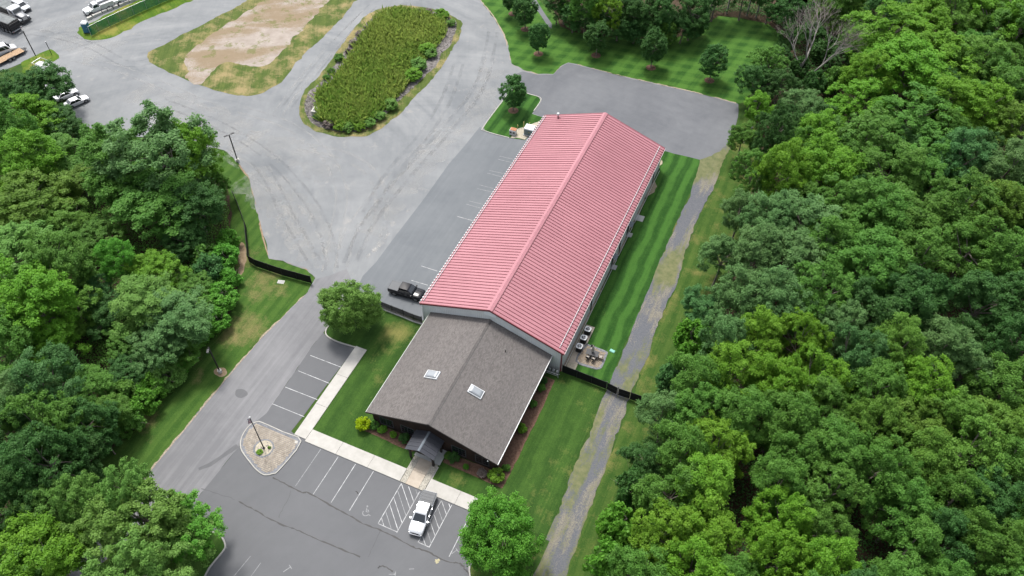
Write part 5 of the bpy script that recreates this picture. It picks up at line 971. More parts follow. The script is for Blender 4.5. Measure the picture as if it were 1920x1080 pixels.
fl = struct('flag_island', G().prism(inset(FI, 0.05), 0.0, 0.10), PAVER_GREY)
kerb('island_kerb', inset(FI, 0.09), KERB, 0.17, 0.18, parent=fl, closed=True)
fx, fy = SITE['poles'][4]
g = G(); ring = inset(FI, 0.42); N = len(ring); rng2 = inset(FI, 0.20)
for i in range(N):                     # grey soldier-course border
    a, b, c2, d2 = Vector(rng2[i]), Vector(rng2[(i+1) % N]), Vector(ring[(i+1) % N]), Vector(ring[i]); m = max(1, int((b-a).length/0.22))
    for k in range(m):
        t0, t1 = (k+0.06)/m, (k+0.94)/m
        g.prism([tuple(a.lerp(b, t0)), tuple(a.lerp(b, t1)), tuple(d2.lerp(c2, t1)), tuple(d2.lerp(c2, t0))], 0.1, 0.135)
o = part('border_pavers', g, PAVER_GREY, fl); o['kind'] = 'stuff'
pavers('field_pavers', inset(FI, 0.50), PAVER, (0.34, 0.26), 0.1, 0.135, fl, R(0), lambda x, y: (x-fx)**2+(y-fy)**2 < 1.35**2, 5)
g = G()
for i in range(40):
    a0, a1 = i*math.pi/20, (i+0.9)*math.pi/20
    g.prism([(fx+r_*math.cos(a), fy+r_*math.sin(a)) for r_, a in ((1.38, a0), (1.38, a1), (1.18, a1), (1.18, a0))], 0.1, 0.15)
o = part('ring_pavers', g, PAVER_GREY, fl); o['kind'] = 'stuff'
part('gravel_bed', G().cyl((fx, fy, 0.09), (fx, fy, 0.13), 1.17, n=28), PEA_GRAVEL, fl)
part('stone_plaque', G().box(-3.75, -3.35, -0.75, -0.35, 0.1, 0.16, R(20), (-3.55, -0.55)), CONC, fl)
g = G()
for i in range(14):
    a, r_ = rnd.uniform(0, 6.28), rnd.uniform(0.35, 1.0)
    g.ball((fx+r_*math.cos(a), fy+r_*math.sin(a), 0.15), 0.1, 0.08, 0.07, 6, 4)
o = part('bed_stones', g, STONE, fl); o['kind'] = 'stuff'
fpole = thing('flagpole', 'dark flagpole standing in the round gravel bed of the paved island', 'flagpole', (fx, fy, 0.13))
part('base_collar', G().cyl((0, 0, 0), (0, 0, 0.12), 0.22, 0.16, 14), DARKGREY, fpole, 40)
part('pole', G().cyl((0, 0, 0.1), (0, 0, 7.8), 0.09, 0.05, 12), BLACK, fpole, 40)
part('finial', G().ball((0, 0, 7.9), 0.13, 0.13, 0.13, 12, 8), WHITE, fpole, 60)
part('halyard', G().cyl((0.09, 0.02, 1.2), (0.06, 0.02, 7.7), 0.012, n=5), WHITE, fpole)
g = G(); NX, NZ = 14, 12; vs = []
for j in range(NZ+1):
    for i in range(NX+1):
        u, v = i/NX, j/NZ
        sag = 0.55*u
        vs.append((-(0.07+0.62*u), 0.13*math.sin(u*9+v*1.2)*u+0.05*math.sin(v*7)*u, 7.45-1.05*v-sag*(0.6+0.4*u)))
g.add(vs, [(j*(NX+1)+i, j*(NX+1)+i+1, (j+1)*(NX+1)+i+1, (j+1)*(NX+1)+i) for j in range(NZ) for i in range(NX)])
fo = part('flag', g, FLAG, fpole, 60); fo['label'] = 'small red, white and blue striped flag hanging limp'

# ------------------------------------------------------------------ red-roofed barn
X0, X1, Y0, Y1, EH, RH = (2.413, 25.328, 24.861, 73.929, 4.629, 8.743)
XM = (X0+X1)/2
barn = thing('metal_barn', 'long white ribbed metal barn with a faded pink-red seam roof', 'building', (0, 0, 0))
wx0, wx1, wy0, wy1 = X0+0.28, X1-0.28, Y0+0.16, Y1-0.16
slope = (RH-EH)/(XM-X0)
def zr(x): return EH+slope*(x-X0 if x < XM else X1-x)
def ribbed(pts, step=0.30, depth=0.035):
    """wall strip between two plan points with vertical ribs; top follows zt(s)"""
    (ax, ay), (bx, by), zt = pts; a = Vector((ax, ay)); b = Vector((bx, by)); d = b-a; L = d.length; d /= L; n = Vector((d.y, -d.x))
    prof = []; m = int(L/step)
    for i in range(m):
        s = i*L/m; w = L/m
        prof += [(s, 0), (s+w*0.62, 0), (s+w*0.72, depth), (s+w*0.90, depth)]
    prof.append((L, 0)); g = G(); vs = []
    for s, o in prof:
        p = a+d*s+n*o; vs += [(p.x, p.y, 0.0), (p.x, p.y, zt(p))]
    return g.add(vs, [(2*i, 2*i+2, 2*i+3, 2*i+1) for i in range(len(prof)-1)])
fw = part('front_wall', ribbed(((wx0, wy0), (wx1, wy0), lambda p: zr(min(max(p.x, X0), X1))-0.14)), WALL_WHITE, barn)
part('right_wall', ribbed(((wx1, wy0), (wx1, wy1), lambda p: EH-0.05)), WALL_WHITE, barn)
part('rear_wall', ribbed(((wx1, wy1), (wx0, wy1), lambda p: zr(min(max(p.x, X0), X1))-0.14)), WALL_WHITE, barn)
part('left_wall', ribbed(((wx0, wy1), (wx0, wy0), lambda p: EH-0.05)), WALL_WHITE, barn)
part('foundation', G().box(wx0-0.06, wx1+0.06, wy0-0.06, wy1+0.06, 0.0, 0.25), CONC_GREY, barn)
part('patch_panel', G().add([(XM-0.95, wy0-0.06, zr(XM)-1.45), (XM+1.0, wy0-0.06, zr(XM)-1.45), (XM+1.0, wy0-0.06, zr(XM)-0.62), (XM-0.95, wy0-0.06, zr(XM)-0.50)], [(0, 1, 2, 3)]), WALL_LIGHT, fw)
for xx in (wx0, wx1):
    part('corner_trim', G().box(xx-0.09, xx+0.09, wy0-0.09, wy0+0.09, 0.0, EH-0.15), ROOF_TRIM if xx > XM else WALL_WHITE, barn)
# roof panels, one object per panel
NP = 80; PW = (Y1-Y0)/NP; SLN = math.hypot(XM-X0, RH-EH)
def panel_mesh(side):
    sx = 1 if side < 0 else -1; ux = (XM-X0)/SLN*sx; uz = (RH-EH)/SLN; nx = -uz*sx; nz = abs(ux)
    prof = [(0.0, 0.0), (PW-0.14, 0.0), (PW-0.11, 0.07), (PW-0.04, 0.07), (PW-0.002, 0.0)]
    prof2 = [(p, h-0.03) for p, h in prof]
    secs = []
    for t in (0.0, SLN-0.05):
        secs.append([(ux*t+nx*h, p, uz*t+nz*h) for p, h in prof+prof2[::-1]])
    return G().loft(secs).mesh('roof_panel')
def rib_shade_mesh(side):  # strip over each rib's near side and top, its shade put into colour
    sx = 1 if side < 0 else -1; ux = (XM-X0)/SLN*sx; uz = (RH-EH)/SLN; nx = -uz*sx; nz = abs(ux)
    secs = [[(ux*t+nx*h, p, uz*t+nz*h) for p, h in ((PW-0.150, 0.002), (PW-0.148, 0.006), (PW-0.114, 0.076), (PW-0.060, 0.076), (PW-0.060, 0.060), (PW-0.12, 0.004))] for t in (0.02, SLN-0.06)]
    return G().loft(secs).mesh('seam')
for side, xe in ((-1, X0), (1, X1)):
    pm = panel_mesh(side); pm.materials.append(ROOF_RED); sm = rib_shade_mesh(side); sm.materials.append(RIB_SHADE_GUTTER)
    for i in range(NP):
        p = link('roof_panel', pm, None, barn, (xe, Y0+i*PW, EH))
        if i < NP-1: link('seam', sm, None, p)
cap = G(); sx = 0.42; cz = RH+0.12
for s in (-1, 1):
    cap.add([(XM, Y0-0.06, cz), (XM, Y1+0.06, cz), (XM+s*sx, Y1+0.06, cz-slope*sx), (XM+s*sx, Y0-0.06, cz-slope*sx), (XM+s*sx, Y0-0.06, cz-slope*sx-0.06), (XM+s*sx, Y1+0.06, cz-slope*sx-0.06)],
            [(0, 1, 2, 3), (3, 2, 5, 4)])
part('ridge_cap', cap, ROOF_RED, barn)
part('ridge_fastener_strip', G().box(XM+0.44, XM+0.47, Y0, Y1, cz-slope*0.5-0.02, cz-slope*0.5+0.02), ROOF_TRIM, barn)
def rake(y0, y1):
    g = G()
    for xa, xb in ((X0-0.05, XM), (XM, X1+0.05)):
        za, zb = zr(max(xa, X0)), zr(min(xb, X1))
        secs = [[(x, y0, z+0.07), (x, y1, z+0.07), (x, y1, z-0.26), (x, y0, z-0.26)] for x, z in ((xa, za), (xb, zb))]
        g.loft(secs)
    return g
part('rake_trim', rake(Y0-0.09, Y0+0.03), ROOF_TRIM, barn); part('rake_trim', rake(Y1-0.03, Y1+0.09), ROOF_TRIM, barn)
for s, xe in ((-1, X0), (1, X1)):      # gutters and snow rails on both eaves
    part('gutter', G().box(min(xe, xe+s*0.16), max(xe, xe+s*0.16), Y0, Y1, EH-0.17, EH-0.04), RIB_SHADE_GUTTER, barn)
    part('gutter_lip', G().box(min(xe+s*0.162, xe+s*0.20), max(xe+s*0.162, xe+s*0.20), Y0, Y1, EH-0.07, EH-0.03), WHITE, barn)
    dx = 0.30 if s < 0 else 0.80; rail = part('snow_rail', G().cyl((xe-s*dx, Y0+0.7, EH+slope*dx+0.19), (xe-s*dx, Y1-0.3, EH+slope*dx+0.19), 0.045, n=6), WHITE, barn)
    cm = G().box(-0.07, 0.07, -0.04, 0.04, 0.05, 0.21).mesh('clamp'); cm.materials.append(WHITE)
    em = G().box(-0.10, 0.10, -0.07, 0.10, 0.0, 0.12).mesh('eave_clip'); em.materials.append(WHITE if s < 0 else RIB_SHADE_GUTTER)
    for i in range(NP-1):
        y = Y0+(i+1)*PW-0.075
        link('clamp', cm, None, rail, (xe-s*dx, y, EH+slope*dx))
        link('eave_clip', em, None, barn, (xe+s*0.10 if s < 0 else xe-s*0.02, y, EH+(0.0 if s < 0 else 0.06)))
part('vent_pipe', G().cyl((X0+2.9, Y1-0.9, zr(X0+2.9)-0.2), (X0+2.9, Y1-0.9, zr(X0+2.9)+0.75), 0.12, n=10), ROOF_TRIM, barn)
part('vent_cap', G().cyl((X0+2.9, Y1-0.9, zr(X0+2.9)+0.70), (X0+2.9, Y1-0.9, zr(X0+2.9)+0.98), 0.30, 0.24, 14).ball((X0+2.9, Y1-0.9, zr(X0+2.9)+0.98), 0.25, 0.25, 0.1), WHITE, barn, 40)
for y in (Y0+12.6, Y0+26.2, Y0+44.5):  # downspouts and side doors of the right wall
    part('downspout', G().box(wx1+0.05, wx1+0.17, y-0.06, y+0.06, 0.1, EH-0.2), BLACK, barn)
part('base_drip_edge', G().box(wx1+0.30, wx1+0.36, wy0+0.5, wy1-0.8, 0.05, 0.16), WHITE, barn)
for y in (Y0+22.6, Y0+30.6):
    d = part('side_door', G().box(wx1+0.02, wx1+0.10, y-0.5, y+0.5, 0.25, 2.35), DARKGREY, barn)
    part('door_knob', G().ball((wx1+0.14, y+0.38, 1.2), 0.05, 0.05, 0.05, 8, 6), CHROME, d)
    hood = G().add([(wx1, y-0.62, 2.75), (wx1+0.85, y-0.62, 2.55), (wx1+0.85, y+0.62, 2.55), (wx1, y+0.62, 2.75), (wx1, y, 3.15), (wx1+0.85, y, 2.95)],
                   [(0, 1, 5, 4), (4, 5, 2, 3), (1, 2, 5), (0, 4, 3)])
    hd = part('door_hood', hood, STEEL_BLUE, barn)
    part('hood_front', G().add([(wx1+0.87, y-0.58, 2.54), (wx1+0.87, y+0.58, 2.54), (wx1+0.87, y, 2.92)], [(0, 1, 2)]), DARKGREY, hd)
    part('door_pad', G().box(wx1+0.05, wx1+0.9, y-0.5, y+0.5, 0.0, 0.12), CONC_GREY, barn)
part('door_pad', G().box(wx1+0.05, wx1+1.5, Y0+34.4, Y0+35.8, 0.0, 0.12), CONC_GREY, barn)
for y in (Y0+8.5, Y0+16.5, Y0+24.5, Y0+32.5, Y0+40.5):
    od = part('overhead_door', G().box(wx0-0.08, wx0-0.02, y-1.8, y+1.8, 0.2, 3.8), WHITE, barn)
    for k in range(1, 5): part('door_groove', G().box(wx0-0.095, wx0-0.081, y-1.75, y+1.75, 0.2+k*0.72-0.02, 0.2+k*0.72+0.02), DARKGREY, od)

# ------------------------------------------------------------------ brown front office
BX0, BX1, BY0, BY1, BH, BR = (4.013, 23.626, 5.983, 24.533, 3.2, 6.522)
BY1 = wy0-0.02; BM = (BX0+BX1)/2
off = thing('brown_office', 'brown timber office wing with grey shingle gable roof and two skylights', 'building', (0, 0, 0))
bs = (BR-BH)/(BM-BX0)
def zb(x): return BH+bs*(x-BX0 if x < BM else BX1-x)
ox0, ox1, oy0 = BX0+0.55, BX1-0.55, BY0+0.55
g = G(); secs = [[(x, oy0, 0.0), (x, BY1, 0.0), (x, BY1, z), (x, oy0, z)] for x, z in ((ox0, zb(ox0)-0.16), (BM, zb(BM)-0.16), (ox1, zb(ox1)-0.16))]
wallo = part('wall', g.loft(secs), SIDING, off)
bm_ = G().box(-0.09, 0.09, -0.012, 0.03, 0, 1).mesh('siding_batten'); bm_.materials.append(SIDING)
x = ox0+0.12
while x < ox1:
    o = link('siding_batten', bm_, None, wallo, (x, oy0-0.006, 0.1)); o.scale = (0.55, 1, zb(x)-0.32); x += 0.30
rt = G()
for xa, xb in ((BX0, BM), (BM, BX1)):
    secs = [[(x, BY0, z), (x, BY1, z), (x, BY1, z-0.12), (x, BY0, z-0.12)] for x, z in ((xa, zb(xa)), (xb, zb(xb)))]
    rt.loft(secs)
roofo = part('shingle_roof', rt, SHINGLE, off)
part('ridge_vent', G().loft([[(BM-0.30, y, BR-bs*0.30+0.03), (BM, y, BR+0.10), (BM+0.30, y, BR-bs*0.30+0.03), (BM+0.30, y, BR-bs*0.3-0.05), (BM-0.3, y, BR-bs*0.3-0.05)] for y in (BY0-0.01, BY1-0.02)]), SHINGLE, roofo)
part('ridge_flashing', G().box(BM+0.31, BM+0.36, BY0, BY1, BR-bs*0.34-0.01, BR-bs*0.34+0.03), BLACK, roofo)
part('drip_edge', G().box(BX0-0.09, BX0-0.002, BY0, BY1, BH-0.14, BH+0.015), ROOF_EDGE, roofo)
part('drip_edge', G().box(BX1+0.002, BX1+0.10, BY0, BY1, BH-0.14, BH+0.015), WHITE, roofo)
g = G()
for xa, xb in ((BX0-0.09, BM), (BM, BX1+0.09)):
    g.loft([[(x, BY0-0.05, z-0.02), (x, BY0-0.002, z-0.02), (x, BY0-0.002, z-0.30), (x, BY0-0.05, z-0.30)] for x, z in ((xa, zb(max(xa, BX0))), (xb, zb(min(xb, BX1))))])
part('fascia', g, DARK_WOOD, off)
for (cx, cy) in [(10.32, 13.74), (16.96, 13.61)]:
    L, W, Hh = 1.05, 0.66, 0.20; s = 1 if cx < BM else -1
    sk = part('skylight', G().box(-L, L, -W, W, -0.02, Hh), FRAME_W, roofo, None, (cx, cy, zb(cx)), (0, -s*math.atan(bs), 0))
    k = 0.86
    part('dome', G().loft([[(-L*a, -W*a, z), (L*a, -W*a, z), (L*a, W*a, z), (-L*a, W*a, z)] for a, z in ((0.88, Hh+0.005), (0.80, Hh+0.14), (0.55, Hh+0.24))]), DOME, sk)
vx, vy = (17.85, 21.52)
part('vent_pipe', G().cyl((vx, vy, zb(vx)-0.1), (vx, vy, zb(vx)+0.55), 0.06, n=8), BLACK, roofo)
# windows along the gable front
def win(x0, x1, z0, z1):
    f = part('window', G().box(x0-0.09, x1+0.09, oy0-0.06, oy0-0.033, z0-0.09, z1+0.09), DARKGREY, off)
    n = 2; w = (x1-x0)/n
    for i in range(n):
        part('pane', G().box(x0+i*w+0.05, x0+(i+1)*w-0.05, oy0-0.074, oy0-0.061, z0+0.04, z1-0.04), GLASS, f)
        part('muntin', G().box(x0+(i+0.5)*w-0.025, x0+(i+0.5)*w+0.025, oy0-0.088, oy0-0.075, z0+0.04, z1-0.04), BLACK, f)
    for k in (0.34, 0.67): part('muntin', G().box(x0+0.05, x1-0.05, oy0-0.102, oy0-0.089, z0+k*(z1-z0)-0.025, z0+k*(z1-z0)+0.025), BLACK, f)
    part('sill', G().box(x0-0.15, x1+0.15, oy0-0.16, oy0-0.061, z0-0.17, z0-0.092), DARK_WOOD, f)
for a, b in ((5.7, 7.7), (9.0, 11.0), (16.7, 18.7), (20.2, 22.1)): win(a, b, 0.85, 2.45)
dd = part('entrance_door', G().box(12.9, 14.9, oy0-0.07, oy0-0.033, 0.16, 2.4), DARK_WOOD, off)
part('door_glass', G().box(13.05, 13.85, oy0-0.085, oy0-0.072, 0.4, 2.2), GLASS, dd); part('door_glass', G().box(13.95, 14.75, oy0-0.085, oy0-0.072, 0.4, 2.2), GLASS, dd)
part('door_pull', G().cyl((13.9, oy0-0.12, 0.9), (13.9, oy0-0.12, 1.5), 0.02, n=6), CHROME, dd)
part('eave_lamp', G().ball((22.3, BY0-0.12, BH+0.15), 0.1, 0.1, 0.1, 8, 6), WHITE, off)

# entrance canopy
PX0, PX1, PY0, PY1 = 11.35, 15.65, 3.35, oy0-0.04
PM = (PX0+PX1)/2; CH, CR = 2.75, 3.75
cs = (CR-CH)/(PM-PX0)
can = thing('entrance_canopy', 'small charcoal gabled porch canopy on timber posts over the office door', 'canopy', (0, 0, 0))
part('porch_slab', G().box(12.05, 15.9, 4.22, oy0-0.002, 0.0, 0.168), CONC_GREY, can)
for s, xe in ((1, PX0), (-1, PX1)):
    n = 5; L = (PY1-PY0)/n
    for i in range(n):
        secs = [[(x, PY0+i*L+0.006, z), (x, PY0+(i+1)*L-0.05, z), (x, PY0+(i+1)*L-0.04, z+0.05), (x, PY0+(i+1)*L-0.006, z+0.05), (x, PY0+(i+1)*L-0.006, z-0.05), (x, PY0+i*L+0.006, z-0.05)] for x, z in ((xe, CH), (PM-s*0.02, CR))]
        part('roof_panel', G().loft(secs), CANOPY_METAL, can)
part('ridge_cap', G().loft([[(PM-0.16, y, CR-cs*0.16+0.06), (PM, y, CR+0.07), (PM+0.16, y, CR-cs*0.16+0.06), (PM, y, CR+0.02)] for y in (PY0-0.02, PY1)]), STEEL_BLUE, can)
for xx in (PX0+0.45, PX1-0.45):
    part('post', G().box(xx-0.13, xx+0.13, PY0+0.35, PY0+0.61, 0.168, CH+0.1), DARK_WOOD, can)
    part('post', G().box(xx-0.13, xx+0.13, PY1-0.5, PY1-0.24, 0.168, CH+0.1), DARK_WOOD, can)
    part('beam', G().box(xx-0.11, xx+0.11, PY0+0.05, PY1-0.1, CH-0.12, CH+0.12), DARK_WOOD, can)
part('tie_beam', G().box(PX0+0.2, PX1-0.2, PY0+0.36, PY0+0.60, CH-0.36, CH-0.13), DARK_WOOD, can)
part('king_post', G().box(PM-0.1, PM+0.1, PY0+0.38, PY0+0.58, CH-0.12, CR-0.1), DARK_WOOD, can)
for s in (-1, 1):
    part('brace', G().tube([(PM+s*1.0, PY0+0.48, CH-0.1), (PM+s*0.1, PY0+0.48, CR-0.45)], [0.09, 0.09], 4), DARK_WOOD, can)
# planting beds
sheet('front_bed_left', rough_poly([(3.2, 4.7), (11.6, 4.55), (11.9, 4.9), (11.9, oy0-0.01), (4.2, oy0-0.01), (3.1, 6.6)], 0.5, 0.06, 51), 0.072, MULCH)
sheet('front_bed_right', rough_poly([(16.0, 4.85), (24.9, 4.55), (25.0, 5.4), (25.0, 21.5), (24.9, 23.2), (23.0, 23.2), (23.1, oy0), (16.0, oy0-0.01)], 0.5, 0.06, 52), 0.072, MULCH)

# ------------------------------------------------------------------ fences
def fence(name, label, pts, h, panelmat, postmat, spacing=2.6, rail=None, base=None):
    o = thing(name, label, 'fence', (pts[0][0], pts[0][1], 0.05)); ox, oy = pts[0]
    P = [Vector((x-ox, y-oy)) for x, y in pts]; posts = []
    for a, b in zip(P[:-1], P[1:]):
        d = b-a; n = max(1, round(d.length/spacing))
        for i in range(n):
            s, e = a+d*(i/n), a+d*((i+1)/n); posts.append(s)
            t = (e-s).normalized(); nn = Vector((-t.y, t.x))*0.018
            p, q = s+t*0.05, e-t*0.05
            pl = part('panel', G().prism([tuple(p+nn), tuple(p-nn), tuple(q-nn), tuple(q+nn)], 0.06, h-0.05), panelmat, o)
            part('top_rail', G().cyl((s.x, s.y, h), (e.x, e.y, h), 0.03, n=6), rail or postmat, o)
            if base: part('base_strip', G().prism([tuple(s+nn*14), tuple(s-nn*14), tuple(e-nn*14), tuple(e+nn*14)], 0.0, 0.05), base, o)
    posts.append(P[-1])
    pm = G().cyl((0, 0, 0), (0, 0, h+0.1), 0.05, n=8).ball((0, 0, h+0.12), 0.06, 0.06, 0.05, 8, 4).mesh('post', 40); pm.materials.append(postmat)
    for p in posts: link('post', pm, None, o, (p.x, p.y, 0))
    return o
fence('privacy_fence', 'black slatted fence bending along the verge beside the left wood', SITE['fence_left'], 1.75, SCREEN_BLACK, BLACK, 2.9)
fence('chain_link_fence', 'dark chain link fence from the lot tree to the barn corner', SITE['fence_mid'], 1.6, MESH_BROWN, BLACK, 2.1, base=CONC_GREY)
fence('privacy_fence', 'black slatted fence from the barn corner to the path gate', SITE['fence_right'], 1.75, SCREEN_BLACK, BLACK, 2.4)
fence('privacy_fence', 'short black slatted fence between the path gate and the right wood', SITE['fence_right_b'], 1.75, SCREEN_BLACK, BLACK, 2.9)
fence('windscreen_fence', 'green meshed fence beside the white service trucks at upper left', SITE['yard_fence'], 2.2, SCREEN_GREEN, GALV, 3.2)
GP = SITE['gate_right']
gate = thing('double_gate', 'black double gate standing slightly bent across the overgrown path', 'gate', (GP[0][0], GP[0][1], 0.05))
for a, b in ((GP[0], GP[1]), (GP[1], GP[2])):
    a = Vector(a)-Vector(GP[0]); b = Vector(b)-Vector(GP[0]); t = (b-a).normalized(); n = Vector((-t.y, t.x))*0.02; p = a+t*0.1; q = b-t*0.1
    lf = part('leaf_panel', G().prism([tuple(p+n), tuple(p-n), tuple(q-n), tuple(q+n)], 0.1, 1.7), SCREEN_BLACK, gate)
    for z in (0.1, 0.9, 1.72): part('rail', G().cyl((p.x, p.y, z), (q.x, q.y, z), 0.035, n=6), BLACK, lf)
    for s in (a, b): part('gate_post', G().cyl((s.x, s.y, 0), (s.x, s.y, 1.95), 0.06, n=8), DARKGREY, gate)

# ------------------------------------------------------------------ lamp posts
def lamp_post(label, loc, h, heads=(180,), conc=True):
    o = thing('lamp_post', label, 'lamp post', (loc[0], loc[1], 0.03), 0, 'tall lamp posts')
    if conc: part('concrete_base', G().cyl((0, 0, 0), (0, 0, 0.55), 0.30, n=16), BLOCKC, o, 40)
    part('pole', G().box(-0.075, 0.075, -0.075, 0.075, 0.3, h), BLACK, o)
    for a in heads:
        c, s = math.cos(R(a)), math.sin(R(a))
        part('arm', G().cyl((0, 0, h-0.1), (0.45*c, 0.45*s, h-0.03), 0.04, n=6), BLACK, o)
        hd = part('lamp_head', G().box(0.3, 0.95, -0.15, 0.15, h-0.06, h+0.06, R(a), (0, 0)), DARKGREY, o)
        part('lens', G().box(0.42, 0.95, -0.15, 0.15, h-0.075, h-0.061, R(a), (0, 0)), LAMPG, hd)
    return o
PL = SITE['poles']
lamp_post('black lamp post on a round concrete base in the left verge', PL[0], 6.1, (-60,))
lamp_post('black lamp post at the edge of the gravel yard by the big tree', PL[1], 6.2, (60, -120))
lamp_post('lamp post beside the flatbed trailer at upper left', PL[2], 6.0, (-100,), False)
lamp_post('lamp post half hidden by trees at the rear lot corner', PL[5], 6.5, (200,))
o = thing('gate_post', 'short grey steel post on the grass patch by the yard entrance', 'post', (PL[3][0], PL[3][1], 0.04))
part('shaft', G().cyl((0, 0, 0), (0, 0, 3.0), 0.07, n=8), DARKGREY, o); part('post_cap', G().ball((0, 0, 3.0), 0.09, 0.09, 0.06, 8, 4), GALV, o)
sheet('bare_soil_by_lamp', rough_poly([(PL[0][0]+1.0*math.cos(t), PL[0][1]+0.8*math.sin(t)) for t in [i*math.pi/8 for i in range(16)]], 0.3, 0.1, 61), 0.022, SOIL_TAN)

# ------------------------------------------------------------------ barn-side equipment
MG = SITE['misc_ground']
pad = struct('condenser_pad', G().box(wx1+0.5, wx1+1.85, 27.0, 34.6, 0.0, 0.10), CONC_TAN)
def condenser(label, x, y):
    o = thing('condenser_unit', label, 'air conditioner', (x, y, 0.10), 0, 'condenser units on the barn pad')
    n = 24
    def rr(s): return [(s*math.copysign(abs(math.cos(t))**0.45, math.cos(t)), s*math.copysign(abs(math.sin(t))**0.45, math.sin(t))) for t in [2*math.pi*i/n for i in range(n)]]
    part('base', G().prism(rr(0.46), 0.0, 0.08), DARKGREY, o)
    part('coil_cabinet', G().prism(rr(0.43), 0.08, 0.98), BLACK, o)
    g = G()
    for (px_, py_) in rr(0.445):
        g.box(px_-0.018, px_+0.018, py_-0.018, py_+0.018, 0.08, 0.98)
    part('louvers', g, DARKGREY, o)
    g = G(); N = n; vs = []
    for (a, z) in ((0.48, 0.98), (0.48, 1.08), (0.33, 1.08), (0.33, 0.99)):
        vs += [(x_*(a/0.48) if a > 0.4 else a*math.cos(2*math.pi*i/n), y_*(a/0.48) if a > 0.4 else a*math.sin(2*math.pi*i/n), z) for i, (x_, y_) in enumerate(rr(0.48))]
    g.add(vs, [(k*N+i, k*N+(i+1) % N, (k+1)*N+(i+1) % N, (k+1)*N+i) for k in range(3) for i in range(N)])
    part('top_cover', g, FRAME_W, o)
    fan = part('fan', G().cyl((0, 0, 1.0), (0, 0, 1.07), 0.09, n=10), GALV, o)
    for k in range(4):
        a = k*math.pi/2+0.4
        part('fan_blade', G().add([(0.07*math.cos(a), 0.07*math.sin(a), 1.03), (0.31*math.cos(a-0.25), 0.31*math.sin(a-0.25), 1.0), (0.31*math.cos(a+0.35), 0.31*math.sin(a+0.35), 1.06)], [(0, 1, 2)]), GALV, fan)
    for k in range(6): part('guard_wire', G().cyl((-0.34*math.cos(k*math.pi/6), -0.34*math.sin(k*math.pi/6), 1.085), (0.34*math.cos(k*math.pi/6), 0.34*math.sin(k*math.pi/6), 1.085), 0.008, n=4), GALV, o)
cxx = wx1+1.15
condenser('dark condenser unit nearest the patio, with pale top ring and fan', cxx, 29.6)
condenser('middle one of three dark condenser units on the barn pad', cxx+0.03, 31.35)
condenser('condenser unit farthest from the patio, third of the row', cxx+0.06, 33.1)
struct('gravel_square', G().box(wx1+0.55, wx1+1.9, 25.2, 27.0, 0.0, 0.09), PEA_GRAVEL)
# patio
PT = SITE['patio']; PT2 = smooth_line(PT, True, 3)
pt = struct('patio', G().prism(PT2, 0.0, 0.09), PAVER_GREY)
pavers('patio_pavers', inset(PT2, 0.36), PATIO_TAN, (0.30, 0.22), 0.09, 0.125, pt, R(3), None, 9)
g = G(); A1, A2 = inset(PT2, 0.04), inset(PT2, 0.30); N = len(A1)
for i in range(N):
    a, b, c2, d2 = Vector(A1[i]), Vector(A1[(i+1) % N]), Vector(A2[(i+1) % N]), Vector(A2[i]); m = max(1, int((b-a).length/0.2))
    for k in range(m):
        t0, t1 = (k+0.07)/m, (k+0.93)/m
        g.prism([tuple(a.lerp(b, t0)), tuple(a.lerp(b, t1)), tuple(d2.lerp(c2, t1)), tuple(d2.lerp(c2, t0))], 0.09, 0.14)
o = part('border_pavers', g, PAVER_GREY, pt); o['kind'] = 'stuff'
tx, ty = 28.35, 29.45
tb = thing('patio_table', 'dark rectangular slatted table on the small paved patio', 'table', (tx, ty, 0.13), R(2))
for k in range(6): part('slat', G().box(-0.95, 0.95, -0.52+k*0.175, -0.52+k*0.175+0.16, 0.70, 0.74), DARKGREY, tb)
part('apron', G().box(-0.88, 0.88, -0.46, 0.46, 0.63, 0.699), DARKGREY, tb)
for sx in (-0.85, 0.79):
    for sy in (-0.45, 0.39): part('leg', G().box(sx, sx+0.06, sy, sy+0.06, 0.0, 0.63), BLACK, tb)
um = thing('closed_parasol', 'closed beige parasol standing up through the patio table', 'parasol', (tx-0.05, ty+0.1, 0.13))
part('pole', G().cyl((0, 0, 0), (0, 0, 2.2), 0.025, n=8), DARKGREY, um)
part('folded_canopy', G().loft([[(r_*(1+0.18*(i % 2))*math.cos(i*math.pi/6), r_*(1+0.18*(i % 2))*math.sin(i*math.pi/6), z) for i in range(12)] for r_, z in ((0.16, 0.95), (0.22, 1.15), (0.17, 1.7), (0.06, 2.25))]), TAN_CLOTH, um)
part('foot', G().cyl((0, 0, 0), (0, 0, 0.08), 0.24, n=14), BLACK, um)
def chair(label, x, y, rz):
    o = thing('patio_chair', label, 'chair', (x, y, 0.13), rz, 'chairs round the patio table')
    part('seat', G().box(-0.25, 0.25, -0.24, 0.24, 0.42, 0.47), TAN_CLOTH, o)
    part('backrest', G().loft([[(-0.26, yb, z), (0.26, yb, z), (0.26, yb+0.04, z), (-0.26, yb+0.04, z)] for yb, z in ((-0.27, 0.45), (-0.36, 0.95))]), DARKGREY, o)
    for sx in (-0.27, 0.23):
        for sy in (-0.26, 0.2): part('leg', G().box(sx, sx+0.04, sy, sy+0.04, 0, 0.42 if sy < 0 else 0.66), BLACK, o)
        part('armrest', G().box(sx-0.01, sx+0.05, -0.26, 0.26, 0.66, 0.69), BLACK, o)
chair('patio chair pulled to the near side of the table, nearer the barn', tx-0.45, ty-0.85, R(2))
chair('patio chair on the near side of the table, nearer the path', tx+0.42, ty-0.82, R(-3))
chair('patio chair on the far side of the table beside the parasol', tx-0.4, ty+0.85, R(181))
chair('patio chair at the table end facing the path', tx+1.3, ty, R(92))
o = thing('utility_box', 'small teal green utility lid in the lawn beside the patio', 'utility box', (MG[4][0], MG[4][1], 0.06), R(-8))
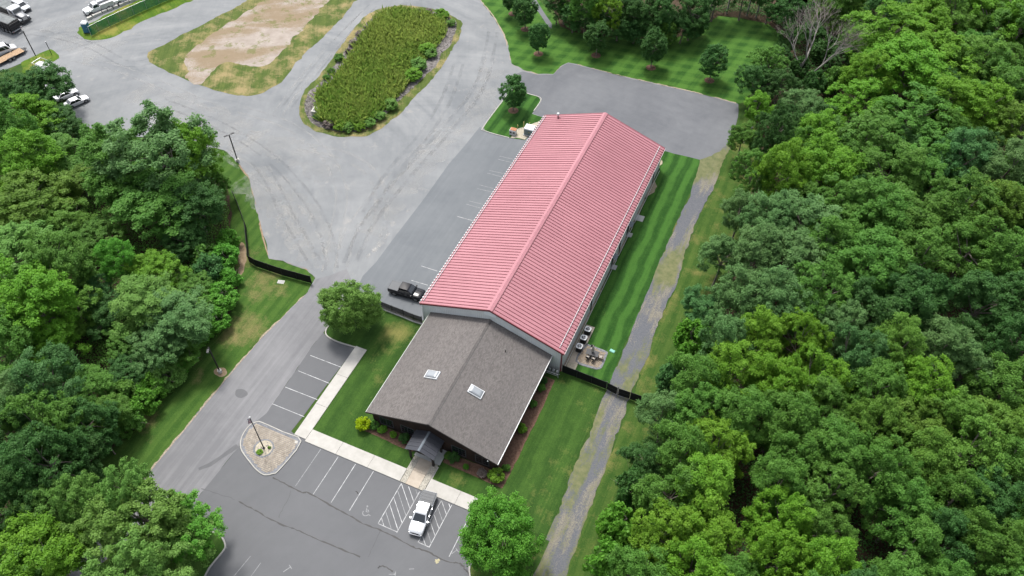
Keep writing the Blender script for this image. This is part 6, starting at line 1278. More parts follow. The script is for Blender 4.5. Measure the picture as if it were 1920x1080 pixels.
part('box_body', G().box(-0.38, 0.38, -0.24, 0.24, 0, 0.10), TEAL, o); part('lid', G().box(-0.34, 0.34, -0.20, 0.20, 0.10, 0.13), TEAL, o)
# gas meter set at the barn corner
o = thing('gas_meter_set', 'pale gas meters and pipework against the barn corner', 'gas meter', (24.15, 24.25, 0.06))
for k in range(3):
    m = part('meter', G().box(-0.75+k*0.62, -0.33+k*0.62, -0.2, 0.16, 0.35, 0.85), GALV, o); part('dial', G().cyl((-0.54+k*0.62, -0.215, 0.62), (-0.54+k*0.62, -0.235, 0.62), 0.1, n=10), WHITE, m)
    part('riser', G().tube([(-0.66+k*0.62, 0, 0), (-0.66+k*0.62, 0, 1.05), (-0.42+k*0.62, 0, 1.05), (-0.42+k*0.62, 0, 0.8)], [0.035]*4, 6), WHITE, o)
part('manifold', G().cyl((-0.95, -0.05, 0.28), (1.1, -0.05, 0.28), 0.045, n=8), WHITE, o)
part('guard_rail', G().tube([(-0.95, -0.5, 0), (-0.95, -0.5, 0.75), (1.0, -0.5, 0.75), (1.0, -0.5, 0)], [0.04]*4, 6), WHITE, o)
part('guard_rail', G().cyl((-0.95, -0.5, 0.4), (1.0, -0.5, 0.4), 0.03, n=6), WHITE, o)
# rear island equipment
o = thing('service_pedestal', 'white service pedestal with brown lid on the rear kerbed island', 'utility box', (MG[6][0], MG[6][1], 0.11), R(4))
part('cabinet', G().box(-0.6, 0.6, -0.45, 0.45, 0, 1.05), WHITE, o); part('lid', G().box(-0.5, 0.62, -0.35, 0.47, 1.05, 1.16), TERRA, o)
for k in (-0.3, 0.3): part('meter_face', G().cyl((k, -0.455, 0.65), (k, -0.53, 0.65), 0.17, n=12), DARKGREY, o)
o = thing('transformer', 'grey-green pad transformer with pale lid beside the barn roof corner', 'transformer', (MG[7][0]-0.2, MG[7][1]+0.2, 0.11), R(2))
part('pad', G().box(-1.05, 1.05, -0.9, 0.9, 0, 0.12), CONC_GREY, o); part('tank', G().box(-0.9, 0.9, -0.7, 0.7, 0.12, 1.4), TRANSF, o)
part('lid', G().loft([[(-0.96, -0.78, 1.4), (0.96, -0.78, 1.4), (0.96, 0.78, 1.4), (-0.96, 0.78, 1.4)], [(-0.9, -0.7, 1.56), (0.9, -0.7, 1.56), (0.9, 0.7, 1.62), (-0.9, 0.7, 1.62)]]), FRAME_W, o)
part('door_seam', G().box(-0.02, 0.02, -0.72, -0.702, 0.15, 1.38), DARKGREY, o); part('padlock', G().box(0.05, 0.2, -0.74, -0.702, 0.75, 0.9), YELLOW, o)
for lb, (x, y) in (('pale yellow bollard behind the transformer, nearer the pedestal', MG[8]), ('pale yellow bollard directly behind the transformer lid', MG[9]), ('stubby pale yellow bollard left of the equipment gravel', (MG[8][0]-1.0, MG[8][1]-0.6))):
    b = thing('bollard', lb, 'bollard', (x, y, 0.1), 0, 'bollards round the transformer')
    hh = 0.6 if 'stubby' in lb else 1.2
    part('sleeve', G().cyl((0, 0, 0), (0, 0, hh), 0.09, n=10), YELLOW, b, 40); part('domed_cap', G().ball((0, 0, hh), 0.09, 0.09, 0.06, 10, 4), YELLOW, b, 60)
# basin outlet, lawn cover
o = thing('outlet_structure', 'concrete outlet box with dark grate at the reed basin edge', 'outlet box', (MG[10][0], MG[10][1], 0.05), R(12))
part('box_walls', G().box(-0.8, 0.8, -0.8, -0.55, 0, 1.1).box(-0.8, 0.8, 0.55, 0.8, 0, 1.1).box(-0.8, -0.55, -0.55, 0.55, 0, 1.1).box(0.55, 0.8, -0.55, 0.55, 0, 1.1), BLOCKC, o)
part('grate', G().box(-0.54, 0.54, -0.54, 0.54, 0.9, 0.98), DARKGREY, o)
for k in range(5): part('grate_bar', G().box(-0.54, 0.54, -0.42+k*0.2, -0.38+k*0.2, 0.985, 1.02), GALV, o)
o = thing('drain_cover', 'pale rectangular drain cover in the grass below the black fence', 'drain cover', (MG[11][0], MG[11][1], 0.02), R(15))
part('frame', G().box(-0.55, 0.55, -0.35, 0.35, 0, 0.06), BLOCKC, o); part('plate', G().box(-0.45, 0.45, -0.26, 0.26, 0.06, 0.075), CONC_GREY, o)
# concrete blocks along the service-truck bay
ORD = ['first', 'second', 'third', 'fourth', 'fifth', 'sixth', 'seventh', 'eighth', 'ninth']
for i, (x, y) in enumerate(SITE['blocks']):
    o = thing('concrete_block', f'pale concrete block by the green fence, {ORD[i]} from the portable toilet', 'concrete block', (x, y, 0.03), R(66)+rnd.uniform(-.15, .15), 'concrete blocks along the green fence')
    part('block_body', G().loft([[(-0.55, -0.32, 0), (0.55, -0.32, 0), (0.55, 0.32, 0), (-0.55, 0.32, 0)], [(-0.55, -0.32, 0.5), (0.55, -0.32, 0.5), (0.55, 0.32, 0.5), (-0.55, 0.32, 0.5)], [(-0.5, -0.27, 0.56), (0.5, -0.27, 0.56), (0.5, 0.27, 0.56), (-0.5, 0.27, 0.56)]]), BLOCKC, o)
    part('lifting_loop', G().tube([(-0.1, 0, 0.54), (-0.1, 0, 0.64), (0.1, 0, 0.64), (0.1, 0, 0.54)], [0.02]*4, 5), DARKGREY, o)
# portable toilet
tx_, ty_ = SITE['toilet'][0]
o = thing('portable_toilet', 'blue portable toilet with white roof on the lime grass tip', 'portable toilet', (tx_, ty_, 0.05), R(22))
part('skid', G().box(-0.65, 0.65, -0.68, 0.68, 0, 0.14), DARKGREY, o)
part('cabin', G().loft([[(-0.58, -0.6, 0.14), (0.58, -0.6, 0.14), (0.58, 0.6, 0.14), (-0.58, 0.6, 0.14)], [(-0.56, -0.58, 2.15), (0.56, -0.58, 2.15), (0.56, 0.58, 2.15), (-0.56, 0.58, 2.15)]]), BLUE_PLASTIC, o)
part('roof', G().loft([[(-0.64*a, -0.66*a, z), (0.64*a, -0.66*a, z), (0.64*a, 0.66*a, z), (-0.64*a, 0.66*a, z)] for a, z in ((1, 2.15), (1, 2.22), (0.82, 2.40), (0.5, 2.46))]), WHITE_PLASTIC, o)
dp = part('door', G().box(-0.42, 0.42, -0.63, -0.605, 0.25, 2.05), BLUE_PLASTIC, o); part('door_latch', G().box(0.28, 0.38, -0.66, -0.632, 1.05, 1.2), WHITE_PLASTIC, dp)
part('vent_stack', G().cyl((0.4, 0.45, 2.2), (0.4, 0.45, 2.75), 0.06, n=8), WHITE_PLASTIC, o)

# ------------------------------------------------------------------ vehicles (x forward, origin on the ground under the middle)
def sec(x, w, zb_, zt_, sh=0.16):
    return [(x, -w+0.07, zb_), (x, -w, zb_+0.14), (x, -w, zt_-sh), (x, -w+0.04, zt_-0.05), (x, -w+0.13, zt_), (x, w-0.13, zt_), (x, w-0.04, zt_-0.05), (x, w, zt_-sh), (x, w, zb_+0.14), (x, w-0.07, zb_)]
def wheel(parent, x, y, r, w=0.24, rim=RIM):
    s = 1 if y > 0 else -1
    wh = part('wheel', G().cyl((x, y-s*w, r), (x, y-s*0.03, r), r, n=20), RUBBER, parent, 40)
    part('tyre', G().loft([[(x+a*math.cos(t), y-s*d, r+a*math.sin(t)) for t in [i*math.pi/10 for i in range(20)]] for a, d in ((r*0.98, 0.029), (r*0.90, 0.0), (r*0.68, 0.0), (r*0.64, 0.028))]), RUBBER, wh, 50)
    rm = part('rim', G().cyl((x, y-s*0.03, r), (x, y-s*0.012, r), r*0.64, n=18), rim, wh)
    part('hub', G().cyl((x, y-s*0.012, r), (x, y+s*0.004, r), r*0.2, n=10), DARKGREY, rm)
def greenhouse(o, paint, zb_, zt_, base, top, wb, wt, pillars, roofmat=None):
    """base/top = (x front, x rear); pillars = x fractions of the side glass splits"""
    (bf, br), (tf, tr) = base, top
    def ring(f, r_, w, z, c=0.10): return [(f, -w+c, z), (f-c*0.6, -w, z), (r_+c*0.6, -w, z), (r_, -w+c, z), (r_, w-c, z), (r_+c*0.6, w, z), (f-c*0.6, w, z), (f, w-c, z)]
    cb = part('cab', G().loft([ring(bf, br, wb, zb_), ring(tf+(bf-tf)*0.12, tr+(br-tr)*0.12, wb+(wt-wb)*0.88, zb_+(zt_-zb_)*0.90), ring(tf-0.05, tr+0.05, wt-0.06, zt_)]), paint, o, 35)
    def lerp(a, b, t): return a+(b-a)*t
    def on(f, t, side):  # point on the side glass surface
        xf, xr = lerp(bf, tf+(bf-tf)*0.12, t/0.9), lerp(br, tr+(br-tr)*0.12, t/0.9)
        return (lerp(xf, xr, f), side*(lerp(wb, wt, t)+0.008), zb_+(zt_-zb_)*t)
    for side in (-1, 1):
        edges = [0.06]+list(pillars)+[0.95]
        for a, b in zip(edges[:-1], edges[1:]):
            part('side_window', G().add([on(a+0.012, 0.08, side), on(b-0.012, 0.08, side), on(b-0.012, 0.80, side), on(a+0.012, 0.80, side)], [(0, 1, 2, 3)]), GLASS, cb)
    def fr(t, front):
        x_ = lerp(bf if front else br, (tf+(bf-tf)*0.12) if front else (tr+(br-tr)*0.12), t/0.9)+(0.012 if front else -0.012)
        w = lerp(wb, wt, t)-0.11
        z = zb_+(zt_-zb_)*t
        return (x_, -w, z), (x_, w, z)
    for front, nm in ((True, 'windscreen'), (False, 'rear_window')):
        (a, b), (c2, d2) = fr(0.06, front), fr(0.86, front)
        part(nm, G().add([a, b, d2, c2], [(0, 1, 2, 3)]), GLASS, cb)
    return cb
def vehicle(name, label, cat, loc, rz, paint, secs, gh, wheels, wr, wy, group=None, z=0.05, lower=None, sc=1.0):
    o = thing(name, label, cat, (loc[0], loc[1], z), rz, group); o.scale = (sc, sc, sc)
    body = part('body', G().loft([sec(*q_) for q_ in secs]), paint, o, 38)
    part('underbody', G().box(secs[-1][0]+0.3, secs[0][0]-0.3, -wy+0.12, wy-0.12, 0.22, 0.42), BLACK, o)
    if gh: greenhouse(o, paint, *gh)
    for x in wheels:
        for s in (-1, 1):
            wmax = secs[len(secs)//2][1]
            part('wheel_arch', G().add([(x+(wr+0.08)*math.cos(t), s*(wmax+0.006), wr+(wr+0.08)*math.sin(t)) for t in [i*math.pi/12 for i in range(-2, 15)]], [tuple(range(17))]), BLACK, o)
            wheel(o, x, s*(wmax+0.03), wr)
    xf, wf, zf = secs[0][0], secs[0][1], secs[0][3]
    for s in (-1, 1):
        part('headlight', G().box(xf-0.06, xf+0.03, s*wf*0.80-0.16, s*wf*0.80+0.16, zf-0.24, zf-0.08), LAMPG, o)
        xr_, wr_, zr_ = secs[-1][0], secs[-1][1], secs[-1][3]
        part('tail_light', G().box(xr_-0.025, xr_+0.06, s*wr_*0.86-0.09, s*wr_*0.86+0.09, zr_-0.45, zr_-0.12), RED_LENS, o)
        if gh:
            m = part('mirror', G().box(gh[2][0]-0.36, gh[2][0]-0.18, s*(secs[len(secs)//2][1]+0.14)-0.11, s*(secs[len(secs)//2][1]+0.14)+0.11, gh[0]+0.0, gh[0]+0.2), paint, o)
    part('grille', G().box(xf-0.02, xf+0.022, -wf*0.55, wf*0.55, zf-0.38, zf-0.10), BLACK, o)
    part('front_bumper', G().loft([sec(xf-0.05, wf+0.04, 0.36, 0.62, 0.06), sec(xf+0.10, wf-0.06, 0.40, 0.60, 0.06)]), CHROME if cat == 'pickup' else DARKGREY, o, 40)
    part('rear_bumper', G().loft([sec(secs[-1][0]+0.05, secs[-1][1], 0.42, 0.64, 0.06), sec(secs[-1][0]-0.10, secs[-1][1]-0.08, 0.45, 0.62, 0.06)]), CHROME if cat == 'pickup' else DARKGREY, o, 40)
    return o
def pose(key, L=None):
    f, r_ = Vector(SITE[key][0]), Vector(SITE[key][1]); d = f-r_; a = math.atan2(d.y, d.x); c = (f+r_)/2
    if L: c = f-d.normalized()*L/2
    return (c.x, c.y), a
PICK = [(2.90, 0.82, 0.42, 1.00), (2.74, 0.94, 0.40, 1.12), (2.2, 0.99, 0.38, 1.16), (1.3, 1.00, 0.36, 1.20), (0.5, 1.00, 0.36, 1.22), (-0.85, 1.00, 0.36, 1.24), (-0.95, 1.00, 0.40, 1.26), (-2.75, 0.99, 0.44, 1.27), (-2.86, 0.95, 0.46, 1.25)]
PGH = (1.18, 1.92, (1.50, -1.12), (0.48, -0.95), 0.94, 0.76, (0.47,))
def pickup(label, key, paint, cover, folds, sunroof, L=5.8, sc=1.0):
    loc, a = pose(key, L)
    o = vehicle('pickup_truck', label, 'pickup', loc, a, paint, PICK, PGH, (1.85, -1.78), 0.41, 0.99, sc=sc)
    cv = part('bed_cover', G().loft([[(x, -0.93, z), (x, 0.93, z), (x, 0.88, z+0.05), (x, -0.88, z+0.05)] for x, z in ((-1.16, 1.262), (-2.80, 1.272))]), cover, o)
    for k in range(folds): part('cover_ridge', G().box(-1.56-k*0.42, -1.53-k*0.42, -0.88, 0.88, 1.312, 1.335), DARKGREY, cv)
    part('hood_crease', G().box(1.65, 2.6, -0.45, -0.40, 1.145, 1.205).box(1.65, 2.6, 0.40, 0.45, 1.145, 1.205), paint, o)
    for s in (-1, 1):
        for x in (0.28, -0.72): part('door_handle', G().box(x-0.11, x+0.11, s*1.0-0.03, s*1.0+0.03, 1.0, 1.05), CHROME, o)
        part('door_seam', G().box(-0.22, -0.19, s*1.004-0.004, s*1.004+0.004, 0.5, 1.05), BLACK, o)
    if sunroof: part('sunroof', G().box(-0.22, 0.28, -0.42, 0.42, 1.885, 1.912), GLASS, o)
    return o
pickup('silver-white pickup with sunroof and grey bed cover in the front lot', 'silver_pickup', CAR_SILVER, TONNEAU, 3, True)
pickup('black pickup with flat grey bed cover beside the barn eave', 'black_pickup', CAR_BLACK, TONNEAU, 0, False, 5.9)
SEDAN = [(2.30, 0.68, 0.32, 0.62), (2.1, 0.84, 0.28, 0.76), (1.2, 0.90, 0.25, 0.88), (0.2, 0.91, 0.25, 0.92), (-1.2, 0.90, 0.25, 0.94), (-2.1, 0.84, 0.30, 0.92), (-2.28, 0.72, 0.36, 0.84)]
SGH = (0.86, 1.42, (1.05, -1.75), (0.25, -1.05), 0.84, 0.62, (0.50,))
SUVS = [(2.40, 0.74, 0.36, 0.86), (2.2, 0.90, 0.32, 1.0), (1.2, 0.96, 0.30, 1.08), (0.0, 0.97, 0.30, 1.10), (-1.8, 0.96, 0.32, 1.12), (-2.3, 0.92, 0.36, 1.08), (-2.42, 0.84, 0.44, 1.0)]
UGH = (1.05, 1.74, (1.25, -2.28), (0.45, -1.95), 0.91, 0.70, (0.34, 0.68))
VANS = [(2.70, 0.78, 0.40, 0.92), (2.5, 0.96, 0.36, 1.06), (1.7, 1.02, 0.34, 1.18), (0.0, 1.03, 0.34, 1.2), (-2.4, 1.02, 0.36, 1.2), (-2.65, 0.96, 0.40, 1.15)]
VGH = (1.16, 2.15, (1.75, -2.6), (0.95, -2.5), 0.98, 0.86, (0.22, 0.62))
loc, a = pose('suv', 4.9)
vehicle('parked_suv', 'silver-white SUV parked nose out behind the black trucks, upper left', 'SUV', loc, a, CAR_SILVER, SUVS, UGH, (1.45, -1.45), 0.37, 0.95)
loc, a = pose('van', 5.4)
vehicle('white_van', 'white cargo van parked along the flatbed trailer, upper left', 'van', loc, a, CAR_WHITE, VANS, VGH, (1.75, -1.7), 0.38, 1.0)
for key, lb, spec in (('car_a', 'white hatchback deepest under the big tree, farthest from the barn', SUVS), ('car_b', 'white car between two others under the big left tree', SEDAN), ('car_c', 'white coupe nearest the camera beside the big left tree', SEDAN)):
    loc, a = pose(key, 4.6)
    vehicle('parked_car', lb, 'car', loc, a, CAR_WHITE, spec, UGH if spec is SUVS else SGH, (1.45, -1.4), 0.34, 0.88, 'white cars parked under the left tree')
loc, a = pose('blue_car', 4.6)
vehicle('parked_car', 'navy car at the bottom edge of the front lot, mostly cut off', 'car', loc, a, CAR_BLUE, SEDAN, SGH, (1.45, -1.4), 0.34, 0.88)
def service_truck(label, key):
    loc, a = pose(key, 6.4)
    S2 = [(3.2, 0.84, 0.5, 1.12), (3.0, 0.98, 0.48, 1.24), (2.4, 1.02, 0.46, 1.3), (1.5, 1.03, 0.46, 1.34), (0.0, 1.03, 0.46, 1.34), (-0.15, 1.03, 0.5, 1.34)]
    o = vehicle('service_truck', label, 'truck', loc, a, CAR_WHITE, S2, (1.32, 2.10, (1.65, -0.12), (0.95, 0.02), 0.96, 0.78, (0.8,)), (2.2,), 0.43, 1.0, 'white service trucks by the green fence')
    part('chassis', G().box(-3.1, 0.0, -0.5, 0.5, 0.45, 0.62), BLACK, o)
    for s in (-1, 1):
        sb = part('side_bin', G().box(-3.2, -0.25, min(s*0.62, s*1.08), max(s*0.62, s*1.08), 0.62, 1.62), CAR_WHITE, o)
        for k in range(3): part('bin_door', G().box(-3.1+k*0.98, -2.2+k*0.98, s*1.083-0.006, s*1.083+0.006, 0.95 if k == 1 else 0.7, 1.55), WHITE, sb)
        wheel(o, -1.9, s*1.10, 0.43)
        part('bin_top_rack', G().cyl((-3.15, s*0.95, 1.78), (-0.3, s*0.95, 1.78), 0.04, n=6), GALV, o)
    part('bed_floor', G().box(-3.15, -0.3, -0.615, 0.615, 0.62, 0.72), DARKGREY, o); part('tailgate', G().box(-3.24, -3.202, -1.05, 1.05, 0.62, 1.3), CAR_WHITE, o)
    part('cargo', G().box(-2.6, -1.2, -0.4, 0.4, 0.72, 1.35), DARKGREY, o)
service_truck('white utility service truck nearest the portable toilet', 'service_a')
service_truck('white service truck behind the first, cut by the top edge', 'service_b')
# dump truck seen from the tailgate
loc, a = pose('dump_truck'); f_, r_ = Vector(SITE['dump_truck'][0]), Vector(SITE['dump_truck'][1]); d_ = (f_-r_).normalized()
c_ = r_+d_*4.6
o = thing('dump_truck', 'black dump truck with grey tarped bed, tailgate towards the yard', 'truck', (c_.x, c_.y, 0.04), math.atan2(d_.y, d_.x))
part('chassis', G().box(-4.3, 4.4, -0.5, 0.5, 0.75, 1.05), BLACK, o)
bd = part('dump_body', G().loft([[(-4.45, -1.2, 1.15), (2.0, -1.2, 1.15), (2.0, 1.2, 1.15), (-4.45, 1.2, 1.15)], [(-4.45, -1.25, 2.65), (2.2, -1.25, 2.65), (2.2, 1.25, 2.65), (-4.45, 1.25, 2.65)]]), BLACK, o)
for s in (-1, 1):
    for k in range(7): part('side_rib', G().box(-4.2+k*0.95, -4.05+k*0.95, min(s*1.22, s*1.31), max(s*1.22, s*1.31), 1.2, 2.62), BLACK, bd)
    part('top_rail', G().box(-4.5, 2.2, min(s*1.15, s*1.33), max(s*1.15, s*1.33), 2.66, 2.80), DARKGREY, bd)
part('tarp', G().loft([[(-4.3, y, 2.70+0.10*math.cos(y*1.2)), (2.1, y, 2.70+0.10*math.cos(y*1.2)), (2.1, y, 2.66), (-4.3, y, 2.66)] for y in [-1.13+i*0.226 for i in range(11)]]), TARP, bd)
tg = part('tailgate', G().box(-4.62, -4.46, -1.25, 1.25, 1.2, 2.5), BLACK, o)
for z in (1.3, 1.85, 2.42): part('tailgate_rail', G().box(-4.68, -4.625, -1.22, 1.22, z-0.06, z+0.06), DARKGREY, tg)
part('rear_bumper', G().box(-4.6, -4.35, -1.2, 1.2, 0.62, 0.85), GALV, o)
for s in (-1, 1):
    part('tail_light', G().box(-4.64, -4.6, s*1.0-0.12, s*1.0+0.12, 0.68, 0.8), RED_LENS, o)
    for x in (-3.6, -2.45, -1.3, 3.6): wheel(o, x, s*1.22, 0.52, 0.5)
part('cab_body', G().loft([sec(5.6, 0.95, 0.7, 1.7), sec(4.6, 1.05, 0.6, 1.85), sec(4.1, 1.15, 0.6, 2.0), sec(4.0, 1.18, 0.6, 2.9), sec(2.5, 1.18, 0.6, 2.95)]), CAR_BLACK, o, 38)
part('windscreen', G().add([(4.13, -0.95, 2.1), (4.13, 0.95, 2.1), (4.06, 0.9, 2.75), (4.06, -0.9, 2.75)], [(0, 1, 2, 3)]), GLASS, o)
# conventional tractor
loc, a = pose('truck_tractor', 8.6)
o = thing('truck_tractor', 'grey long-nosed truck with white sun visor between dump truck and SUV', 'truck', (loc[0], loc[1], 0.04), a)
part('hood', G().loft([sec(4.2, 0.62, 0.75, 1.6), sec(3.9, 0.80, 0.6, 1.75), sec(2.4, 0.92, 0.6, 1.95)]), TRUCK_GREY, o, 40)
for s in (-1, 1):
    part('fender', G().loft([sec(4.05, 0.26, 0.6, 1.05), sec(3.4, 0.30, 0.6, 1.35), sec(2.5, 0.28, 0.6, 1.2)]), TRUCK_GREY, o, 40, (0, s*0.98, 0))
    part('headlight', G().box(3.95, 4.18, s*0.98-0.2, s*0.98+0.2, 1.0, 1.28), LAMPG, o)
    wheel(o, 3.3, s*1.22, 0.5, 0.35)
    for x in (-2.2, -3.5): wheel(o, x, s*1.22, 0.5, 0.5)
    part('fuel_tank', G().cyl((0.2, s*0.95, 0.75), (1.6, s*0.95, 0.75), 0.32, n=14), CHROME, o, 40)
part('grille', G().box(4.19, 4.26, -0.5, 0.5, 0.8, 1.55), CHROME, o); part('front_bumper', G().box(4.2, 4.42, -1.2, 1.2, 0.45, 0.78), DARKGREY, o)
cb = part('cab', G().loft([sec(2.4, 1.05, 0.7, 2.0), sec(2.15, 1.15, 0.7, 2.9), sec(1.2, 1.18, 0.7, 3.0), sec(0.4, 1.15, 0.7, 2.95)]), CAR_WHITE, o, 38)
part('windscreen', G().add([(2.42, -0.92, 2.05), (2.42, 0.92, 2.05), (2.20, 0.92, 2.72), (2.20, -0.92, 2.72)], [(0, 1, 2, 3)]), GLASS, cb)
for s in (-1, 1): part('side_window', G().add([(2.1, s*1.165, 2.0), (1.1, s*1.185, 2.0), (1.1, s*1.185, 2.65), (2.05, s*1.165, 2.65)], [(0, 1, 2, 3)]), GLASS, cb)
part('chassis', G().box(-4.2, 2.6, -0.48, 0.48, 0.7, 1.0), BLACK, o)
dbx = part('dump_box', G().loft([[(-4.3, -1.15, 1.1), (0.1, -1.15, 1.1), (0.1, 1.15, 1.1), (-4.3, 1.15, 1.1)], [(-4.3, -1.2, 2.5), (0.2, -1.2, 2.5), (0.2, 1.2, 2.5), (-4.3, 1.2, 2.5)]]), BLACK, o)
part('tarp', G().box(-4.25, 0.15, -1.1, 1.1, 2.502, 2.56), TARP, dbx)
# flatbed trailer
loc, a = pose('flatbed', 7.2)
o = thing('flatbed_trailer', 'flatbed trailer with wooden deck parked beside the white van', 'trailer', (loc[0], loc[1], 0.04), a)
part('frame', G().box(-3.4, 2.6, -1.02, 1.02, 0.50, 0.62), BLACK, o)
for k in range(10): part('deck_plank', G().box(-3.4, 2.6, -1.0+k*0.2, -0.812+k*0.2, 0.621, 0.665+rnd.uniform(0, 0.008)), WOOD, o)
part('tongue', G().add([(2.6, -0.9, 0.5), (3.6, -0.06, 0.5), (3.6, 0.06, 0.5), (2.6, 0.9, 0.5), (2.6, -0.9, 0.6), (3.6, -0.06, 0.6), (3.6, 0.06, 0.6), (2.6, 0.9, 0.6)], [(0, 1, 2, 3), (4, 5, 6, 7), (0, 1, 5, 4), (1, 2, 6, 5), (2, 3, 7, 6), (3, 0, 4, 7)]), BLACK, o)
part('jack', G().cyl((3.2, 0, 0.0), (3.2, 0, 1.0), 0.06, n=8), GALV, o)
for s in (-1, 1):
    for x in (-0.9, -0.05): wheel(o, x, s*1.22, 0.36, 0.2)
    part('fender', G().box(-1.4, 0.45, min(s*1.03, s*1.25), max(s*1.03, s*1.25), 0.76, 0.80), BLACK, o)
# galvanized pipe-frame trailer under the tree
loc, a = pose('frame_trailer', 6.0)
o = thing('pipe_frame_trailer', 'galvanized pipe-frame boat trailer half hidden under the big left tree', 'trailer', (loc[0], loc[1], 0.04), a)
for s in (-1, 1):
    pts = [(-3.0, s*1.1, 0.6), (-1.0, s*1.15, 0.6), (1.2, s*1.0, 0.65), (2.4, s*0.5, 0.7), (3.3, s*0.05, 0.7)]
    part('side_rail', G().tube(pts, [0.07]*5, 6), GALV, o)
    part('upper_rail', G().tube([(-3.0, s*1.1, 1.5), (0.6, s*1.12, 1.5), (2.2, s*0.6, 1.35), (3.0, s*0.1, 0.8)], [0.05]*4, 6), GALV, o)
    for x in (-2.9, -1.6, -0.3, 0.9): part('upright', G().cyl((x, s*1.1, 0.6), (x, s*1.1, 1.5), 0.04, n=6), GALV, o)
    wheel(o, -1.3, s*1.35, 0.33, 0.2)
for x in (-2.9, -1.9, -0.9, 0.1, 1.1): part('cross_bar', G().cyl((x, -1.05, 0.6), (x, 1.05, 0.6), 0.05, n=6), GALV, o)
for x in (-2.9, -0.3): part('top_bar', G().cyl((x, -1.1, 1.5), (x, 1.1, 1.5), 0.045, n=6), GALV, o)
part('hull_cover', G().loft([[(x, -w, 0.75), (x, w, 0.75), (x, w*0.7, 1.1), (x, -w*0.7, 1.1)] for x, w in ((-2.8, 0.8), (0.5, 0.85), (1.8, 0.5), (2.5, 0.1))]), WHITE, o)

# ------------------------------------------------------------------ vegetation
def leaf_arrays(rng, P, Nn, size, aspect=0.62):
    n = len(P)
    Nn = Nn/np.linalg.norm(Nn, axis=1, keepdims=True)
    h = rng.normal(size=(n, 3)); A = np.cross(Nn, h); A /= np.linalg.norm(A, axis=1, keepdims=True)+1e-9
    Bv = np.cross(Nn, A); s = size[:, None]
    v0 = P-A*s*0.5; v1 = P+Bv*s*aspect*0.5+A*s*0.05; v2 = P+A*s*0.5-Nn*s*0.12; v3 = P-Bv*s*aspect*0.5+A*s*0.05
    return np.stack([v0, v1, v2, v3], 1).reshape(-1, 3)
def np_mesh(name, V, k, tint):
    n = len(V)//k
    m = bpy.data.meshes.new(name)
    m.vertices.add(len(V)); m.vertices.foreach_set('co', V.astype(np.float32).ravel())
    m.loops.add(len(V)); m.loops.foreach_set('vertex_index', np.arange(len(V), dtype=np.int32))
    m.polygons.add(n); m.polygons.foreach_set('loop_start', np.arange(0, len(V), k, dtype=np.int32))
    at = m.attributes.new('tint', 'FLOAT', 'POINT'); at.data.foreach_set('value', np.repeat(tint, k).astype(np.float32))
    m.update(calc_edges=True); return m
def unit(a): return a/(np.linalg.norm(a, axis=-1, keepdims=True)+1e-9)
def crown(name, seed, R0, H0, zc, nl, ncl, nlf, leaf, lobe=(0.30, 0.44), shell=(0.50, 0.80), clump=(0.45, 0.8), low=-0.35, up=0.5):
    rng = np.random.default_rng(seed)
    d = unit(rng.normal(size=(nl*3, 3))); d = d[d[:, 2] > low][:nl]; nl = len(d)
    rad = rng.uniform(shell[0], shell[1], nl)[:, None]
    LC = d*rad*np.array([R0, R0, H0]); LR = rng.uniform(lobe[0], lobe[1], nl)*min(R0, H0)
    LC[0] = 0; LR[0] = 0.5*min(R0, H0)
    cd = unit(rng.normal(size=(nl, ncl, 3))+0.7*unit(LC+1e-3)[:, None, :]+np.array([0, 0, up]))
    CC = (LC[:, None, :]+cd*LR[:, None, None]*rng.uniform(0.65, 1.2, (nl, ncl, 1))).reshape(-1, 3); CD = cd.reshape(-1, 3)
    nc = len(CC); CR = rng.uniform(clump[0], clump[1], nc)
    ld = unit(rng.normal(size=(nc, nlf, 3))+0.5*CD[:, None, :]+np.array([0, 0, 0.35]))
    P = (CC[:, None, :]+ld*(CR[:, None, None]*np.abs(rng.normal(0.72, 0.23, (nc, nlf, 1))))*np.array([1, 1, 0.75])).reshape(-1, 3)
    Nn = unit(ld.reshape(-1, 3)*0.6+np.array([0, 0, 0.55])+rng.normal(size=(nc*nlf, 3))*0.45)
    size = rng.uniform(0.65, 1.25, nc*nlf)*leaf
    lt = np.repeat(rng.uniform(0, 1, nl), ncl); ct = np.clip(0.45*lt+0.55*rng.uniform(0, 1, nc), 0, 1)
    tint = np.clip(np.repeat(ct, nlf)*0.7+rng.uniform(0, 1, nc*nlf)*0.4-0.05, 0, 1)
    P[:, 2] += zc
    return np_mesh(name, leaf_arrays(rng, P, Nn, size), 4, tint), LC+np.array([0, 0, zc])
def trunk_mesh(name, seed, zc, LC, r0, nb=8, bend=0.5):
    r = random.Random(seed); g = G()
    top = Vector((r.uniform(-bend, bend), r.uniform(-bend, bend), zc*1.05)); mid = Vector((top.x*0.3+r.uniform(-.2, .2), top.y*0.3+r.uniform(-.2, .2), zc*0.5))
    g.tube([(0, 0, -0.1), (0.02, 0, zc*0.06), tuple(mid), tuple(top)], [r0*1.45, r0, r0*0.75, r0*0.3], 8)
    for i in range(min(nb, len(LC)-1)):
        e = Vector(LC[i+1]); t = r.uniform(0.35, 0.85); s = mid.lerp(top, t)
        m = s.lerp(e, 0.5)+Vector((r.uniform(-.3, .3), r.uniform(-.3, .3), r.uniform(-0.1, 0.5)))
        g.tube([tuple(s), tuple(m), tuple(e)], [r0*0.5, r0*0.34, r0*0.14], 5)
        e2 = e+Vector((r.uniform(-1, 1), r.uniform(-1, 1), r.uniform(0, 1)))*0.9
        g.tube([tuple(m), tuple(e2)], [r0*0.24, r0*0.08], 4)
    return g.mesh(name, 60)
TALL = []
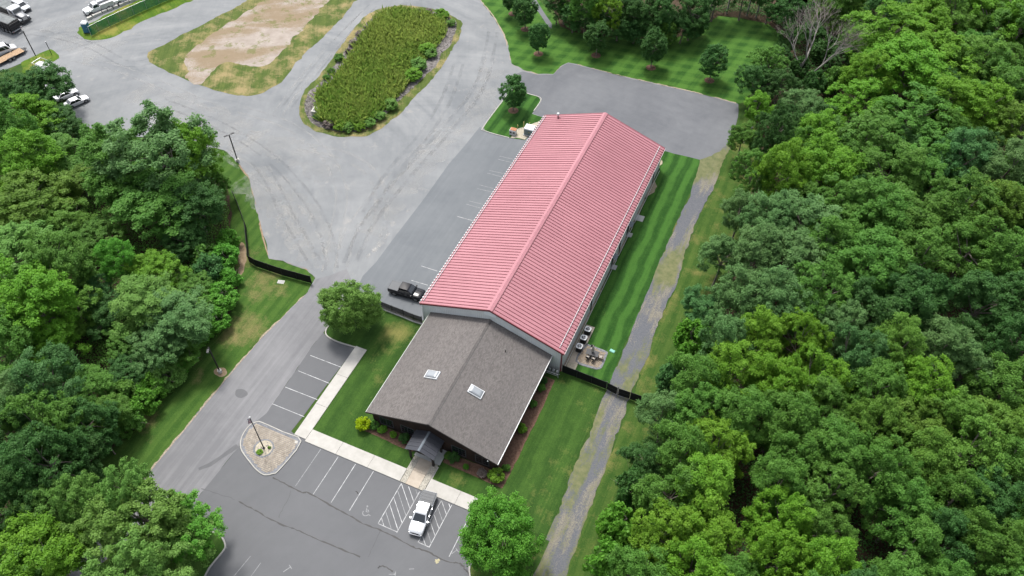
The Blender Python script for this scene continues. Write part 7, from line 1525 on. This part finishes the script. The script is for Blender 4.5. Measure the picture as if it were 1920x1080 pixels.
for i in range(10):
    style = i % 5
    kw = [dict(nl=24, ncl=11, nlf=115, leaf=0.265), dict(nl=28, ncl=10, nlf=105, leaf=0.255, shell=(0.5, 0.84)), dict(nl=20, ncl=13, nlf=120, leaf=0.275, lobe=(0.32, 0.46)),
          dict(nl=34, ncl=9, nlf=98, leaf=0.25, lobe=(0.22, 0.34), shell=(0.45, 0.9)), dict(nl=26, ncl=11, nlf=105, leaf=0.27, clump=(0.4, 0.66), shell=(0.5, 0.88))][style]
    cm, LC = crown('crown', 100+i, 4.5, 5.0+0.5*(i % 3), 8.5, low=-0.75, up=0.4, **kw)
    TALL.append((cm, trunk_mesh('trunk', 200+i, 8.5, LC, 0.24)))
FRONT = []
for i in range(3):
    cm, LC = crown('crown', 150+i, 4.5, 4.8, 8.5, 28, 10, 95, 0.27, clump=(0.4, 0.75), shell=(0.4, 0.85), low=-0.7)
    FRONT.append((cm, trunk_mesh('trunk', 250+i, 8.5, LC, 0.22)))
OVAL = []
for i in range(3):
    cm, LC = crown('crown', 170+i, 2.35, 3.3, 4.5, 44, 8, 42, 0.24, lobe=(0.26, 0.34), shell=(0.62, 0.82), clump=(0.28, 0.45), low=-0.95, up=0.15)
    OVAL.append((cm, trunk_mesh('trunk', 270+i, 4.5, LC, 0.11, 6, 0.1)))
BUSHY = []
for i in range(2):
    cm, LC = crown('crown', 180+i, 4.1, 4.0, 4.6, 74, 10, 66, 0.21, lobe=(0.20, 0.28), shell=(0.55, 0.86), clump=(0.35, 0.6), low=-0.85, up=0.2)
    BUSHY.append((cm, trunk_mesh('trunk', 280+i, 4.6, LC, 0.16, 8, 0.2)))
SHRUB = []
for i in range(4):
    cm, LC = crown('foliage', 190+i, 1.0, 0.85, 0.85, 26, 7, 36, 0.15, lobe=(0.28, 0.36), shell=(0.5, 0.72), clump=(0.14, 0.24), low=-0.7, up=0.3)
    SHRUB.append((cm, trunk_mesh('stem', 290+i, 0.85, LC, 0.04, 5, 0.05)))
def plant(name, proto, label, cat, loc, sx, sz, rz, leaf, group=None, nm=('crown', 'trunk'), bark=BARK):
    cm, tm = proto
    o = thing(name, label, cat, (loc[0], loc[1], loc[2] if len(loc) > 2 else 0.0), rz, group)
    if cat == 'tree':
        o.scale = (sx*rnd.uniform(0.88, 1.14), sx*rnd.uniform(0.88, 1.14), sz*rnd.uniform(0.94, 1.10)); o.rotation_euler = (rnd.uniform(-0.07, 0.07), rnd.uniform(-0.07, 0.07), rz)
    else: o.scale = (sx, sx, sz)
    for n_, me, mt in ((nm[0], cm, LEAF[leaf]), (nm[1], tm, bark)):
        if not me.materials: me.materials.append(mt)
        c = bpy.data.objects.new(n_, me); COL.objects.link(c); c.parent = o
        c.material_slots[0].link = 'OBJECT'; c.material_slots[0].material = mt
    return o
for (x, y, r_, zc, var, rz, colr, kind, lab, grp) in TREES:
    if kind == 's':
        plant('bush', SHRUB[var % 4], lab, 'bush', (x, y), r_/1.05, max(zc/0.85, r_/1.05*0.7), rz, colr, grp, ('foliage', 'stem'))
    elif kind == 'f':
        plant('island_tree', FRONT[var % 3], lab, 'tree', (x, y), r_/4.5, zc/8.5, rz, colr, grp)
    else:
        plant('forest_tree', TALL[var], lab, 'tree', (x, y), r_/4.5, max(zc/8.5, 0.55*r_/4.5), rz, colr, grp)
# lawn trees in mulch rings
LT = SITE['lawn_trees']
LTL = ['young oval tree in a mulch ring, lowest of the rear lawn group by the drive', 'oval lawn tree in a mulch ring, second of the rear lawn row', 'narrow oval lawn tree in a mulch ring, third of the rear lawn row', 'oval lawn tree in a mulch ring nearest the right wood',
       'dark oval lawn tree beside the little grey track', 'dark oval lawn tree cut by the top edge beside the drive', 'round dark tree in a mulch ring on the rear kerbed island']
for i, ((x, y), lb) in enumerate(zip(LT, LTL)):
    s = (0.92, 1.08, 1.0, 1.05, 1.0, 1.0, 1.12)[i]; zs = (0.90, 1.02, 1.12, 1.04, 1.05, 1.0, 1.02)[i]
    zz = 0.10 if i == 6 else 0.02
    plant('lawn_tree', OVAL[i % 3], lb, 'tree', (x, y, zz), s, zs, i*1.3, 'K', 'young trees in mulch rings')
    struct('mulch_ring', G().cyl((x, y, zz-0.01), (x, y, zz+0.07), 1.05, 0.85, 22), MULCH)
kx, ky = (-6.62, 19.9)
plant('lot_tree', BUSHY[0], 'round feathery green tree at the kerb corner beside the drive', 'tree', (kx, ky, 0.06), 0.98, 1.02, 0.4, 'N')
kx, ky = (28.94, -3.65)
plant('bright_tree', BUSHY[1], 'bright green feathery tree at the bottom end of the sidewalk', 'tree', (kx, ky, 0.06), 1.22, 1.25, 2.0, 'G')
# foundation shrubs
SH = SITE['shrubs']
specs = [(0, 1.05, 1.05, 'L', 'round lime green bush at the left front office corner'), (1, 0.75, 0.6, 'M', 'leafy green shrub right of the lime corner bush'), (2, 0.7, 0.55, 'B', 'light green shrub under the left office window'),
         (3, 0.5, 0.5, 'B', 'small pale shrub between left window and porch'), (4, 0.75, 0.85, 'K', 'dark round shrub just left of the porch canopy'), (5, 0.6, 0.6, 'M', 'small green shrub just right of the porch'),
         (6, 0.85, 0.8, 'K', 'large dark green shrub right of the porch'), (7, 0.42, 0.4, 'G', 'tiny bright shrub in mulch under the right windows'), (8, 0.7, 0.45, 'P', 'thin brownish shrub left of the lime corner bush'),
         (9, 1.1, 0.95, 'Y', 'large lime yellow bush at the right front office corner'), (10, 0.6, 0.6, 'M', 'green shrub round the right office corner'), (11, 0.7, 0.75, 'Y', 'yellow-green shrub midway along the right office wall'),
         (12, 0.6, 0.6, 'M', 'green shrub two thirds along the right office wall'), (13, 0.65, 0.7, 'M', 'green shrub near the gas meters along the right office wall'), (14, 0.55, 0.6, 'K', 'dark shrub nearest the gas meters')]
for i, sx, sz, lf, lb in specs:
    plant('shrub', SHRUB[i % 4], lb, 'shrub', (SH[i][0], SH[i][1]-0.15, 0.06), sx, sz, i*0.7, lf, 'shrubs round the office', ('foliage', 'stem'))
plant('shrub', SHRUB[1], 'low yellowish plant in the flagpole gravel bed', 'shrub', (fx-0.1, fy-0.75, 0.1), 0.45, 0.22, 0.3, 'Y', None, ('foliage', 'stem'))
plant('shrub', SHRUB[2], 'tiny olive plant right of the flagpole', 'shrub', (fx+0.7, fy+0.35, 0.1), 0.25, 0.2, 0.3, 'O', None, ('foliage', 'stem'))
# shrubs round the basin
for i, (x, y, s, lf, lb) in enumerate([(-45.56, 90.88, 1.2, 'P', 'mauve weed clump on the upper left basin edge'), (-46.19, 88.34, 1.3, 'P', 'mauve weed clump second down the left basin edge'), (-46.08, 85.07, 1.2, 'P', 'mauve weed clump third down the left basin edge'), (-45.26, 82.19, 1.0, 'P', 'mauve weed clump lowest on the left basin edge'), (-45.77, 79.2, 1.2, 'T', 'dark green bush on the left basin edge'), (-44.87, 74.65, 1.0, 'T', 'blue-green bush lower on the left basin edge'), (-44.68, 72.52, 0.9, 'M', 'green bush at the lower left basin edge'), (-39.48, 60.99, 1.0, 'K', 'dark weed clump beside the outlet box'), (-35.93, 59.55, 1.3, 'P', 'mauve weed clump at the basin bottom corner'), (-33.74, 59.65, 1.3, 'Y', 'yellow-green bush left of the basin bottom'), (-31.91, 60.12, 1.4, 'G', 'fresh green bush at the basin bottom'), (-30.23, 61.22, 1.2, 'Y', 'yellow-green bush right of the basin bottom'), (-29.04, 62.98, 1.3, 'G', 'fresh green bush at the lower right basin edge'), (-28.5, 65.72, 1.4, 'G', 'fresh green bush above the basin bottom right'), (-28.18, 69.33, 1.8, 'G', 'large green bush on the lower right basin edge'), (-28.67, 79.68, 2.0, 'Y', 'large lime bush midway on the right basin edge'), (-29.23, 83.49, 1.9, 'G', 'tall green bush above the lime bush on the basin edge'), (-29.06, 88.16, 1.6, 'G', 'green bush higher on the right basin edge'), (-30.4, 89.27, 2.0, 'Y', 'large lime bush in the upper right reeds'), (-33.61, 102.28, 1.8, 'Y', 'yellow bush at the top right basin corner'), (-30.44, 100.42, 1.2, 'G', 'green bush at the right tip of the basin'), (-45.78, 94.24, 0.9, 'P', 'mauve weed clump at the basin top left'), (-37.11, 102.87, 1.0, 'P', 'mauve weed clump at the basin top')]):
    plant('shrub', SHRUB[i % 4], lb, 'shrub', (x, y, 0.03), s*0.9, s*0.62, i*1.1, {'G': 'N', 'T': 'M'}.get(lf, lf), 'shrubs round the reed basin', ('foliage', 'stem'))
# pokes of vegetation that nobody could count
def poly_pts(rng, poly, n):
    P = np.array(poly); lo, hi = P.min(0), P.max(0); out = []
    x0, y0 = P[:, 0], P[:, 1]; x1, y1 = np.roll(x0, -1), np.roll(y0, -1)
    while sum(map(len, out)) < n:
        q_ = rng.uniform(lo, hi, (n*2, 2)); c = np.zeros(len(q_), bool)
        for a, b, c2, d2 in zip(x0, y0, x1, y1):
            m = ((b > q_[:, 1]) != (d2 > q_[:, 1])) & (q_[:, 0] < (c2-a)*(q_[:, 1]-b)/(d2-b+1e-12)+a); c ^= m
        out.append(q_[c])
    return np.concatenate(out)[:n]
def wavy(P, s, seed):
    r = np.random.default_rng(seed); z = 0
    for k in range(5):
        a = r.uniform(0, 6.28); f = s*(1.7**k); z = z+np.sin((P[:, 0]*math.cos(a)+P[:, 1]*math.sin(a))*f+r.uniform(0, 6.28))/(1.35**k)
    return z
# reeds
rng = np.random.default_rng(5); RP = SITE['reeds']; n = 15000
xy = poly_pts(rng, RP, n); hgt = np.clip(1.5+0.35*wavy(xy, 0.12, 3)+rng.normal(size=n)*0.25, 0.5, 2.6)
base = np.c_[xy, np.full(n, 0.05)]; lean = np.c_[rng.normal(size=(n, 2))*0.30, np.ones(n)]; ang = rng.uniform(0, 6.28, n); w = rng.uniform(0.06, 0.13, n)
sd_ = np.c_[np.cos(ang)*w, np.sin(ang)*w, np.zeros(n)]
V = np.stack([base-sd_, base+sd_, base+lean*hgt[:, None]*0.7+sd_*0.6, base+lean*hgt[:, None]+np.c_[rng.normal(size=(n, 2))*0.25, -0.1*np.ones(n)]], 1).reshape(-1, 3)
tn = np.clip(0.5+0.3*wavy(xy, 0.09, 8)+rng.normal(size=n)*0.2, 0, 1)
o = link('reed_bed', np_mesh('reed_bed', V, 4, tn), LEAF['R']); o['kind'] = 'stuff'; o['label'] = 'dense green and tan reeds filling the stone-edged basin'; o['category'] = 'reeds'
# riprap stones
rng_ = random.Random(8); g = G(); rp = smooth_line(SITE['riprap'], True, 3); inn = inset(smooth_line(SITE['riprap'], True, 3), 2.4)
for k in range(2600):
    i = rng_.randrange(len(rp)); t = rng_.random(); u = rng_.random()
    a = Vector(rp[i]).lerp(Vector(rp[(i+1) % len(rp)]), t); b = Vector(inn[i]).lerp(Vector(inn[(i+1) % len(rp)]), t); p = a.lerp(b, u); s = rng_.uniform(0.08, 0.2)
    vs = [(p.x+s*dx*rng_.uniform(.7, 1.2), p.y+s*dy*rng_.uniform(.7, 1.2), 0.03+s*dz*rng_.uniform(.7, 1.2)) for dx, dy, dz in ((1, 0, .4), (0, 1, .5), (-1, 0, .4), (0, -1, .5), (0, 0, 1.1))]
    g.add(vs, [(0, 1, 4), (1, 2, 4), (2, 3, 4), (3, 0, 4)])
m = bpy.data.meshes.new('riprap'); m.from_pydata(g.v, [], g.f); o = link('riprap_stones', m, BASIN_STONE); o['kind'] = 'stuff'; o['label'] = 'grey riprap stones ringing the reed basin'; o['category'] = 'stones'
# undergrowth of the two woods and the rear wood edge
def undergrowth(name, label, poly, n, hmin, hmax, leaf, mat, seed, fs=0.25):
    rng = np.random.default_rng(seed); xy = poly_pts(rng, poly, n)
    wv = (wavy(xy, fs, seed)+2.6)/5.2; hh = hmin+(hmax-hmin)*np.clip(wv, 0, 1)**1.3
    z = hh*rng.uniform(0.45, 1.0, n)**0.5+rng.normal(size=n)*0.08
    P = np.c_[xy, np.clip(z, 0.05, None)]
    e = 0.15; gx = (wavy(xy+[e, 0], fs, seed)-wavy(xy-[e, 0], fs, seed))/(2*e)/5.2*(hmax-hmin); gy = (wavy(xy+[0, e], fs, seed)-wavy(xy-[0, e], fs, seed))/(2*e)/5.2*(hmax-hmin)
    Nn = unit(np.c_[-gx, -gy, np.ones(n)]+rng.normal(size=(n, 3))*0.5)
    tint = np.clip(0.45+0.35*wavy(xy, fs*0.8, seed+3)/2+rng.normal(size=n)*0.2, 0, 1)
    o = link(name, np_mesh(name, leaf_arrays(rng, P, Nn, rng.uniform(0.6, 1.3, n)*leaf), 4, tint), mat); o['kind'] = 'stuff'; o['label'] = label; o['category'] = 'undergrowth'
undergrowth('undergrowth', 'tangled green vines and brush covering the left wood floor', [(-104.77, 45.24), (-93.58, 42.52), (-76.56, 37.25), (-55.76, 34.67), (-45.76, 39.13), (-38.73, 32.58), (-35.58, 27.72), (-28.99, 20.92), (-27.46, 18.54), (-25.34, 12.81), (-26.31, 3.89), (-25.25, -8.81), (-26.64, -14.48), (-26.95, -21.11), (-28.29, -28.64), (-39.97, -22.77), (-70.14, 5.13), (-104.49, 39.54)], 90000, 0.5, 3.4, 0.30, LEAF['M'], 21, 0.30)
undergrowth('undergrowth', 'dark understorey brush filling the floor of the right wood', [(36.31, 96.85), (40.48, 90.7), (42.51, 68.77), (42.87, 43.33), (42.01, 30.1), (41.33, 19.33), (40.81, 10.51), (40.17, 3.9), (40.76, -4.53), (89.85, 15.81), (92.17, 65.23), (91.05, 164.02), (58.66, 162.38), (38.81, 148.18), (40.1, 122.58), (38.37, 109.27)], 130000, 0.4, 2.6, 0.32, LEAF['K'], 22, 0.35)
undergrowth('undergrowth', 'dark brush along the rear lawn wood edge', [(-12.83, 117.41), (-8.04, 110.46), (-4.73, 109.64), (3.38, 111.01), (14.67, 115.17), (18.41, 119.56), (21.99, 128.65), (26.34, 129.64), (32.82, 129.95), (38.25, 125.06), (38.31, 137.91), (31.25, 137.19), (25.29, 134.02), (18.99, 132.19), (14.83, 124.96), (-5.45, 118.27)], 16000, 0.5, 2.6, 0.32, LEAF['K'], 23, 0.35)
# bleached dead tree leaning over the right wood and a second bare one
def dead_tree(label, base, seed, L, lean, r0, depth=6):
    r = random.Random(seed); o = thing('dead_tree', label, 'tree', (base[0], base[1], 0.0))
    tr, br, tw = G(), G(), G()
    def grow(p, d, L_, rad, k):
        q1 = p+d*L_*0.55+Vector((r.gauss(0, .06), r.gauss(0, .06), r.gauss(0, .04)))*L_; q2 = q1+(d+Vector((r.gauss(0, .12), r.gauss(0, .12), 0.08))).normalized()*L_*0.5
        (tr if k == 0 else br if k < 4 else tw).tube([tuple(p), tuple(q1), tuple(q2)], [rad, rad*0.85, rad*0.68], 7 if k < 2 else 4)
        if k >= depth: return
        for i in range(3 if k < 4 else 2):
            dd = (d+Vector((r.gauss(0, .36), r.gauss(0, .36), r.gauss(0.05, .18)))).normalized()
            grow(q2 if i < 2 else q1.lerp(q2, 0.3), dd, L_*r.uniform(0.62, 0.82), rad*(0.70 if i == 0 else 0.56), k+1)
    grow(Vector((0, 0, -0.1)), Vector(lean).normalized(), L, r0, 0)
    part('trunk', tr, BARK_PALE, o, 60); part('branches', br, BARK_PALE, o, 60); t_ = part('twigs', tw, BARK_TWIG, o); t_['kind'] = 'stuff'
dead_tree('bleached leafless tree standing at the rear lot edge of the right wood', (42.15, 110.96), 3, 5.2, (0.14, 0.0, 1), 0.28, 7)
dead_tree('second bare grey tree leaning right behind the bleached one', (44.6, 111.65), 9, 4.4, (0.42, 0.0, 0.9), 0.22, 7)
for i, (x, y) in enumerate([(20.26, 127.4), (23.52, 129.82), (27.86, 130.81), (29.91, 130.77), (33.54, 130.98)]):
    o = thing('bare_trunk', f'slim pale bare trunk in the shaded wood behind the lawn, {ORD[i]} from the left', 'tree', (x, y, 0), 0, 'bare trunks behind the rear lawn')
    part('trunk', G().tube([(0, 0, 0), (0.1, 0, 5), (0.3, 0.1, 11), (0.35, 0.1, 15)], [0.2, 0.17, 0.12, 0.06], 7), BARK_PALE, o, 60)
    for k in range(5): part('branch', G().tube([(0.15, 0, 6+k*1.5), (0.15+rnd.uniform(-1.6, 1.6), rnd.uniform(-1.6, 1.6), 7.2+k*1.6)], [0.05, 0.015], 4), BARK_TWIG, o)
